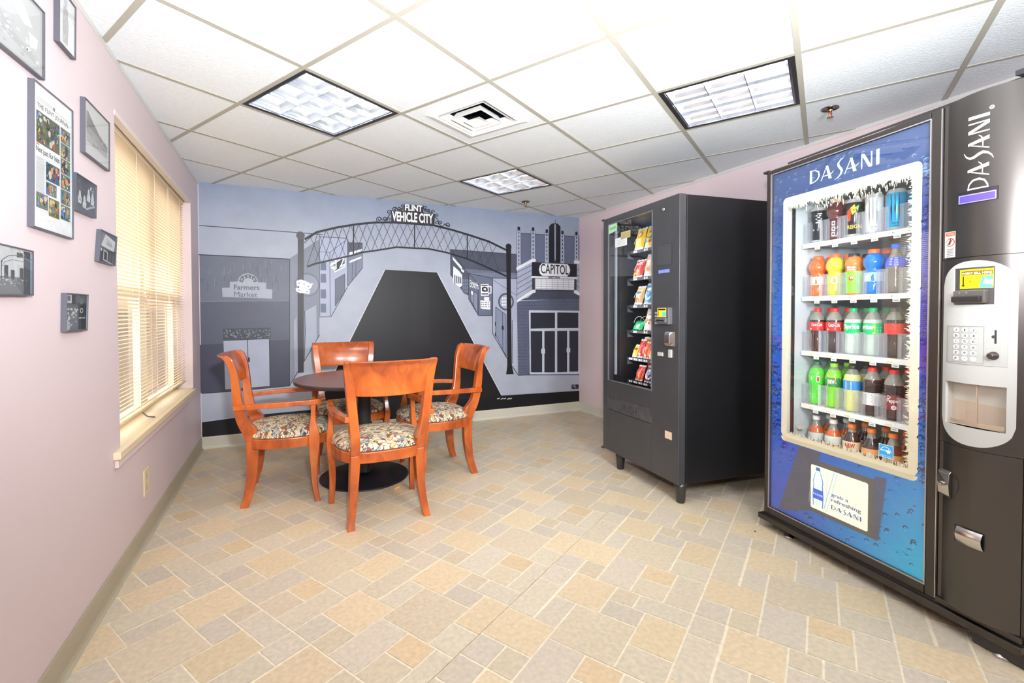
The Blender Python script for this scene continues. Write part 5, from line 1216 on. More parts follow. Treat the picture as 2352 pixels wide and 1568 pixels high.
def d_band(a):
    a.rect(1, G(84), .02, .02, .98, .98); a.rect(2, G(38), .55, .05, .97, .75); a.rect(2, G(40), .28, .72, .45, .96); a.rect(3, G(190), .04, .74, .26, .96); a.rect(4, G(90), .08, .80, .2, .93)
    a.stroke(3, G(205), [(.3, .45), (.55, .58)], .035); blobs(a, 3, 30, 90, 205, .05, .1, .5, .65, .02, .06); a.circle(4, G(205), .72, .55, .075, 20, .07); a.circle(5, G(44), .72, .55, .05, 20, .045); a.text(5, G(215), '8', (.685, .52), (.755, .52), .07)
    for i in range(5): a.rect(4, G(205), .6+i*.065, .33, .64+i*.065, .37)
    a.circle(3, G(110), .72, .8, .09, 16); a.circle(3, G(170), .12, .15, .1, 14, .12); a.rect(5, (175, 205, 225), .955, .03, .98, .97)
picture([(1.44, 1.857), (1.819, 1.883), (1.829, 2.092), (1.45, 2.066)], 'large framed pale crowd photograph highest on the left, overlapping the newspaper frame', d_crowd)
picture([(1.924, 2.057), (2.053, 2.060), (2.066, 2.249), (1.935, 2.246)], 'narrow framed pale photograph up by the ceiling', d_figure)
picture([(1.73, 1.428), (2.004, 1.431), (2.022, 1.873), (1.752, 1.859)], 'tall framed colour newspaper front page beside the large pale photograph', d_news)
picture([(2.118, 1.763), (2.378, 1.766), (2.389, 1.969), (2.129, 1.967)], 'framed photograph of a grey sloping roof right of the newspaper page', d_house)
picture([(2.031, 1.537), (2.216, 1.542), (2.228, 1.671), (2.037, 1.669)], 'small framed dark photograph of people in white touching the newspaper frame', d_people)
picture([(2.235, 1.381), (2.426, 1.380), (2.455, 1.508), (2.265, 1.510)], 'small tilted framed photograph of a shop front beside the blind', d_store)
picture([(1.46, 1.222), (1.721, 1.230), (1.727, 1.358), (1.465, 1.356)], 'framed photograph of a street arch and crowd cut by the left edge', d_arch)
picture([(1.93, 1.118), (2.109, 1.118), (2.124, 1.248), (1.94, 1.247)], 'lowest small framed dark photograph with a round 8 emblem', d_band)

# ================================================================== TABLE
TX, TY = .52, 3.38
t = thing('pedestal_table', (TX, TY, 0), 'round dark brown cafe table on a black pedestal', 'table')
m = MB(); m.lathe([(0, .690), (.455, .690), (.470, .694), (.472, .700), (.472, .712), (.470, .716)], 72, (TX, TY, 0), cap=True)
m.build('edge_band', mat('table_edge', (44, 40, 42), .35), t)
MB().lathe([(.4695, .716), (.468, .7185), (0, .7188)], 72, (TX, TY, 0), cap=False, smooth=False).build('tabletop', mat('table_laminate', (112, 84, 78), .36, noise=.10, nscale=14), t)
MB().lathe([(.0, .012), (.05, .022), (.055, .05), (.046, .06), (.046, .655), (.06, .67), (.06, .69)], 32, (TX, TY, 0)).build('column', mat('table_column_black', (34, 36, 42), .38), t)
MB().lathe([(.0, .0), (.305, .0), (.312, .004), (.312, .009), (.300, .014), (.12, .024), (.06, .034), (0, .036)], 72, (TX, TY, 0)).build('base', mat('table_base_black', (30, 31, 36), .42), t)
m = MB()
for k in range(2):
    F = (lambda a, b, c: (TX+a, TY+b, c)) if k else (lambda a, b, c: (TX+b, TY+a, c)); m.box((-.24, -.02, .668), (.24, .02, .6895), F=F)
m.build('support_spider', M_dark, t)
# orange scrap beside the table base
s = MB(); s.add([(.0, 0, 0), (.045, .01, 0), (.05, .03, 0), (.02, .028, 0), (.004, .02, 0), (.006, .004, .011), (.038, .012, .013), (.04, .026, .010), (.018, .022, .012), (.01, .016, .01)], [(4, 3, 2, 1, 0), (5, 6, 7, 8, 9), (0, 1, 6, 5), (1, 2, 7, 6), (2, 3, 8, 7), (3, 4, 9, 8), (4, 0, 5, 9)])
o = s.build('food_scrap', mat('orange_crumb', (226, 152, 74), .7, noise=.25, nscale=90)); o.location = (.655, 3.035, .0016); tag(o, 'small orange-tan scrap on the floor in front of the table base', 'scrap')
s = MB().add([(0, 0, 0), (.018, .004, 0), (.02, .012, 0), (.004, .012, 0), (.008, .008, .005)], [(3, 2, 1, 0), (0, 1, 4), (1, 2, 4), (2, 3, 4), (3, 0, 4)]).build('leaf_scrap', mat('brown_crumb', (120, 80, 46), .8)); s.location = (2.29, 1.66, .0016)
tag(s, 'tiny brown scrap on the floor by the foot of the drinks machine', 'scrap')

# ================================================================== CHAIRS
m_ = bpy.data.materials.new('cherry_wood'); m_.use_nodes = True; n = m_.node_tree; b = n.nodes['Principled BSDF']; M_wood = m_
b.inputs['Roughness'].default_value = .26; b.inputs['Coat Weight'].default_value = .45; b.inputs['Coat Roughness'].default_value = .12
tcn = n.nodes.new('ShaderNodeTexCoord'); mp = n.nodes.new('ShaderNodeMapping'); mp.inputs['Scale'].default_value = (5, 5, 2.2)
n1 = n.nodes.new('ShaderNodeTexNoise'); n1.inputs['Scale'].default_value = 2.2; n1.inputs['Detail'].default_value = 6; n1.inputs['Distortion'].default_value = 1.2
n2 = n.nodes.new('ShaderNodeTexNoise'); n2.inputs['Scale'].default_value = 3.2; n2.inputs['Detail'].default_value = 2
r1 = n.nodes.new('ShaderNodeValToRGB'); el = r1.color_ramp.elements
el[0].position = .30; el[0].color = lin((106, 44, 14)) + (1,); el[1].position = .72; el[1].color = lin((204, 110, 42)) + (1,)
q = r1.color_ramp.elements.new(.5); q.color = lin((168, 77, 25)) + (1,)
n.links.new(tcn.outputs['Object'], mp.inputs[0]); n.links.new(mp.outputs[0], n1.inputs['Vector']); n.links.new(tcn.outputs['Object'], n2.inputs['Vector'])
sep = n.nodes.new('ShaderNodeMath'); sep.operation = 'MULTIPLY_ADD'; sep.inputs[1].default_value = .55; sep.inputs[2].default_value = 0
ad = n.nodes.new('ShaderNodeMath'); ad.operation = 'MULTIPLY_ADD'; ad.inputs[1].default_value = .5
n.links.new(n1.outputs['Fac'], sep.inputs[0]); n.links.new(n2.outputs['Fac'], ad.inputs[0]); n.links.new(sep.outputs[0], ad.inputs[2]); n.links.new(ad.outputs[0], r1.inputs[0]); n.links.new(r1.outputs[0], b.inputs['Base Color'])
# tapestry seat fabric
m_ = bpy.data.materials.new('floral_tapestry'); m_.use_nodes = True; n = m_.node_tree; b = n.nodes['Principled BSDF']; M_fab = m_
b.inputs['Roughness'].default_value = .85
tcn = n.nodes.new('ShaderNodeTexCoord'); nz = n.nodes.new('ShaderNodeTexNoise'); nz.inputs['Scale'].default_value = 16; nz.inputs['Detail'].default_value = 2
vm = n.nodes.new('ShaderNodeVectorMath'); vm.operation = 'MULTIPLY_ADD'; vm.inputs[1].default_value = (.085, .085, .02)
n.links.new(tcn.outputs['Object'], nz.inputs['Vector']); n.links.new(nz.outputs['Color'], vm.inputs[0]); n.links.new(tcn.outputs['Object'], vm.inputs[2])
mp = n.nodes.new('ShaderNodeMapping'); mp.inputs['Scale'].default_value = (1, 2.3, .4); mp.inputs['Rotation'].default_value = (0, 0, .5); n.links.new(vm.outputs[0], mp.inputs[0])
v1 = n.nodes.new('ShaderNodeTexVoronoi'); v1.inputs['Scale'].default_value = 34; v2 = n.nodes.new('ShaderNodeTexVoronoi'); v2.feature = 'DISTANCE_TO_EDGE'; v2.inputs['Scale'].default_value = 34
n.links.new(mp.outputs[0], v1.inputs['Vector']); n.links.new(mp.outputs[0], v2.inputs['Vector'])
sx = n.nodes.new('ShaderNodeSeparateColor'); n.links.new(v1.outputs['Color'], sx.inputs[0])
rp = n.nodes.new('ShaderNodeValToRGB'); rp.color_ramp.interpolation = 'CONSTANT'; el = rp.color_ramp.elements
el[0].position = 0; el[0].color = lin((222, 208, 176)) + (1,); el[1].position = .34; el[1].color = lin((158, 166, 164)) + (1,)
for p_, c_ in ((.50, (206, 194, 166)), (.70, (140, 76, 60)), (.78, (224, 178, 118)), (.86, (112, 126, 130)), (.93, (150, 84, 58))):
    q = rp.color_ramp.elements.new(p_); q.color = lin(c_) + (1,)
n.links.new(sx.outputs[0], rp.inputs[0])
ed = n.nodes.new('ShaderNodeMapRange'); ed.inputs[1].default_value = .02; ed.inputs[2].default_value = .10; n.links.new(v2.outputs['Distance'], ed.inputs[0])
mc = n.nodes.new('ShaderNodeMix'); mc.data_type = 'RGBA'; mc.inputs['A'].default_value = lin((70, 44, 38)) + (1,)
n.links.new(ed.outputs[0], mc.inputs['Factor']); n.links.new(rp.outputs[0], mc.inputs['B']); n.links.new(mc.outputs['Result'], b.inputs['Base Color'])

def ribbon(st):  # stations: (back y, back z, front y, front z, centre x, half thickness)
    return MB().rings([[(x-h, b0, b1), (x+h, b0, b1), (x+h, f0_, f1), (x-h, f0_, f1)] for b0, b1, f0_, f1, x, h in st], smooth=False)
def smooth(st, k=4):
    out = []
    for i in range(len(st)-1):
        p0, p1, p2, p3 = st[max(i-1, 0)], st[i], st[i+1], st[min(i+2, len(st)-1)]
        for j in range(k):
            t_ = j/k; out.append(tuple(.5*(2*b+(c-a)*t_+(2*a-5*b+4*c-d)*t_*t_+(-a+3*b-3*c+d)*t_**3) for a, b, c, d in zip(p0, p1, p2, p3)))
    return out+[st[-1]]
def finish(o):
    for p in o.data.polygons: p.use_smooth = True
    e_ = o.modifiers.new('edges', 'WEIGHTED_NORMAL') if False else None
    return o
HALF = [(0, -.020), (.07, -.018), (.14, -.008), (.195, .018), (.238, .075), (.262, .15), (.270, .24), (.264, .33), (.240, .405), (.185, .462), (.10, .492), (0, .500)]
HS = smooth(HALF, 3)
PLAN = HS + [(-x, y) for x, y in reversed(HS[1:-1])]
def plan(k, z, cy=.24): return [(x*k, cy+(y-cy)*k, z) for x, y in PLAN]
def make_chair():
    t = thing('dining_armchair', (0, 0, 0), 'x', 'chair', group='klismos armchairs round the pedestal table')
    for s in (-1, 1):
        leg = [(-.034, .0, .014, .0, .216, .0185), (-.016, .06, .034, .06, .207, .019), (-.002, .13, .052, .13, .198, .021), (.004, .22, .064, .22, .190, .0235), (.003, .31, .068, .31, .185, .025), (.001, .395, .068, .405, .183, .026)]
        o = ribbon([(a, b, c, d, x*s, h) for a, b, c, d, x, h in smooth(leg)]).build('leg', M_wood, t, bevel=.004)
        post = [(.001, .395, .068, .405, .183, .0255), (-.012, .435, .064, .446, .184, .0255), (-.032, .477, .060, .472, .187, .025), (-.047, .52, .030, .51, .192, .0245), (-.058, .572, .004, .56, .198, .0245), (-.066, .65, -.015, .65, .207, .0245), (-.069, .735, -.024, .735, .215, .0245), (-.072, .80, -.032, .80, .222, .0245), (-.080, .85, -.044, .855, .228, .024), (-.098, .893, -.062, .905, .233, .0225), (-.120, .918, -.092, .928, .236, .018)]
        ribbon([(a, b, c, d, x*s, h) for a, b, c, d, x, h in smooth(post)]).build('back_post', M_wood, t, bevel=.004)
        fleg = [(.394, 0, .426, 0, .258, .0165), (.384, .06, .414, .06, .255, .0165), (.374, .14, .407, .14, .252, .0175), (.369, .22, .410, .22, .254, .019), (.362, .32, .420, .32, .262, .021), (.360, .39, .426, .39, .268, .021), (.362, .435, .420, .435, .266, .019), (.367, .49, .406, .49, .262, .0155), (.373, .55, .401, .55, .260, .0135), (.372, .611, .404, .611, .258, .0145)]
        ribbon([(a, b, c, d, x*s, h) for a, b, c, d, x, h in smooth(fleg)]).build('leg', M_wood, t, bevel=.004)
        arm = smooth([(-.060, .232, .612), (-.02, .240, .614), (.06, .258, .618), (.16, .270, .621), (.27, .273, .623), (.36, .266, .625), (.41, .257, .626), (.436, .250, .627)], 3)
        rg = []
        for i, (y, x, z) in enumerate(arm):
            k = i/(len(arm)-1); hw = .0165+.004*k; hz = .0150
            if i == len(arm)-1: hw *= .5; hz *= .6
            if i == len(arm)-2: hw *= .85
            rg.append([((x-hw)*s, y, z-hz), ((x+hw)*s, y, z-hz), ((x+hw*.9)*s, y, z+hz), ((x-hw*.9)*s, y, z+hz)])
        MB().rings(rg, smooth=False).build('arm', M_wood, t, bevel=.005, seg=3)
    # curved crest panel between the posts, bowed backwards and rolled over at the top
    prof = smooth([(.735, -.044), (.79, -.048), (.84, -.060), (.88, -.078), (.908, -.098), (.926, -.122)], 3); rg = []
    for i in range(17):
        x = -.212+.424*i/16; k = 1-(x/.212)**2; wx = 1+.09*0
        fr, bk = [], []
        for z, y in prof:
            xx = x*(1+ .10*max(0, (z-.735)/.19)); zz = z-.007*k*(1-(z-.735)/.19)
            fr.append((xx, y-.042*k+.008, zz)); bk.append((xx, y-.042*k-.012, zz-.0 if z < .9 else zz-.004))
        rg.append(fr+bk[::-1])
    MB().rings(rg, smooth=True).build('crest_rail', M_wood, t, bevel=.003)
    MB().rings([plan(1, .352), plan(1.003, .36), plan(1.003, .405), plan(1, .412), plan(.93, .412), plan(.91, .352)], cap=False, smooth=True).build('seat_frame', M_wood, t)
    cu = MB().rings([plan(.975, .400), plan(.982, .416)], cap=False).build('piping', mat('seat_piping', (60, 44, 40), .8), t)
    MB().rings([plan(.95, .408), plan(.985, .4165), plan(.992, .424), plan(.975, .437), plan(.90, .452), plan(.74, .465), plan(.5, .474), plan(.25, .478), plan(.05, .479)]).build('seat_cushion', M_fab, t)
    for x, y in ((.210, -.012), (-.210, -.012), (.258, .41), (-.258, .41)):
        pass
    return t
ch = make_chair(); ch.location = (.53, 2.578, 0); ch.rotation_euler = (0, 0, .047)
ch['label'] = 'cherry armchair nearest the camera, seen from behind in front of the table'
dup(ch, (-.212, 3.335, 0), -1.636, 'cherry armchair in profile on the window side of the table, facing right')
dup(ch, (1.254, 3.334, 0), 1.597, 'cherry armchair in profile right of the table, facing left')
dup(ch, (.464, 4.03, 0), 3.15, 'cherry armchair behind the table against the mural, facing the camera')

# ================================================================== SNACK MACHINE
def frame(ox, oy, ang, sgn):
    d = (math.sin(ang)*sgn, math.cos(ang)*sgn); n_ = (math.cos(ang), -math.sin(ang))
    return lambda s, dd, z: (ox+d[0]*s+n_[0]*dd, oy+d[1]*s+n_[1]*dd, z)
SF = frame(2.187, 2.087, R(6.2), 1)     # s grows away from the camera along the door, d grows into the machine
t = thing('snack_vending_machine', SF(.42, .45, 0), 'black snack vending machine on tapered legs between the mural and the drinks machine', 'vending machine'); SN = t
def sb(name, parts, mt, bevel=0, parent=None, F=SF):
    m = MB()
    for a, b in parts: m.box(a, b, F=F)
    return m.build(name, mt, parent or t, bevel=bevel)
W_ = .838
sb('cabinet', [((.0, .055, .122), (.22, .90, 1.890)), ((.80, .055, .122), (W_, .90, 1.890)), ((.22, .055, 1.86), (.80, .90, 1.890)), ((.22, .055, .122), (.80, .90, .60)), ((.22, .55, .60), (.80, .90, 1.86))], M_black, .003)
sb('door_frame', [((-.002, -.0, .120), (.25, .050, 1.892)), ((.7735, 0, .120), (.840, .050, 1.892)), ((.25, 0, 1.843), (.7735, .050, 1.892)), ((.25, 0, .54), (.7735, .050, .657)), ((.25, 0, .120), (.7735, .05, .434)), ((.25, .025, .434), (.7735, .05, .54))], mat('snack_door_black', (62, 62, 65), .30, noise=.08, nscale=5), .003)
M_in = mat('snack_interior', (24, 26, 30), .5)
sb('interior_lining', [((.222, .052, .60), (.25, .55, 1.86)), ((.785, .052, .60), (.80, .55, 1.86)), ((.25, .52, .62), (.785, .548, 1.84)), ((.25, .052, .60), (.785, .55, .625)), ((.25, .052, 1.842), (.785, .55, 1.858))], M_in)
sb('window_trim', [((.25, -.003, .657), (.256, .004, 1.843)), ((.7675, -.003, .657), (.7735, .004, 1.843)), ((.256, -.003, 1.837), (.7675, .004, 1.843)), ((.256, -.003, .657), (.7675, .004, .663))], mat('trim_grey', (128, 130, 138), .35, .5))
sb('glass_pane', [((.256, .004, .663), (.7675, .009, 1.837))], M_glass)
M_sl = mat('snack_strip_glow', (150, 158, 176), .4, emit=.12, emc=(225, 235, 255))  # grey panel strip, no lamp; a faint glow is put into it
sb('lit_strip', [((.752, .055, .70), (.772, .066, 1.80))], M_sl)
SHZ = [1.640, 1.435, 1.230, 1.040, .832, .660]
M_shelf = mat('snack_shelf', (40, 42, 48), .4, .4)
for i, z in enumerate(SHZ):
    o = sb('shelf', [((.262, .165, z-.022), (.775, .168, z)), ((.262, .168, z-.006), (.775, .50, z-.003))], M_shelf)
    for c in ((.665, .54, .42, .31) if i < 4 else (.72, .66, .60, .54, .46, .38, .30)):
        a = Art(lambda s, zz, l: SF(s, .1645-.0005*l, zz)); a.rect(1, (225, 228, 232), c-.022, z-.018, c-.002, z-.004); a.rect(1, (225, 228, 232), c+.003, z-.018, c+.022, z-.004); a.rect(2, (60, 60, 66), c-.018, z-.013, c-.010, z-.009); a.build('price_label', M_pprint, o)
    MB().add([SF(.742, .15, z-.055), SF(.742, .15, z-.02), SF(.762, .22, z-.055), SF(.742, .152, z-.055), SF(.742, .152, z-.02), SF(.762, .222, z-.055)], [(0, 1, 2), (5, 4, 3), (0, 2, 5, 3), (2, 1, 4, 5), (1, 0, 3, 4)]).build('shelf_bracket', mat('bracket_grey', (150, 158, 176), .4, .3), o)
    for c, r_ in (((.665, .05), (.54, .05)) if i < 4 else ((.70, .026), (.63, .026), (.565, .026), (.50, .026)) if i == 4 else ((.645, .04), (.53, .04))):
        pts = [SF(c+r_*math.cos(q*PI/7), .19+.30*q/84, z+r_+.004+r_*math.sin(q*PI/7)) for q in range(85)]
        MB().tube(pts, .0016, 5).build('spiral', mat('spiral_wire', (205, 205, 205), .3, .7), o)
a = Art(lambda s, zz, l: SF(s, .0035-.0005*l, zz))   # notices stuck on the glass; s runs away from the camera so text is laid with s reversed
a.poly(1, (176, 222, 184), [(.768, 1.770), (.768, 1.838), (.66, 1.842), (.66, 1.782)]); a.poly(2, (120, 184, 134), [(.755, 1.795), (.675, 1.80), (.675, 1.818), (.755, 1.813)])
a.rect(1, (226, 230, 234), .536, 1.656, .684, 1.722)
for k in range(4): a.rect(2, (140, 142, 150), .56, 1.668+k*.012, .66, 1.670+k*.012)
a.rect(1, (186, 176, 120), .495, 1.706, .610, 1.757)
for k in range(3): a.rect(2, (120, 112, 80), .51, 1.716+k*.012, .59, 1.719+k*.012)
a.rect(2, (60, 60, 60), .594, 1.712, .603, 1.720); a.build('notice', M_pprint, t)
# delivery flap
fl_ = sb('delivery_flap', [((.243, .008, .436), (.772, .020, .538))], mat('push_flap_metal', (112, 112, 118), .34, .7, noise=.2, nscale=18), .002)
a = Art(lambda s, zz, l: SF(s, .0075-.0004*l, zz)); a.text(0, (52, 52, 56), 'PUSH', (.60, .452), (.425, .452), .052, .005); a.build('push_lettering', M_pprint, fl_)
MB().lathe([(.0, 0), (.013, 0), (.013, .006), (.009, .010), (0, .010)], 20).build('door_lock', M_chrome, t, world=False)
lk = [c for c in t.children if c.name.startswith('door_lock')][0]
lk.location = Vector(SF(.14, 0, 1.822)) - t.location; lk.rotation_euler = (0, -PI/2, -R(6.2))
cp_ = Art(lambda s, zz, l: SF(s, -.0008-.0004*l, zz)); cp_.rect(0, (50, 50, 54), .062, 1.47, .208, 1.606); cp_.rect(1, (66, 66, 70), .066, 1.474, .204, 1.602); cp_.build('control_panel', M_pprint, t)
sb('display', [((.086, -.003, 1.424), (.185, .002, 1.444))], mat('violet_display', (96, 104, 200), .3, emit=.9, emc=(100, 108, 225)))
a = Art(lambda s, zz, l: SF(s, -.002-.0004*l, zz))
for i in range(4):
    for j in range(3):
        if i == 3 and j == 2: continue
        a.rect(1, (205, 205, 210), .2195-j*.0165-.012, 1.178-i*.022-.012, .2195-j*.0165, 1.178-i*.022); a.rect(2, (70, 70, 76), .2195-j*.0165-.0085, 1.178-i*.022-.009, .2195-j*.0165-.0035, 1.178-i*.022-.003)
a.build('keypad', M_pprint, t)
bv = sb('bill_acceptor', [((.058, -.028, 1.100), (.163, .002, 1.205)), ((.075, -.040, 1.110), (.170, -.02, 1.140))], mat('grey_plastic_dark', (92, 92, 98), .4), .003)
a = Art(lambda s, zz, l: SF(s, -.0285-.0005*l, zz)); a.rect(1, (235, 215, 50), .078, 1.146, .161, 1.203); a.rect(2, (40, 36, 30), .085, 1.188, .155, 1.198); a.rect(2, (90, 190, 210), .080, 1.150, .112, 1.176); a.rect(2, (60, 50, 20), .148, 1.152, .154, 1.182); a.build('bill_label', M_pprint, bv)
a = Art(lambda s, zz, l: SF(s, -.0405-.0005*l, zz)); a.rect(1, (18, 18, 20), .084, 1.119, .160, 1.128); a.build('bill_slot', M_pprint, bv)
sb('handle_plate', [((.035, -.004, .965), (.112, .002, 1.056))], M_chrome, .002)
MB().rings([[SF(s_, -.004, z) for s_, z in ((.045, zz), (.106, zz))] + [SF(.098, -.022-.006*k, zz), SF(.052, -.022-.006*k, zz)] for k, zz in ((0, .968), (1, .985), (1, 1.036), (0, 1.053))], smooth=False).build('t_handle', M_chrome, t, bevel=.002)
sb('coin_return', [((.140, -.006, .896), (.190, .002, .920)), ((.056, -.010, .894), (.083, .002, .945))], mat('nickel_plate', (205, 205, 200), .3, .3), .002)
sb('data_plate', [((.057, -.002, .383), (.119, .001, .430))], mat('tan_label', (214, 192, 158), .5))
for s_, d_ in ((.0, .045), (.672, .045), (.0, .84), (.672+.1, .84)):
    c = SF(s_+.0, d_, 0) if s_ else SF(.03, d_, 0)
    m = MB(); m.rings([[(c[0]+r_*math.cos(2*PI*j/12), c[1]+r_*math.sin(2*PI*j/12), z) for j in range(12)] for r_, z in ((.023, 0), (.026, .006), (.034, .085), (.038, .13))]); m.build('leg', mat('leg_black', (48, 45, 44), .2), t)
sb('hinge', [((.838, .0, 1.886), (.868, .03, 1.898)), ((.838, .0, .112), (.868, .03, .124))], M_dark, .002)

# ---- snacks
def bag(name, label, s, z, w_, h, col, deco, group, d0=.182, d1=.222, cat='snack bag', crimp=(235, 235, 235)):
    o0 = SF(s, (d0+d1)/2, z); tt = thing(name, o0, label, cat, group=group)
    NX, NZ = 9, 11
    def P(u, v, side):   # u -1..1, v 0..1
        bul = .020*(1-abs(u)**3)*(math.sin(PI*min(max(v, 0), 1))**.6); k = 1-.05*math.sin(PI*v)
        return SF(s-u*w_/2*k, d0+(d1-d0)*v+side*bul, z+h*v+.003*math.sin(9*u+7*v))
    m = MB()
    for side in (-1, 1):
        g_ = [[P(-1+2*i/NX, j/NZ, side) for i in range(NX+1)] for j in range(NZ+1)]
        k = len(m.v); m.v += [Vector(q) for r_ in g_ for q in r_]
        for j in range(NZ):
            for i in range(NX):
                a0 = k+j*(NX+1)+i; f = [a0, a0+1, a0+NX+2, a0+NX+1]
                m.f.append(f if side < 0 else f[::-1]); m.mi.append(0); m.sm.append(True)
                m.c.append(crimp if j in (0, NZ-1) else (col(-1+2*(i+.5)/NX, (j+.5)/NZ) if callable(col) else col))
    m.build('wrapper', mat('foil_wrapper', rough=.28, attr=True, coat=.3), tt)
    a = Art(lambda u, v, l: (lambda p: p)(tuple(Vector(P(u, v, -1)) - Vector((.0025+.0004*l, 0, 0)))))
    deco(a); a.build('wrapper_print', M_gprint, tt); return tt
Y, RD, OR, BL_, WT, TN = (240, 205, 40), (205, 40, 34), (240, 140, 40), (70, 160, 215), (235, 232, 225), (214, 180, 130)
GS = 'snack bags on the spirals of the snack machine'
def dk1(a):
    a.circle(0, (210, 40, 50), .15, .68, .42, 18, .13); a.circle(1, WT, .15, .68, .34, 18, .09); a.text(2, (200, 30, 40), "Lay's", (-.1, .635), (.42, .66), .08, .02); a.circle(0, (245, 225, 120), -.1, .28, .5, 14, .12)
def dk2(a):
    for i, c in enumerate(((40, 110, 200), (60, 170, 90), (230, 60, 60), (40, 60, 160), (245, 150, 40), (60, 170, 90))): a.circle(0, c, -.6+(i % 3)*.55, .3+.16*(i//3), .26, 8, .07)
    a.circle(0, (200, 60, 120), .3, .72, .4, 10, .05); a.poly(2, WT, [(-.6, .42), (.5, .47), (.5, .54), (-.6, .50)])
def dk3(a): a.text(1, WT, 'CHEEZ', (-.75, .66), (.75, .72), .14, .03); a.poly(0, (240, 150, 50), [(-.5, .2), (.1, .12), (.55, .35), (.0, .5)]); a.poly(0, (250, 200, 80), [(-.9, .08), (-.5, .06), (-.55, .3), (-.85, .3)])
def dk4(a): a.poly(1, (190, 110, 50), [(-.6, .72), (.5, .75), (.5, .82), (-.6, .79)]); a.circle(0, (235, 150, 60), .0, .35, .5, 12, .14); a.circle(1, (215, 120, 50), .1, .33, .25, 12, .08)
def dk5(a): a.rrect(0, WT, -.7, .5, .7, .8, .1); a.poly(1, (50, 70, 150), [(-.5, .60), (.4, .62), (.5, .70), (-.4, .69)]); a.circle(0, (150, 95, 60), -.1, .25, .45, 12, .12); a.circle(1, (200, 120, 80), .2, .2, .25, 10, .07)
def dk6(a): a.circle(0, WT, .1, .5, .75, 18, .28); a.circle(1, (60, 110, 160), -.2, .62, .16, 10, .06); a.poly(1, (60, 110, 160), [(-.3, .42), (.5, .42), (.5, .47), (-.3, .46)])
def dkg(a): a.circle(0, (190, 235, 210), .3, .45, .35, 14, .2); a.poly(1, (10, 120, 70), [(-.8, .5), (-.05, .5), (-.05, .62), (-.8, .6)])
def dk7(a):
    a.poly(0, (205, 50, 44), [(-.9, .1), (.9, .1), (.9, .25), (-.9, .25)]); a.poly(1, (190, 40, 40), [(-.3, .68), (.5, .71), (.4, .77), (-.3, .74)])
    for x, y in ((-.4, .42), (.3, .36), (-.05, .5), (.55, .48)): a.circle(0, (190, 140, 84), x, y, .22, 12, .06)
def mk(t_, tc): return lambda a: (a.poly(0, tc[1], [(-.9, .3), (.9, .3), (.9, .5), (-.9, .5)]), a.text(1, tc[0], t_, (-.7, .55), (.7, .58), .2, .04) if t_ == 'M' else a.poly(1, tc[0], [(-.7, .56), (.6, .60), (.6, .72), (-.6, .70)]), a.circle(1, WT, .2, .22, .4, 12, .07))
def dk8(a): a.poly(0, (245, 205, 50), [(-.9, .1), (.1, .1), (.3, .4), (-.9, .5)]); a.poly(0, (90, 160, 205), [(-.8, .62), (.9, .66), (.9, .78), (-.8, .74)]); a.poly(0, OR, [(.2, .2), (.9, .2), (.9, .5), (.3, .5)])
def dk9(a): a.circle(0, WT, .1, .5, .8, 16, .3); a.circle(1, (130, 110, 190), .1, .6, .5, 14, .15); a.circle(1, OR, -.1, .35, .3, 12, .1)
bag('crisp_bag', 'yellow crisp bag with red oval logo, left on the top snack shelf', .650, 1.642, .112, .165, Y, dk1, GS)
bag('crisp_bag', 'yellow snack bag with coloured splashes right of the yellow crisp bag, top snack shelf', .535, 1.642, .105, .165, lambda u, v: (245, 215, 60) if v > .55 or v < .2 else (220, 220, 90), dk2, GS)
bag('crisp_bag', 'red snack bag with white lettering on the second shelf', .662, 1.437, .115, .135, RD, dk3, GS)
bag('crisp_bag', 'cream and orange snack bag beside the red bag, second shelf', .540, 1.437, .105, .165, (230, 214, 184), dk4, GS)
bag('nut_bag', 'tan nut packet with white label on the third shelf', .655, 1.232, .100, .140, TN, dk5, GS)
bag('cookie_bag', 'pale blue packet with large white oval, third shelf', .540, 1.232, .105, .155, BL_, dk6, GS)
bag('gum_pack', 'small green mint packet alone at the left of the fourth shelf', .668, 1.042, .115, .068, (40, 190, 120), dkg, GS, crimp=(30, 160, 100))
bag('cookie_bag', 'white and red cookie bag on the fourth shelf', .535, 1.042, .110, .160, WT, dk7, GS)
GC = 'candy packets on the fifth shelf of the snack machine'
bag('candy_packet', 'small yellow candy packet, leftmost on the fifth shelf', .700, .834, .055, .095, (245, 200, 40), mk('M', ((100, 60, 30), (235, 180, 40))), GC)
bag('candy_packet', 'tall red candy packet second from left on the fifth shelf', .632, .834, .062, .140, (214, 40, 40), mk('RED', (WT, (190, 30, 34))), GC)
bag('candy_packet', 'orange-red candy packet third from left on the fifth shelf', .565, .834, .058, .125, (235, 90, 40), mk('KIT', (WT, (220, 50, 40))), GC)
bag('candy_packet', 'yellow candy packet at the right edge of the fifth shelf', .503, .834, .056, .110, (245, 205, 50), mk('M', ((100, 60, 30), (240, 190, 60))), GC)
bag('share_bag', 'wide orange sharing bag standing behind the fifth shelf candy', .595, .838, .19, .150, (240, 150, 40), lambda a: a.poly(0, (220, 70, 40), [(.1, .6), (.9, .55), (.9, .8), (.2, .82)]), GS, .25, .27)
bag('pastry_packet', 'red and yellow pastry packet on the bottom snack shelf', .645, .662, .085, .115, (214, 52, 40), dk8, GS)
bag('pastry_packet', 'white and purple round-marked packet on the bottom snack shelf', .535, .662, .095, .120, (90, 84, 110), dk9, GS)
bag('pastry_packet', 'orange and red packet lying behind on the bottom snack shelf', .590, .668, .13, .145, lambda u, v: (240, 170, 50) if v < .6 else (220, 60, 44), lambda a: a.rect(0, (120, 180, 215), -.8, .3, .2, .45), GS, .25, .27)

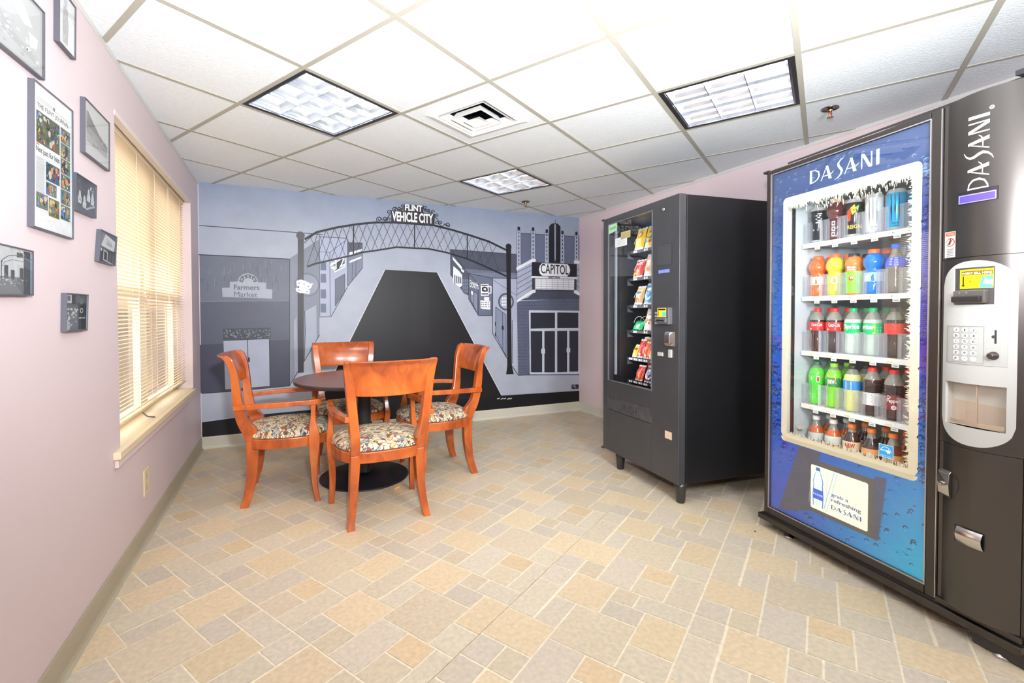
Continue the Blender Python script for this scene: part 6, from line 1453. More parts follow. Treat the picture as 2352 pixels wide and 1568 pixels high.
L = bpy.data.lights.new('snack_fill', 'AREA'); L.shape = 'RECTANGLE'; L.size = .10; L.size_y = 1.1; L.energy = 1.6  # added fill inside the cabinet to brighten the bags
lo_ = bpy.data.objects.new('snack_fill', L); C.objects.link(lo_); lo_.location = SF(.735, .075, 1.25)
lo_.rotation_euler = (Vector(SF(.55, .30, 1.25)) - lo_.location).to_track_quat('-Z', 'Y').to_euler()

# ================================================================== DRINKS MACHINE
DF = frame(2.38, 1.58, R(10.5), -1)     # s grows towards the camera along the door, d into the machine
DM = t = thing('drinks_vending_machine', DF(.40, .42, 0), 'tall glass-front drinks vending machine with blue water-drop graphics', 'vending machine')
def db(name, parts, mt, bevel=0, parent=None, F=DF):
    m = MB()
    for a, b in parts: m.box(a, b, F=F)
    return m.build(name, mt, parent or DM, bevel=bevel)
M_dcab = mat('drinks_cabinet', (40, 38, 40), .35); M_dfr = mat('drinks_door_frame', (74, 70, 68), .26, .75)
db('cabinet', [((-.10, .06, .08), (-.055, .88, 1.925)), ((.66, .06, .08), (.93, .88, 1.935)), ((-.055, .06, 1.80), (.66, .88, 1.925)), ((-.055, .06, .08), (.66, .88, .36)), ((-.055, .68, .36), (.66, .88, 1.80)), ((.0, .02, 1.9365), (.93, .80, 1.948))], M_dcab)
M_lin = mat('cooler_lining', (196, 206, 210), .5)
db('cooler_lining', [((-.055, .105, .36), (-.030, .68, 1.80)), ((.635, .105, .36), (.66, .68, 1.80)), ((-.03, .655, .36), (.635, .68, 1.80)), ((-.03, .105, .36), (.635, .68, .385)), ((-.03, .105, 1.775), (.635, .68, 1.80))], M_lin)
db('door_frame', [((-.112, 0, .079), (-.080, .058, 1.932)), ((.647, 0, .079), (.688, .058, 1.932)), ((-.080, 0, 1.903), (.647, .058, 1.932)), ((-.080, 0, .079), (.647, .058, .124))], M_dfr, .004)
m_sil = mat('silver_edge', (190, 186, 184), .25, .8)
db('glazing_bead', [((-.084, -.003, .120), (-.080, .01, 1.907)), ((.647, -.003, .120), (.651, .01, 1.907)), ((-.08, -.003, 1.903), (.647, .01, 1.907)), ((-.08, -.003, .120), (.647, .01, .124)), ((.682, -.002, .09), (.685, .003, 1.93))], m_sil)
db('door_gasket', [((-.034, .085, .40), (-.026, .10, 1.76)), ((-.054, .060, .40), (-.048, .075, 1.76))], mat('gasket_black', (26, 26, 28), .6))
db('door_liner', [((-.08, .03, .40), (-.058, .06, 1.78)), ((-.048, .062, .40), (-.034, .10, 1.77)), ((-.08, .03, .36), (.647, .058, .50)), ((-.08, .03, 1.765), (.647, .058, 1.88)), ((.60, .03, .40), (.647, .058, 1.80))], mat('door_liner_white', (214, 218, 205), .5))
db('lit_strip', [((-.040, .030, .56), (-.026, .044, 1.735))], mat('cooler_tube', (255, 255, 240), .5, emit=3, emc=(252, 255, 240)))
L = bpy.data.lights.new('cooler_lamp', 'AREA'); L.shape = 'RECTANGLE'; L.size = 1.2; L.size_y = .5; L.energy = 6; L.color = (.98, 1, .97)
lo_ = bpy.data.objects.new('cooler_lamp', L); C.objects.link(lo_); lo_.location = DF(.30, .085, 1.08)
dn = Vector(DF(0, 1, 0)) - Vector(DF(0, 0, 0)); lo_.rotation_euler = dn.to_track_quat('-Z', 'X').to_euler(); L.size, L.size_y = 1.3, .5
L.energy = .85

# printed front graphic: blue field, cream surround with a frosted clear opening
HS_, HZ0, HZ1 = (.014, .580), .545, 1.718
a = Art(lambda s, z, l: DF(s, .014-.0006*l, z))
def blue(s, z):
    top = (50, 72, 118); k = (z-.124)/1.78; u = (s+.08)/.727
    bot = mix((38, 76, 178), (0, 184, 226), min(1, max(0, u*1.3-.25)))
    midc = mix((26, 92, 180), (48, 38, 150), min(1, u*1.2)); c = mix(bot, midc, min(1, k/.55)) if k < .55 else mix(midc, top, min(1, (k-.55)/.35))
    return c
def quad_strip(ou, inn, colf, l):
    n_ = len(ou)
    for i in range(n_):
        p = [ou[i], ou[(i+1) % n_], inn[(i+1) % n_], inn[i]]; a.add([a.fn(x, y, l) for x, y in p], [(0, 1, 2, 3)], [colf(*q) for q in p])
def rrp(a0, b0, a1, b1, r_, n_): # n_ points by arc length from the lower left, anticlockwise
    P_ = rr_pts(a0, b0, a1, b1, r_); P_ = P_[-7:]+P_[:-7]; out = []; seg = []; tot = 0
    for i in range(len(P_)): d_ = math.dist(P_[i], P_[(i+1) % len(P_)]); seg.append((tot, d_)); tot += d_
    for k in range(n_):
        q = tot*k/n_; i = max(j for j in range(len(P_)) if seg[j][0] <= q+1e-9); f = (q-seg[i][0])/(seg[i][1] or 1); x, y = P_[i], P_[(i+1) % len(P_)]
        out.append((x[0]+(y[0]-x[0])*f, x[1]+(y[1]-x[1])*f))
    return out
N_ = 96
cr_o = rrp(-.019, .503, .612, 1.765, .022, N_); bl_o = rrp(-.080, .124, .647, 1.903, .002, N_)
# outer blue as a grid so the colours run smoothly
def bgrid(s0, s1, z0, z1, ns, nz):
    for i in range(ns):
        for j in range(nz):
            p = [(s0+(s1-s0)*(i+x)/ns, z0+(z1-z0)*(j+y)/nz) for x, y in ((0, 0), (1, 0), (1, 1), (0, 1))]
            a.add([a.fn(x, y, 0) for x, y in p], [(0, 1, 2, 3)], [blue(*q) for q in p])
bgrid(-.08, .647, .124, .515, 18, 8); bgrid(-.08, .647, 1.752, 1.903, 18, 4); bgrid(-.08, -.008, .515, 1.752, 2, 24); bgrid(.600, .647, .515, 1.752, 2, 24)
rd = random.Random(11)
for i in range(620):
    s_ = rd.uniform(-.078, .642); z_ = rd.uniform(.128, 1.895)
    if -.022 < s_ < .615 and .5 < z_ < 1.77: s_ = rd.choice((rd.uniform(-.076, -.024), rd.uniform(.617, .642)))
    if .115 < s_ < .46 and .19 < z_ < .47: continue
    r_ = rd.uniform(.004, .0125)*(1 if z_ < 1 else .7); b_ = blue(s_, z_); dk = mix(b_, (12, 26, 66), .72); lt = mix(b_, (190, 235, 255), .45)
    pts = [(s_+r_*math.cos(R(q)), z_+r_*1.15*math.sin(R(q))) for q in range(20, 200, 20)] + [(s_+r_*.62*math.cos(R(q)), z_-r_*.15+r_*.9*math.sin(R(q))) for q in range(180, 0, -30)]
    a.poly(2, dk if z_ < 1.7 else lt, pts); a.poly(2, lt, [(s_-r_*.5, z_-r_*.9), (s_+r_*.4, z_-r_*.9), (s_+r_*.1, z_-r_*.6)])
# cream surround
hw0, hw1 = .012, .578
hw0, hw1 = .012, .578
def cream(s, z): return mix((226, 216, 186), (216, 222, 204), min(1, max(0, (z-.5)/.7)))
def cpoly(pts): a.add([a.fn(x, y, 1) for x, y in pts], [list(range(len(pts)))], [cream(*q) for q in pts])
op = rr_pts(-.019, .503, .612, 1.765, .022)
cpoly([q for q in op if q[1] < .6] [7:]+[(-.019, HZ0), (.612, HZ0)]+[q for q in op if q[1] < .6][:7])
cpoly([q for q in op if q[1] > 1.6]+[(-.019, HZ1), (.612, HZ1)])
for k in range(24):
    z0, z1 = HZ0+(HZ1-HZ0)*k/24, HZ0+(HZ1-HZ0)*(k+1)/24
    cpoly([(-.019, z0), (hw0, z0), (hw0, z1), (-.019, z1)]); cpoly([(hw1, z0), (.612, z0), (.612, z1), (hw1, z1)])
for k in range(190):   # ragged frost edge
    x = hw0+(hw1-hw0)*rd.random(); w1 = rd.uniform(.002, .006); cpoly([(x-w1, HZ1), (x+w1, HZ1), (x+rd.uniform(-.006, .006), HZ1-rd.uniform(.006, .026))])
    x = hw0+(hw1-hw0)*rd.random(); cpoly([(x+w1, HZ0), (x-w1, HZ0), (x+rd.uniform(-.006, .006), HZ0+rd.uniform(.004, .022))])
    y = rd.uniform(HZ0, HZ1); cpoly([(hw1, y-w1), (hw1, y+w1), (hw1-rd.uniform(.004, .017), y+rd.uniform(-.006, .006))])
for i in range(230):   # frost sprigs round the opening
    e_ = rd.random()
    if e_ < .4: x, y, dx, dy = rd.uniform(.10, hw1), HZ1-.010-rd.uniform(0, .03), rd.uniform(-.006, .006), -.02
    elif e_ < .7: x, y, dx, dy = hw1-.003, rd.uniform(HZ0, HZ1), -.016, rd.uniform(-.008, .012)
    else: x, y, dx, dy = rd.uniform(.05, hw1), HZ0+.003, rd.uniform(-.004, .004), .022
    k = rd.uniform(.5, 1.2); cc = rd.choice(((224, 222, 205), (206, 210, 196), (150, 150, 138)))
    for q in taper([(x, y), (x+dx*.5*k+.002, y+dy*.5*k), (x+dx*k, y+dy*k)], [.005, .004, .001]): a.poly(2, cc, q)
# header brand lettering with pale halo, small display with advert
HX = lambda u, v: (.133+u*.322, 1.799+v*.064)
a.mark(4, (196, 232, 250), HX)
# dark surround, lit panel, and slanted dark reflections painted into the print
a.rect(3, (84, 84, 82), .125, .200, .451, .457); a.poly(3, (74, 78, 96), [(.09, .50), (.20, .50), (.16, .2), (-.03, .13)]); a.poly(3, (70, 80, 110), [(.452, .47), (.50, .48), (.47, .2), (.45, .2)])
g_ = a.build('front_graphic', mat('backlit_print', rough=.3, attr=True, emit=.20), t)
a = Art(lambda s, z, l: DF(s, .0115-.0005*l, z)); a.rrect(0, (226, 232, 216), .156, .219, .427, .431, .008)
def bott(l, c, k):
    a.poly(l, c, [(.195+x*k*.03, .235+y) for x, y in ((-.85, 0), (.85, 0), (.95, .05), (.8, .11), (.9, .12), (.6, .152), (.35, .168), (.35, .185), (-.35, .185), (-.35, .168), (-.6, .152), (-.9, .12), (-.8, .11), (-.95, .05))])
bott(1, (60, 110, 190), 1.0); bott(2, (214, 232, 232), .84); a.rect(3, (40, 90, 190), .1695, .27, .2205, .318); a.rect(3, (60, 90, 170), .184, .408, .206, .424)
for x, y in ((.160, .40), (.245, .42)): a.stroke(2, (150, 190, 205), [(x, y), (x-.012, .24)], .0015)
a.stroke(2, (90, 140, 180), [(.275, .425), (.226, .235)], .002); a.stroke(2, (140, 180, 200), [(.29, .425), (.24, .228)], .002)
a.mark(4, (226, 240, 250), lambda u, v: (.172+u*.046, .288+v*.010))
NAVY = (66, 74, 140)
a.text(2, NAVY, 'grab a', (.262, .309), (.342, .309), .020, .012); a.text(2, NAVY, 'refreshing', (.262, .283), (.398, .283), .0215, .012)
a.mark(2, NAVY, lambda u, v: (.262+u*.138, .252+v*.020)); a.build('advert_screen', mat('lit_panel', rough=.3, attr=True, emit=.5), t)
db('door_glass', [((-.080, .0035, .124), (.647, .0075, 1.903))], M_glass)
a = Art(lambda s, z, l: DF(s, .0030-.0003*l, z)); a.rect(0, (235, 245, 250), .474, .568, .531, .622); a.rect(1, (44, 160, 220), .476, .570, .529, .620)
a.stroke(2, (235, 248, 255), [(.481, .596), (.487, .606), (.497, .613), (.508, .612), (.518, .605), (.524, .594)], .0022); a.text(2, (240, 250, 255), 'energy', (.482, .590), (.510, .592), .010, .01); a.poly(2, (240, 250, 255), [(.513+.011*math.cos(R(90+36*k))*(1 if k % 2 == 0 else .45), .594+.011*math.sin(R(90+36*k))*(1 if k % 2 == 0 else .45)) for k in range(10)])
a.text(2, (230, 245, 255), 'ENERGY STAR', (.480, .573), (.525, .573), .005); a.build('energy_sticker', M_pprint, t)

# shelves with lettered lips and clear product gates
DSH = [('A', 1.530), ('B', 1.254), ('C', .968), ('D', .690)]
M_dsh = mat('shelf_white', (226, 230, 226), .4); M_gate = glass_mat('clear_gate', (.985, .99, 1), .09, .05)
COLS = [.025, .118, .211, .303, .396]
for ln, z in DSH:
    m = MB(); m.box((-.022, .140, z-.022), (.60, .146, z+.002), F=DF); m.box((-.022, .146, z-.006), (.60, .60, z), F=DF)
    for k in range(28): m.box((-.018+k*.022, .150, z), (-.012+k*.022, .56, z+.0025), F=DF)
    sh = m.build('shelf', M_dsh, t)
    a = Art(lambda s, zz, l: DF(s, .1395-.0004*l, zz))
    for k, c in enumerate(COLS):
        if ln in 'AB': a.text(0, (90, 92, 92), '%s%d' % (ln, k+1), (c+.018, z-.014), (c+.030, z-.014), .008)
        else: a.rect(0, (236, 206, 150), c+.004, z-.018, c+.030, z-.010)
    a.build('shelf_lettering', M_pprint, sh)
    for k in range(6):
        c = -.001+.0925*k+.0; m = MB()
        m.box((c-.025, .150, z+.003), (c+.025, .1525, z+.112), F=DF); m.box((c-.002, .1525, z+.003), (c+.001, .20, z+.112), F=DF); m.box((c-.025, .1525, z+.003), (c-.0225, .165, z+.10), F=DF); m.box((c+.0225, .1525, z+.003), (c+.025, .165, z+.10), F=DF)
        m.box((c-.012, .147, z+.003), (c-.006, .150, z+.104), F=DF); m.box((c+.012, .147, z+.003), (c+.016, .150, z+.09), F=DF)
        m.build('product_gate', M_gate, sh)
    for k in range(5):
        c = COLS[k]+.05; a = Art(lambda s, zz, l: DF(s, .136, zz)); a.rect(0, (214, 218, 214), c-.022, z-.036, c+.008, z-.022); a.rect(1, (150, 152, 150), c-.018, z-.031, c+.002, z-.027); a.build('price_tag', M_pprint, sh)
m = MB(); m.box((-.022, .140, .385), (.60, .146, .412), F=DF); m.box((-.022, .146, .404), (.60, .60, .410), F=DF); m.build('shelf', M_dsh, t)
db('delivery_arm', [((-.034, .11, .555), (.005, .14, .575)), ((-.030, .11, .45), (-.022, .13, .56))], mat('arm_grey', (196, 198, 190), .4), .002)

# ---- right-hand control column (bowed)
CAMN = math.hypot(0, 0)
nin = Vector(DF(0, 1, 0)) - Vector(DF(0, 0, 0)); camv = Vector((0, 0, EYE)); cdist = (Vector(DF(0, 0, 0)) - camv).dot(nin)
def bow(s): return .036*max(0, 1-((s-.812)/.108)**2)
def CF(s, d, z):
    return DF(s, d-bow(s), z)
def adj(s, z):   # reading taken on the flat door plane -> the same spot on the bowed face
    k = bow(s)/cdist; p = Vector(DF(s, 0, z)); q = p + (camv-p)*k; base = Vector(DF(0, 0, 0)); ds = (Vector(DF(1, 0, 0))-base)
    return ((q-base).dot(ds), q.z)
class ColArt(Art):
    "flat art wrapped round the bowed column: drawn in (s, z), sliced into narrow strips, then bent"
    def __init__(s, off=.0008, raw=False): super().__init__(lambda a_, b_, l: (a_, b_, l)); s.off = off; s.raw = raw
    def build(s, name, mm, parent):
        o = super().build(name, mm, parent, world=False); bmx = bmesh.new(); bmx.from_mesh(o.data)
        for k in range(30): bmesh.ops.bisect_plane(bmx, geom=bmx.verts[:]+bmx.edges[:]+bmx.faces[:], plane_co=(.69+k*.008, 0, 0), plane_no=(1, 0, 0))
        o0 = origin_of(parent)
        for v in bmx.verts:
            p_ = (v.co.x, v.co.y) if s.raw else adj(v.co.x, v.co.y); v.co = Vector(CF(p_[0], -s.off-.0004*v.co.z, p_[1])) - o0
        bmx.to_mesh(o.data); bmx.free(); return o
CA = lambda a_, b_, l, o=0: CF(adj(a_, b_)[0], -.0006-.0006*l-o, adj(a_, b_)[1])
M_col = mat('column_steel', (88, 84, 82), .31, .85)
def slab(name, z0, z1):
    rg = []; 
    for i in range(21):
        s = .692+.238*i/20*.965; rg.append([CF(s, 0, z0), CF(s, 0, z1), CF(s, .04+bow(s), z1), CF(s, .04+bow(s), z0)])
    o = MB().rings(rg, smooth=True).build(name, M_col, t)
    for p in o.data.polygons: p.use_smooth = True
    e_ = o.modifiers.new('split', 'EDGE_SPLIT'); e_.split_angle = R(30)
for n_, z0, z1 in (('upper_panel', 1.3675, 1.932), ('lower_panel', .104, .692)): slab(n_, z0, z1)
db('column_edge', [((.922, 0, .085), (.935, .08, 1.932)), ((.688, .012, .085), (.694, .05, 1.932))], M_dfr, .003)
db('column_skirt', [((.69, -.012, .084), (.93, .05, .103))], M_dfr, .003)
a = ColArt(.0008)
a.mark(0, (240, 240, 240), lambda u, v: (.820-v*.055, 1.600+u*.262)); a.circle(0, (240, 240, 240), .825, 1.876, .0065, 16); a.circle(1, (90, 86, 84), .825, 1.876, .0035, 12)
a.build('brand_lettering', M_pprint, t)
a = ColArt(.0008)
a.rect(0, (240, 238, 236), .6985, 1.374, .733, 1.468); a.rect(1, (232, 100, 50), .700, 1.452, .7315, 1.466); a.circle(1, (214, 60, 40), .716, 1.429, .0155, 24); a.circle(2, (240, 238, 236), .716, 1.429, .0125, 24)
a.poly(3, (40, 40, 42), [(.711, 1.420), (.716, 1.420), (.720, 1.430), (.724, 1.436), (.717, 1.438), (.712, 1.432)]); a.circle(3, (40, 40, 42), .718, 1.441, .003, 10); a.stroke(4, (214, 60, 40), [(.706, 1.420), (.726, 1.439)], .002)
for k in range(5): a.rect(1, (110, 108, 108), .702, 1.379+k*.006, .7295-.003*(k % 2), 1.3812+k*.006)
a.text(2, (240, 240, 240), 'WARNING', (.703, 1.4555), (.7285, 1.4555), .007); a.build('warning_sticker', M_pprint, t)
def bent(name, s0, z0, s1, z1, mm, out, r_=0, inset=0):
    "a plate following the bowed face"
    p = rr_pts(s0, z0, s1, z1, r_, 5) if r_ else None
    A0, A1 = adj(s0, z0), adj(s1, z1); rg = []
    for i in range(13):
        s = A0[0]+(A1[0]-A0[0])*i/12; sc_ = i/12; e = 0
        if r_:
            dx = min(s-A0[0], A1[0]-s); e = r_-math.sqrt(max(0, r_*r_-(r_-dx)**2)) if dx < r_ else 0
        rg.append([CF(s, 0.001, A0[1]+e), CF(s, 0.001, A1[1]-e), CF(s, -out, A1[1]-e), CF(s, -out, A0[1]+e)])
    o = MB().rings(rg, smooth=False).build(name, mm, t); return o
dp = bent('display_bezel', .741, 1.558, .845, 1.604, mat('bezel_black', (30, 28, 34), .3), .006)
a = ColArt(.0068); a.rect(0, (120, 112, 150), .744, 1.560, .843, 1.590); a.rect(1, (72, 60, 205), .748, 1.563, .840, 1.586); a.build('display', mat('violet_screen', rough=.2, attr=True, emit=.9), t)
# pale grey bezel: stadium with openings
def sheet(name, poly_, holes, mm, off, thick=.008):
    "stadium plate with rectangular windows, cut on a fine grid so it follows the bow"
    bmx = bmesh.new(); s0 = min(p[0] for p in poly_); s1 = max(p[0] for p in poly_)
    o = None
    m = MB(); ns = 28
    xs = sorted(set([s0+(s1-s0)*i/ns for i in range(ns+1)] + [h[0] for h in holes] + [h[2] for h in holes]))
    cxm = (s0+s1)/2; hw = (s1-s0)/2
    def top(s): k = abs(s-cxm)/hw; return poly_top - arch*(1-math.sqrt(max(0, 1-k**2.2)))
    def bot(s): k = abs(s-cxm)/hw; return poly_bot + arch*(1-math.sqrt(max(0, 1-k**2.2)))
    for i in range(len(xs)-1):
        a0, a1 = xs[i], xs[i+1]; mid_ = (a0+a1)/2; zl = sorted(set([h[1] for h in holes] + [h[3] for h in holes]))
        cuts = sorted((h[1], h[3]) for h in holes if h[0]-1e-6 <= mid_ <= h[2]+1e-6); z = None; segs = []; lo0, lo1 = bot(a0), bot(a1)
        for z_ in zl+[None]:
            t0_, t1_ = (z_, z_) if z_ is not None else (top(a0), top(a1))
            t0_, t1_ = min(max(t0_, bot(a0)), top(a0)), min(max(t1_, bot(a1)), top(a1))
            if max(t0_-lo0, t1_-lo1) > 1e-6 and not any(abs(lo0-c0) < 1e-7 for c0, c1 in cuts): segs.append((lo0, lo1, t0_, t1_))
            lo0, lo1 = t0_, t1_
        for b0, b1, t0, t1 in segs: m.add([CF(a0, -off, b0), CF(a1, -off, b1), CF(a1, -off, t1), CF(a0, -off, t0)], [(0, 1, 2, 3)])
    bmx.free(); ob = m.build(name, mm, t); bmx = bmesh.new(); bmx.from_mesh(ob.data); bmesh.ops.remove_doubles(bmx, verts=bmx.verts[:], dist=.0002); bmx.to_mesh(ob.data); bmx.free()
    for p in ob.data.polygons: p.use_smooth = True
    so_ = ob.modifiers.new('thickness', 'SOLIDIFY'); so_.thickness = thick; so_.offset = 0; es_ = ob.modifiers.new('split', 'EDGE_SPLIT'); es_.split_angle = R(35)
    return ob
hw_ = (*adj(.715, .768), *adj(.877, .920))
poly_top, poly_bot, arch = 1.3655, .694, 0
sheet('middle_panel', [(.692, 0), (.9225, 0)], [hw_], M_col, 0, .003)
poly_top, poly_bot, arch = 1.352, .706, .085
A = adj(.704, 1.0); B_ = adj(.903, 1.0); poly_ = [(A[0], 0), (B_[0], 0)]
hb = (*adj(.737, 1.200), *adj(.842, 1.331)); hw_ = (*adj(.715, .768), *adj(.877, .920)); hb = (hb[0], hb[1], hb[2], hb[3]); 
sheet('control_bezel', poly_, [hb, hw_], mat('bezel_grey', (186, 187, 184), .33), .004)
# bill acceptor
def inset_box(name, h, depth, mm):
    m = MB(); s0, z0, s1, z1 = h
    f = [CF(s0, 0, z0), CF(s1, 0, z0), CF(s1, 0, z1), CF(s0, 0, z1)]; d_ = .036-depth
    bk = [DF(s0, -.030+depth, z0), DF(s1, -.030+depth, z0), DF(s1, -.030+depth, z1), DF(s0, -.030+depth, z1)]
    m.add(f+bk, [(0, 1, 5, 4), (1, 2, 6, 5), (2, 3, 7, 6), (3, 0, 4, 7), (4, 5, 6, 7)]); return m.build(name, mm, t)
s0, z0, s1, z1 = hb
yl = ColArt(.0055, True); 
yl.rect(0, (70, 68, 66), s0, z0, s1, z1); yl.rect(1, (240, 206, 20), s0+.018, z0+.056, s1-.002, z1-.006); yl.rect(2, (120, 86, 20), s0+.024, z1-.026, s1-.004, z1-.012); yl.text(3, (250, 250, 240), 'INSERT BILL HERE', (s0+.026, z1-.024), (s1-.006, z1-.024), .008, .02)
yl.poly(3, (60, 46, 20), [(s0+.024, z0+.068), (s0+.030, z0+.062), (s0+.036, z0+.068), (s0+.032, z0+.070), (s0+.032, z1-.03), (s0+.028, z1-.03), (s0+.028, z0+.070)]); yl.text(3, (120, 86, 20), 'ACCEPTS', (s0+.040, z1-.040), (s0+.062, z1-.040), .006); yl.text(3, (60, 46, 20), '1 & 5', (s0+.044, z1-.050), (s0+.058, z1-.050), .006)
yl.poly(2, (90, 200, 214), [(s1-.036, z0+.058), (s1-.003, z0+.058), (s1-.003, z1-.030), (s1-.030, z1-.034)]); yl.poly(3, (244, 244, 238), [(s1-.026, z0+.072), (s1-.003, z0+.066), (s1-.003, z0+.084), (s1-.022, z0+.088)])
yl.build('bill_instructions', M_gprint, t)
m = MB(); m.box((s0+.008, -.026, z0+.004), (s1-.012, -.004, z0+.050), F=CF); bv = m.build('bill_acceptor', mat('acceptor_grey', (84, 80, 78), .35), t, bevel=.004)
m = MB(); m.box((s0+.006, -.034, z0+.008), (s1-.020, -.02, z0+.030), F=CF); m.build('bill_mouth', mat('acceptor_dark', (40, 38, 38), .3), bv, bevel=.004)
vv = ColArt(.0262, True); 
for k in (0, 1): vv.poly(0, (170, 168, 165), [(s0+.028+k*.022, z0+.044), (s0+.031+k*.022, z0+.038), (s0+.034+k*.022, z0+.044), (s0+.031+k*.022, z0+.041)])
vv.build('arrow_marks', M_pprint, bv)
# keypad
kp = bent('keypad_plate', .716, .990, .881, 1.126, mat('keypad_grey', (176, 177, 174), .38), .0100)
a = ColArt(.0106); a.stroke(0, (130, 130, 128), [(.7185, .994), (.820, .994), (.820, 1.123), (.7185, 1.123), (.7185, .994)], .001)
a.build('keypad_outline', M_pprint, kp)
keys = ['A12', 'B34', 'C56', 'D78', 'E90', 'F*L']
for i, row in enumerate(keys):
    for j, k in enumerate(row):
        u, v = .747+j*.0235, 1.110-i*.0204
        a = ColArt(.0115); a.circle(0, (238, 238, 238), u, v, .0088, 18); w2 = .0038 if k != 'L' else .005
        if k == 'L': a.text(1, (120, 120, 120), 'CLR', (u-w2, v-.0015), (u+w2, v-.0015), .003)
        elif k == '*': a.circle(1, (60, 60, 62), u, v, .0012, 8)
        else: a.text(1, (60, 60, 62), k, (u-(w2 if k != '1' else .0016), v-.0045), (u+(w2 if k != '1' else .0016), v-.0045), .0085, .012)
        a.build('key', M_pprint, kp)
a = ColArt(.0108); a.rect(0, (40, 38, 38), .847, 1.066, .8525, 1.112); a.circle(0, (56, 54, 54), .8445, 1.089, .0052, 14); a.build('coin_slot', M_pprint, kp)
c = CF(adj(.846, 1.027)[0], -.010, 1.027)
m = MB(); nn = -nin; up = Vector((0, 0, 1)); sd = nn.cross(up)
m.rings([[Vector(c)+nn*h+(sd*math.cos(2*PI*j/18)+up*math.sin(2*PI*j/18))*r_ for j in range(18)] for r_, h in ((.0135, 0), (.0135, .004), (.010, .006), (.010, .018), (.007, .021))]); m.build('coin_return_knob', mat('knob_bronze', (92, 84, 80), .3, .8), t)
# delivery window
inset_box('delivery_recess', hw_, .05, mat('recess_grey', (206, 200, 192), .45))
s0, z0, s1, z1 = hw_
m = MB(); rg = []
for i in range(15):
    s = s0+.012+(s1-s0-.018)*i/14; rg.append([CF(s, .004, z0+.012), CF(s, .004, z1-.002)])
m.rings(rg, cap=False, closed=False); m.build('delivery_door', glass_mat('clear_door', (.97, .96, .94), .06, .02), t)
m = MB(); 
for i in range(14):
    s = s0+.012+(s1-s0-.018)*i/14; e_ = s0+.012+(s1-s0-.018)*(i+1)/14; m.add([CF(s, .002, z0+.006), CF(e_, .002, z0+.006), CF(e_, .002, z0+.020), CF(s, .002, z0+.020)], [(0, 1, 2, 3)])
m.box((s0+.098, .0, z0+.01), (s0+.101, .006, z1-.003), F=CF); m.build('delivery_door_rim', mat('rim_amber', (170, 150, 128), .3, coat=1), t)
MB().add([DF(s0+.004, .018, z0+.002), DF(s1, .018, z0+.002), DF(s1, .018, z0+.075), DF(s0+.004, .018, z0+.085)], [(0, 1, 2, 3)]).build('delivery_tray', mat('tray_tan', (196, 176, 156), .5), t)
# lock handle with round plate, coin cup
a = ColArt(.0012); a.circle(0, (60, 56, 55), .722, .540, .032, 30, .044); a.build('handle_backplate', mat('backplate', rough=.3, attr=True), t)
sA = adj(.700, .5)[0]; sB = adj(.735, .5)[0]
rg = []
for z, o_ in ((.495, .006), (.505, .020), (.545, .026), (.585, .020), (.592, .006)): rg.append([CF(sA, .0, z), CF(sB, .0, z), CF(sB, -o_*.75, z), CF(sA, -o_, z)])
h_ = MB().rings(rg, smooth=False).build('t_handle', M_chrome, t, bevel=.003)
c = Vector(CF((sA+sB)/2, -.026, .545)); m = MB(); m.rings([[c+nn*h+(sd*math.cos(2*PI*j/14)+up*math.sin(2*PI*j/14))*r_ for j in range(14)] for r_, h in ((.0085, -.004), (.0085, .003), (.004, .003), (.004, 0))]); m.build('lock_barrel', mat('lock_steel', (150, 146, 144), .25, 1), h_)
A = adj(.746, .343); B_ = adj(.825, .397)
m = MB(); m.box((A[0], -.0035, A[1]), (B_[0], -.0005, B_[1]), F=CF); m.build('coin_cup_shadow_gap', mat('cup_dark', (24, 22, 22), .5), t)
rg = [[CF(A[0]+(B_[0]-A[0])*(i/8*.86+.14), -(.004+.015*math.sin(PI*min(1, (1-v)*.9+.08))), A[1]+(B_[1]-A[1])*v) for v in (0, .15, .35, .6, .85, 1)] for i in range(9)]
m = MB().rings(rg, cap=False, closed=False); m.build('coin_cup', M_chrome, t)
# plinth, rails, feet
db('base_rail', [((-.13, -.022, .048), (.935, .05, .077)), ((-.10, .0, .066), (.93, .4, .080))], M_dfr, .003)
db('kick_plate', [((.0, .012, .030), (.82, .03, .050)), ((-.07, .012, .026), (-.0, .03, .05)), ((.80, -.006, .006), (.94, .03, .050))], mat('kick_dark', (48, 44, 43), .4), .002)
db('top_hinge', [((-.135, .0, 1.925), (-.10, .03, 1.936)), ((.90, -.03, 1.94), (.935, .02, 1.956))], M_dark)
for s_, d_ in ((.02, .03), (.875, .01), (.02, .8), (.875, .8)):
    c = DF(s_, d_, 0); MB().lathe([(0, 0), (.024, 0), (.026, .004), (.022, .011), (.008, .014), (.008, .08)], 20, c).build('levelling_foot', M_chrome, t)

# ================================================================== DRINKS
SEG = 20
CONT = [(.001, 0), (.028, 0), (.034, .006), (.0355, .02), (.0345, .05), (.0325, .078), (.0345, .10), (.0365, .115), (.0368, .150), (.034, .168), (.027, .186), (.0185, .201), (.0135, .211), (.0130, .218)]
BULB = [(.001, 0), (.030, 0), (.035, .008), (.0355, .05), (.034, .056), (.0345, .060), (.034, .10), (.031, .108), (.0318, .113), (.031, .118), (.0385, .132), (.041, .147), (.0385, .163), (.031, .180), (.022, .190), (.019, .195), (.019, .203)]
JUICE = [(.001, 0), (.030, 0), (.033, .006), (.033, .06), (.034, .13), (.036, .150), (.033, .168), (.026, .180), (.019, .188), (.019, .194)]
LONG = [(.001, 0), (.028, 0), (.034, .006), (.0355, .03), (.0345, .06), (.0355, .09), (.0365, .115), (.036, .135), (.029, .155), (.019, .176), (.0145, .195), (.013, .215)]
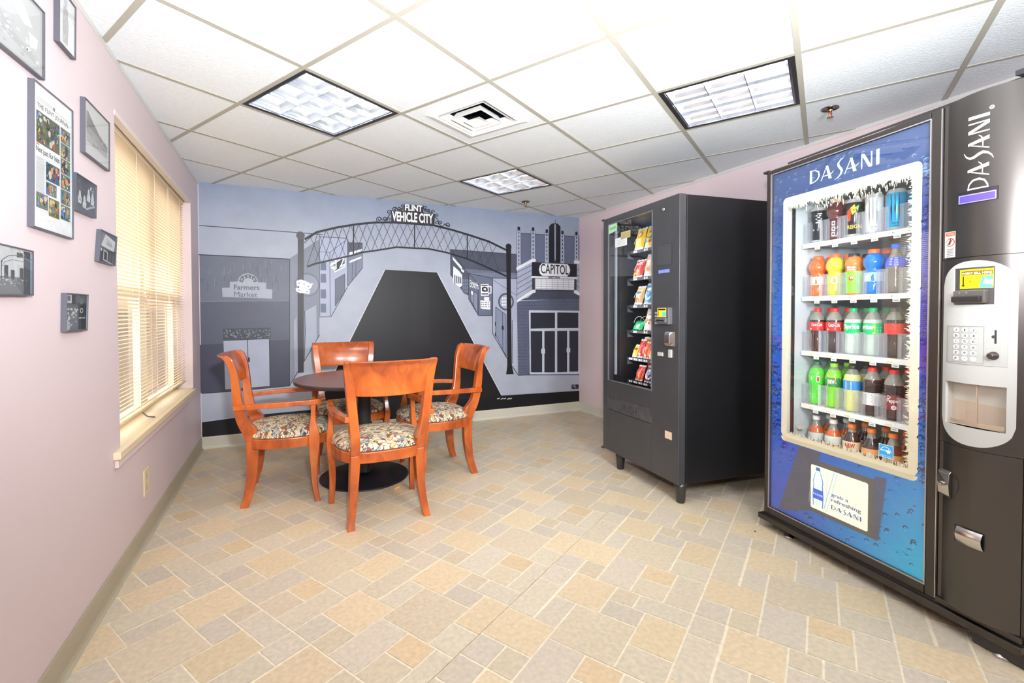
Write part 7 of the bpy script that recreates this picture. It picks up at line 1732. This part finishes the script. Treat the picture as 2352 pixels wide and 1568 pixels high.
CAN = [(.001, .0), (.025, 0), (.030, .006), (.0355, .014), (.0358, .165), (.034, .174), (.030, .179), (.0305, .183), (.029, .183), (.028, .179), (.001, .179)]
def rad(prof, z):
    for (r0, z0), (r1, z1) in zip(prof, prof[1:]):
        if z0 <= z <= z1 and z1 > z0: return r0+(r1-r0)*(z-z0)/(z1-z0)
    return prof[-1][0]
M_bot = mat('drink_bottle', rough=.12, attr=True, coat=.6); M_lab = mat('drink_label', rough=.4, attr=True); M_cap = mat('drink_cap', rough=.42, attr=True)
def fine(prof, k=3):
    out = []
    for a_, b in zip(prof, prof[1:]):
        for j in range(k): out.append((a_[0]+(b[0]-a_[0])*j/k, a_[1]+(b[1]-a_[1])*j/k))
    return out+[prof[-1]]
CACHE = {}
def drink(kind, name, label, cat, group, loc, prof, liquid, fill, cap=None, lab=None, deco=None, head=(132, 132, 122), capr=None):
    if kind in CACHE: return dup(CACHE[kind], loc, None, label, group)
    tt = thing(name, (0, 0, 0), label, cat, group=group); tt.rotation_euler = (0, 0, -R(100.5))
    pf = fine(prof); cols = [liquid if z < fill else head for r_, z in pf]
    if name != 'drink_can': MB().lathe(pf, SEG, cols=cols).build('bottle_body', M_bot, tt, world=False)
    else: MB().lathe(prof, SEG, cols=[(liquid if .01 < z < .165 else (206, 208, 212)) for r_, z in prof]).build('can_body', mat('can_metal', rough=.22, attr=True, metal=.35), tt, world=False)
    if cap:
        zc = prof[-1][1]; cr2 = capr or prof[-1][0]+.0035
        MB().lathe([(cr2, zc-.016), (cr2+.0005, zc-.012), (cr2, zc+.002), (cr2-.002, zc+.005), (0, zc+.005)], SEG, col=cap).build('cap', M_cap, tt, world=False)
    if lab:
        z0, z1, c = lab; zs = [z0+(z1-z0)*i/6 for i in range(7)]
        MB().lathe([(rad(prof, z)+.0006, z) for z in zs], SEG, col=c, cap=False).build('label_sleeve', M_lab, tt, world=False)
    if deco:
        a = Art(lambda u, v, l: ((rad(prof, v)+.0011+.0003*l)*math.sin(u), -(rad(prof, v)+.0011+.0003*l)*math.cos(u), v)); deco(a); a.build('label_print', M_lab, tt, world=False)
    tt.location = loc; CACHE[kind] = tt; return tt
def at(col, row, depth=0): # bottles stand on the shelves behind the glass
    z = {'A': 1.533, 'B': 1.257, 'C': .971, 'D': .693, 'E': .410}[row]; return DF(COLS[col]-(.004 if depth else 0)+.002*depth, .192+.088*depth, z)
WH = (240, 240, 236); GB = 'drinks on the shelves of the drinks machine'; O_ = .50   # label art turned towards the camera
def u_(x): return x+O_
def t_(a, l, c, s, x, z, w2, h, bold=.02):
    n_ = len(s); vs, fs = glyphs(s, bold); a.add([a.fn(u_(x)+w2*(p-.5), z+h*q, l) for p, q in vs], fs, c)
def claw(c, ctop=None):
    def f(a):
        for k, x in enumerate((-.38, 0, .38)):
            for q in taper([(u_(x-.10), .150), (u_(x+.03), .155), (u_(x+.02), .12), (u_(x-.04), .095), (u_(x+.02), .07+.012*(k == 1)), (u_(x), .055)], [.02, .10, .13, .12, .10, .02]): a.poly(0, c, q)
        a.rect(0, c, u_(-.3), .030, u_(.3), .034); a.rect(0, c, u_(-.25), .020, u_(.22), .023)
    return f
def d_a1(a):
    for k in range(6): a.rect(0, (205, 208, 210), u_(-.15+(k % 2)*.2), .10+.009*k, u_(.35+(k % 3)*.12), .105+.009*k)
    a.rect(0, (90, 94, 96), u_(-.9), .02, u_(-.75), .165); a.rect(0, (150, 152, 154), u_(-.5), .062, u_(.2), .070)
def d_a2(a):
    a.rect(0, (26, 24, 26), u_(-1.1), .01, u_(1.1), .098)
    for k in range(3): a.rrect(1, (205, 205, 205), u_(-.30), .018+k*.027, u_(.10), .040+k*.027, .005); a.circle(2, (60, 58, 58), u_(-.10), .029+k*.027, .12, 12, .006)
def d_a3(a):
    a.poly(0, (226, 70, 36), [(u_(-.7), .125), (u_(-.2), .145), (u_(-.25), .08), (u_(-.6), .075)]); a.poly(0, (244, 190, 40), [(u_(-.3), .14), (u_(.15), .155), (u_(.3), .12), (u_(-.1), .105)]); a.poly(0, (110, 190, 60), [(u_(.2), .14), (u_(.6), .15), (u_(.5), .12)]); a.poly(0, (200, 160, 40), [(u_(-.3), .168), (u_(.4), .172), (u_(.3), .164)])
    t_(a, 1, (244, 200, 40), 'REIGN', .12, .040, 1.6, .018)
def d_b1(a): a.rect(0, (224, 220, 216), u_(-1.2), .058, u_(1.2), .098); a.poly(1, (220, 80, 60), [(u_(-.15), .065), (u_(.1), .065), (u_(.0), .09), (u_(-.1), .085)])
def d_b2(a): a.circle(0, WH, u_(.05), .075, .42, 20, .018); t_(a, 1, (200, 60, 50), 'G', .05, .066, .3, .018)
def d_b3(a):
    a.poly(0, (244, 160, 40), [(u_(.1), .13), (u_(1.3), .13), (u_(1.3), .165), (u_(.1), .16)]); a.rect(0, (34, 34, 36), u_(-.9), .115, u_(.55), .140); t_(a, 1, WH, 'Minute', -.2, .128, 1.0, .010); t_(a, 1, WH, 'Maid', -.25, .117, .8, .009)
    a.circle(1, (214, 40, 44), u_(-.15), .078, .30, 14, .010); a.circle(1, (250, 240, 230), u_(-.1), .080, .18, 12, .006); a.circle(2, (40, 150, 60), u_(.55), .128, .12, 12, .005)
def d_b4(a): a.rect(0, (206, 226, 238), u_(-1.1), .058, u_(1.1), .098); a.poly(1, (40, 90, 180), [(u_(-.1), .060), (u_(.2), .060), (u_(.1), .096), (u_(-.15), .080)]); a.poly(1, WH, [(u_(-.8), .06), (u_(-.3), .07), (u_(-.4), .09), (u_(-.9), .085)])
def d_b5(a):
    for k in range(5): a.rect(0, (200, 215, 245), u_(-.55), .125+k*.007, u_(-.25), .128+k*.007); a.rect(0, (190, 205, 240), u_(-.05), .122+k*.008, u_(.35), .126+k*.008)
def d_c1(a):
    t_(a, 0, WH, 'Coca-Cola', .1, .130, 1.3, .018, .01)
    for k in range(3): a.rect(0, (245, 190, 180), u_(.2), .112+k*.005, u_(.9), .114+k*.005)
    a.rect(0, WH, u_(-.7), .112, u_(-.55), .120)
def d_sp(a): t_(a, 0, WH, 'Sprite', -.05, .116, 1.7, .030, .03); a.rect(0, (120, 210, 165), u_(-.3), .103, u_(.3), .107)
def d_sp2(a): t_(a, 0, WH, 'Sprite', -.75, .116, 1.7, .030, .03); a.poly(0, (244, 214, 40), [(u_(.05), .102), (u_(.35), .104), (u_(.35), .142), (u_(.1), .14)]); [a.rect(0, (160, 225, 190), u_(.5), .110+.007*k, u_(1.0), .113+.007*k) for k in range(4)]
def d_d1(a): a.rect(0, WH, u_(-.55), .128, u_(-.35), .144); a.rrect(0, (235, 235, 225), u_(.15), .118, u_(.5), .150, .01); a.rect(1, (190, 50, 40), u_(.2), .122, u_(.44), .144)
def d_d2(a):
    a.poly(0, (230, 226, 120), [(u_(-1), .150), (u_(1), .155), (u_(1), .148), (u_(-1), .144)]); a.poly(1, (214, 60, 36), [(u_(-.55), .112), (u_(.35), .126), (u_(.3), .150), (u_(-.6), .138)]); a.poly(0, (250, 240, 200), [(u_(-.6), .108), (u_(.42), .123), (u_(.36), .154), (u_(-.65), .141)]); t_(a, 2, WH, 'DEW', -.12, .122, .75, .020, .03)
    for k in range(14): a.circle(0, (30, 110, 60), u_(.4+.1*(k % 5)), .112+.008*(k//3), .05, 6, .004)
def d_d3(a): a.rect(0, (236, 214, 60), u_(-1.3), .148, u_(1.3), .152); a.rrect(0, WH, u_(-.6), .108, u_(.05), .146, .01); [a.rect(1, (120, 140, 170), u_(-.52), .112+.006*k, u_(-.02), .1145+.006*k) for k in range(5)]
def d_d4(a): [a.rect(0, (120, 120, 124), u_(-.6), .060+.007*k, u_(.2-.1*(k % 2)), .063+.007*k) for k in range(6)]
def d_d5(a): t_(a, 0, WH, 'Dr', -.35, .095, .35, .016); t_(a, 0, WH, 'Pepper', .05, .074, 1.4, .022, .02); a.circle(0, (236, 214, 214), u_(.1), .058, .26, 14, .010); t_(a, 1, (130, 30, 44), '23', .1, .053, .25, .010)
def d_e2(a): a.rect(0, (40, 130, 90), u_(-1.3), .138, u_(1.3), .141); [a.rect(0, (110, 165, 145), u_(-.6), .110+.007*k, u_(.3-.1*(k % 2)), .1135+.007*k) for k in range(3)]
def d_e3(a): t_(a, 0, (180, 60, 40), 'A&W', -.1, .108, 1.2, .024, .03)
ROWS = [
 ('can_black', 'drink_can', 'black energy drink can with silver print, first on the top drinks shelf', 'can', 0, 'A', CAN, (34, 36, 38), 1, None, None, d_a1),
 ('juice_dark', 'drink_bottle', 'dark juice bottle with peach cap, second on the top drinks shelf', 'bottle', 1, 'A', BULB, (84, 34, 34), .2, (236, 186, 158), None, d_a2),
 ('can_reign', 'drink_can', 'black can with red, yellow and green splash in the middle of the top drinks shelf', 'can', 2, 'A', CAN, (36, 34, 36), 1, None, None, d_a3),
 ('can_white', 'drink_can', 'white energy drink can with grey claw mark on the top shelf', 'can', 3, 'A', CAN, (222, 224, 226), 1, None, None, claw((120, 124, 128))),
 ('can_blue', 'drink_can', 'bright blue energy drink can with black claw mark, top shelf right', 'can', 4, 'A', CAN, (40, 170, 222), 1, None, None, claw((20, 44, 60))),
 ('sport_orange', 'drink_bottle', 'orange sports drink bottle, first on the second drinks shelf', 'bottle', 0, 'B', BULB, (228, 98, 34), .2, (244, 96, 40), (.058, .100, (226, 206, 190)), d_b1),
 ('sport_yellow', 'drink_bottle', 'yellow-green sports drink with orange cap on the second shelf', 'bottle', 1, 'B', BULB, (190, 184, 52), .2, (244, 96, 40), (.058, .100, (200, 192, 70)), d_b2),
 ('juice_green', 'drink_bottle', 'juice bottle with lime green label and black cap on the second drinks shelf', 'bottle', 2, 'B', JUICE, (210, 120, 50), .2, (40, 40, 42), (.008, .112, (130, 216, 50)), d_b3),
 ('sport_blue', 'drink_bottle', 'blue sports drink bottle with orange cap on the second shelf', 'bottle', 3, 'B', BULB, (20, 110, 190), .2, (246, 104, 44), (.058, .100, (150, 190, 222)), d_b4),
 ('soda_blue', 'drink_bottle', 'clear bottle with violet-blue label and blue cap at the right of the second shelf', 'bottle', 4, 'B', LONG, (120, 116, 108), .15, (66, 110, 220), (.118, .160, (74, 92, 214)), d_b5),
 ('coke', 'drink_bottle', 'cola bottle with red label, first on the third drinks shelf', 'bottle', 0, 'C', CONT, (52, 32, 30), .160, (222, 44, 42), (.108, .152, (222, 48, 46)), d_c1),
 ('coke', 'drink_bottle', 'cola bottle with red label, second on the third shelf from its left end', 'bottle', 1, 'C', CONT, (52, 32, 30), .160, (222, 44, 42), (.108, .152, (222, 48, 46)), d_c1),
 ('sprite', 'drink_bottle', 'clear soda bottle with green label and large white script, middle of the third shelf', 'bottle', 2, 'C', CONT, (186, 202, 190), .165, (30, 158, 100), (.100, .152, (30, 178, 104)), d_sp),
 ('sprite2', 'drink_bottle', 'clear soda bottle with green label and yellow flash, fourth on the third shelf', 'bottle', 3, 'C', CONT, (176, 190, 180), .165, (30, 158, 100), (.100, .152, (34, 180, 108)), d_sp2),
 ('cola_plain', 'drink_bottle', 'dark soda bottle with plain red label at the right of the third shelf', 'bottle', 4, 'C', CONT, (48, 34, 34), .165, (90, 86, 82), (.104, .152, (224, 52, 46)), None),
 ('green_soda', 'drink_bottle', 'bright green soda bottle with dark green cap, first on the fourth shelf', 'bottle', 0, 'D', CONT, (84, 196, 60), .19, (16, 120, 74), (.108, .152, (70, 206, 66)), d_d1),
 ('dew', 'drink_bottle', 'green soda bottle with lime cap and red slanted logo, second on the fourth shelf', 'bottle', 1, 'D', CONT, (116, 196, 50), .19, (140, 214, 50), (.106, .152, (54, 140, 78)), d_d2),
 ('lemonade', 'drink_bottle', 'pale lemonade bottle with blue and yellow label and black cap', 'bottle', 2, 'D', CONT, (196, 202, 132), .175, (54, 52, 50), (.106, .150, (40, 136, 204)), d_d3),
 ('cola_white', 'drink_bottle', 'dark cola bottle with white label and red cap on the fourth shelf', 'bottle', 3, 'D', CONT, (50, 34, 32), .165, (226, 50, 46), (.050, .108, (214, 214, 214)), d_d4),
 ('pepper', 'drink_bottle', 'dark soda bottle with maroon label at the right of the fourth shelf', 'bottle', 4, 'D', CONT, (48, 34, 34), .155, (222, 50, 48), (.048, .114, (128, 32, 44)), d_d5),
 ('tea', 'drink_bottle', 'amber tea bottle with white cap and pale label, first on the bottom shelf', 'bottle', 0, 'E', LONG, (196, 92, 44), .165, (232, 232, 226), (.10, .136, (200, 214, 208)), None),
 ('tea2', 'drink_bottle', 'amber tea bottle with white cap and green-edged label, second on the bottom shelf', 'bottle', 1, 'E', LONG, (206, 96, 44), .168, (232, 232, 226), (.10, .140, (206, 216, 206)), d_e2),
 ('root1', 'drink_bottle', 'dark root beer bottle with orange cap, middle of the bottom shelf', 'bottle', 2, 'E', LONG, (58, 38, 34), .180, (232, 124, 48), (.10, .138, (226, 200, 160)), d_e3),
 ('root2', 'drink_bottle', 'dark root beer bottle with orange cap, fourth on the bottom shelf', 'bottle', 3, 'E', LONG, (60, 40, 34), .170, (236, 120, 44), (.10, .130, (232, 160, 96)), None),
 ('root3', 'drink_bottle', 'reddish root beer bottle with orange cap behind the energy sticker', 'bottle', 4, 'E', LONG, (112, 58, 44), .165, (236, 126, 52), (.10, .128, (240, 170, 90)), None)]
ordn = ['first', 'second', 'third', 'fourth', 'fifth']; rown = dict(A='top', B='second', C='third', D='fourth', E='bottom')
for kind, name, label, cat, c, r_, prof, liq, fill, cap, lab, deco in ROWS:
    drink(kind, name, label, cat, GB, at(c, r_), prof, liq, fill, cap, lab, deco)
G2 = 'second row of drinks in the drinks machine'
BACK = {'A': ['can_black', 'juice_dark', 'juice_dark', 'can_white', 'can_blue'], 'B': ['sport_orange', 'sport_yellow', 'juice_green', 'sport_blue', 'soda_blue'], 'C': ['coke', 'coke', 'sprite', 'sprite2', 'cola_plain'], 'D': ['green_soda', 'dew', 'lemonade', 'cola_white', 'pepper'], 'E': ['tea', 'tea2', 'root1', 'root2', 'root3']}
for r_, ks in BACK.items():
    for c, k in enumerate(ks):
        what = 'can' if k.startswith('can') else 'bottle'
        dup(CACHE[k], at(c, r_, 1), None, 'back-row %s peeping over the %s front %s on the %s drinks shelf' % (what, ordn[c], 'can' if (r_ == 'A' and c in (0, 2, 3, 4)) else 'bottle', rown[r_]), G2)
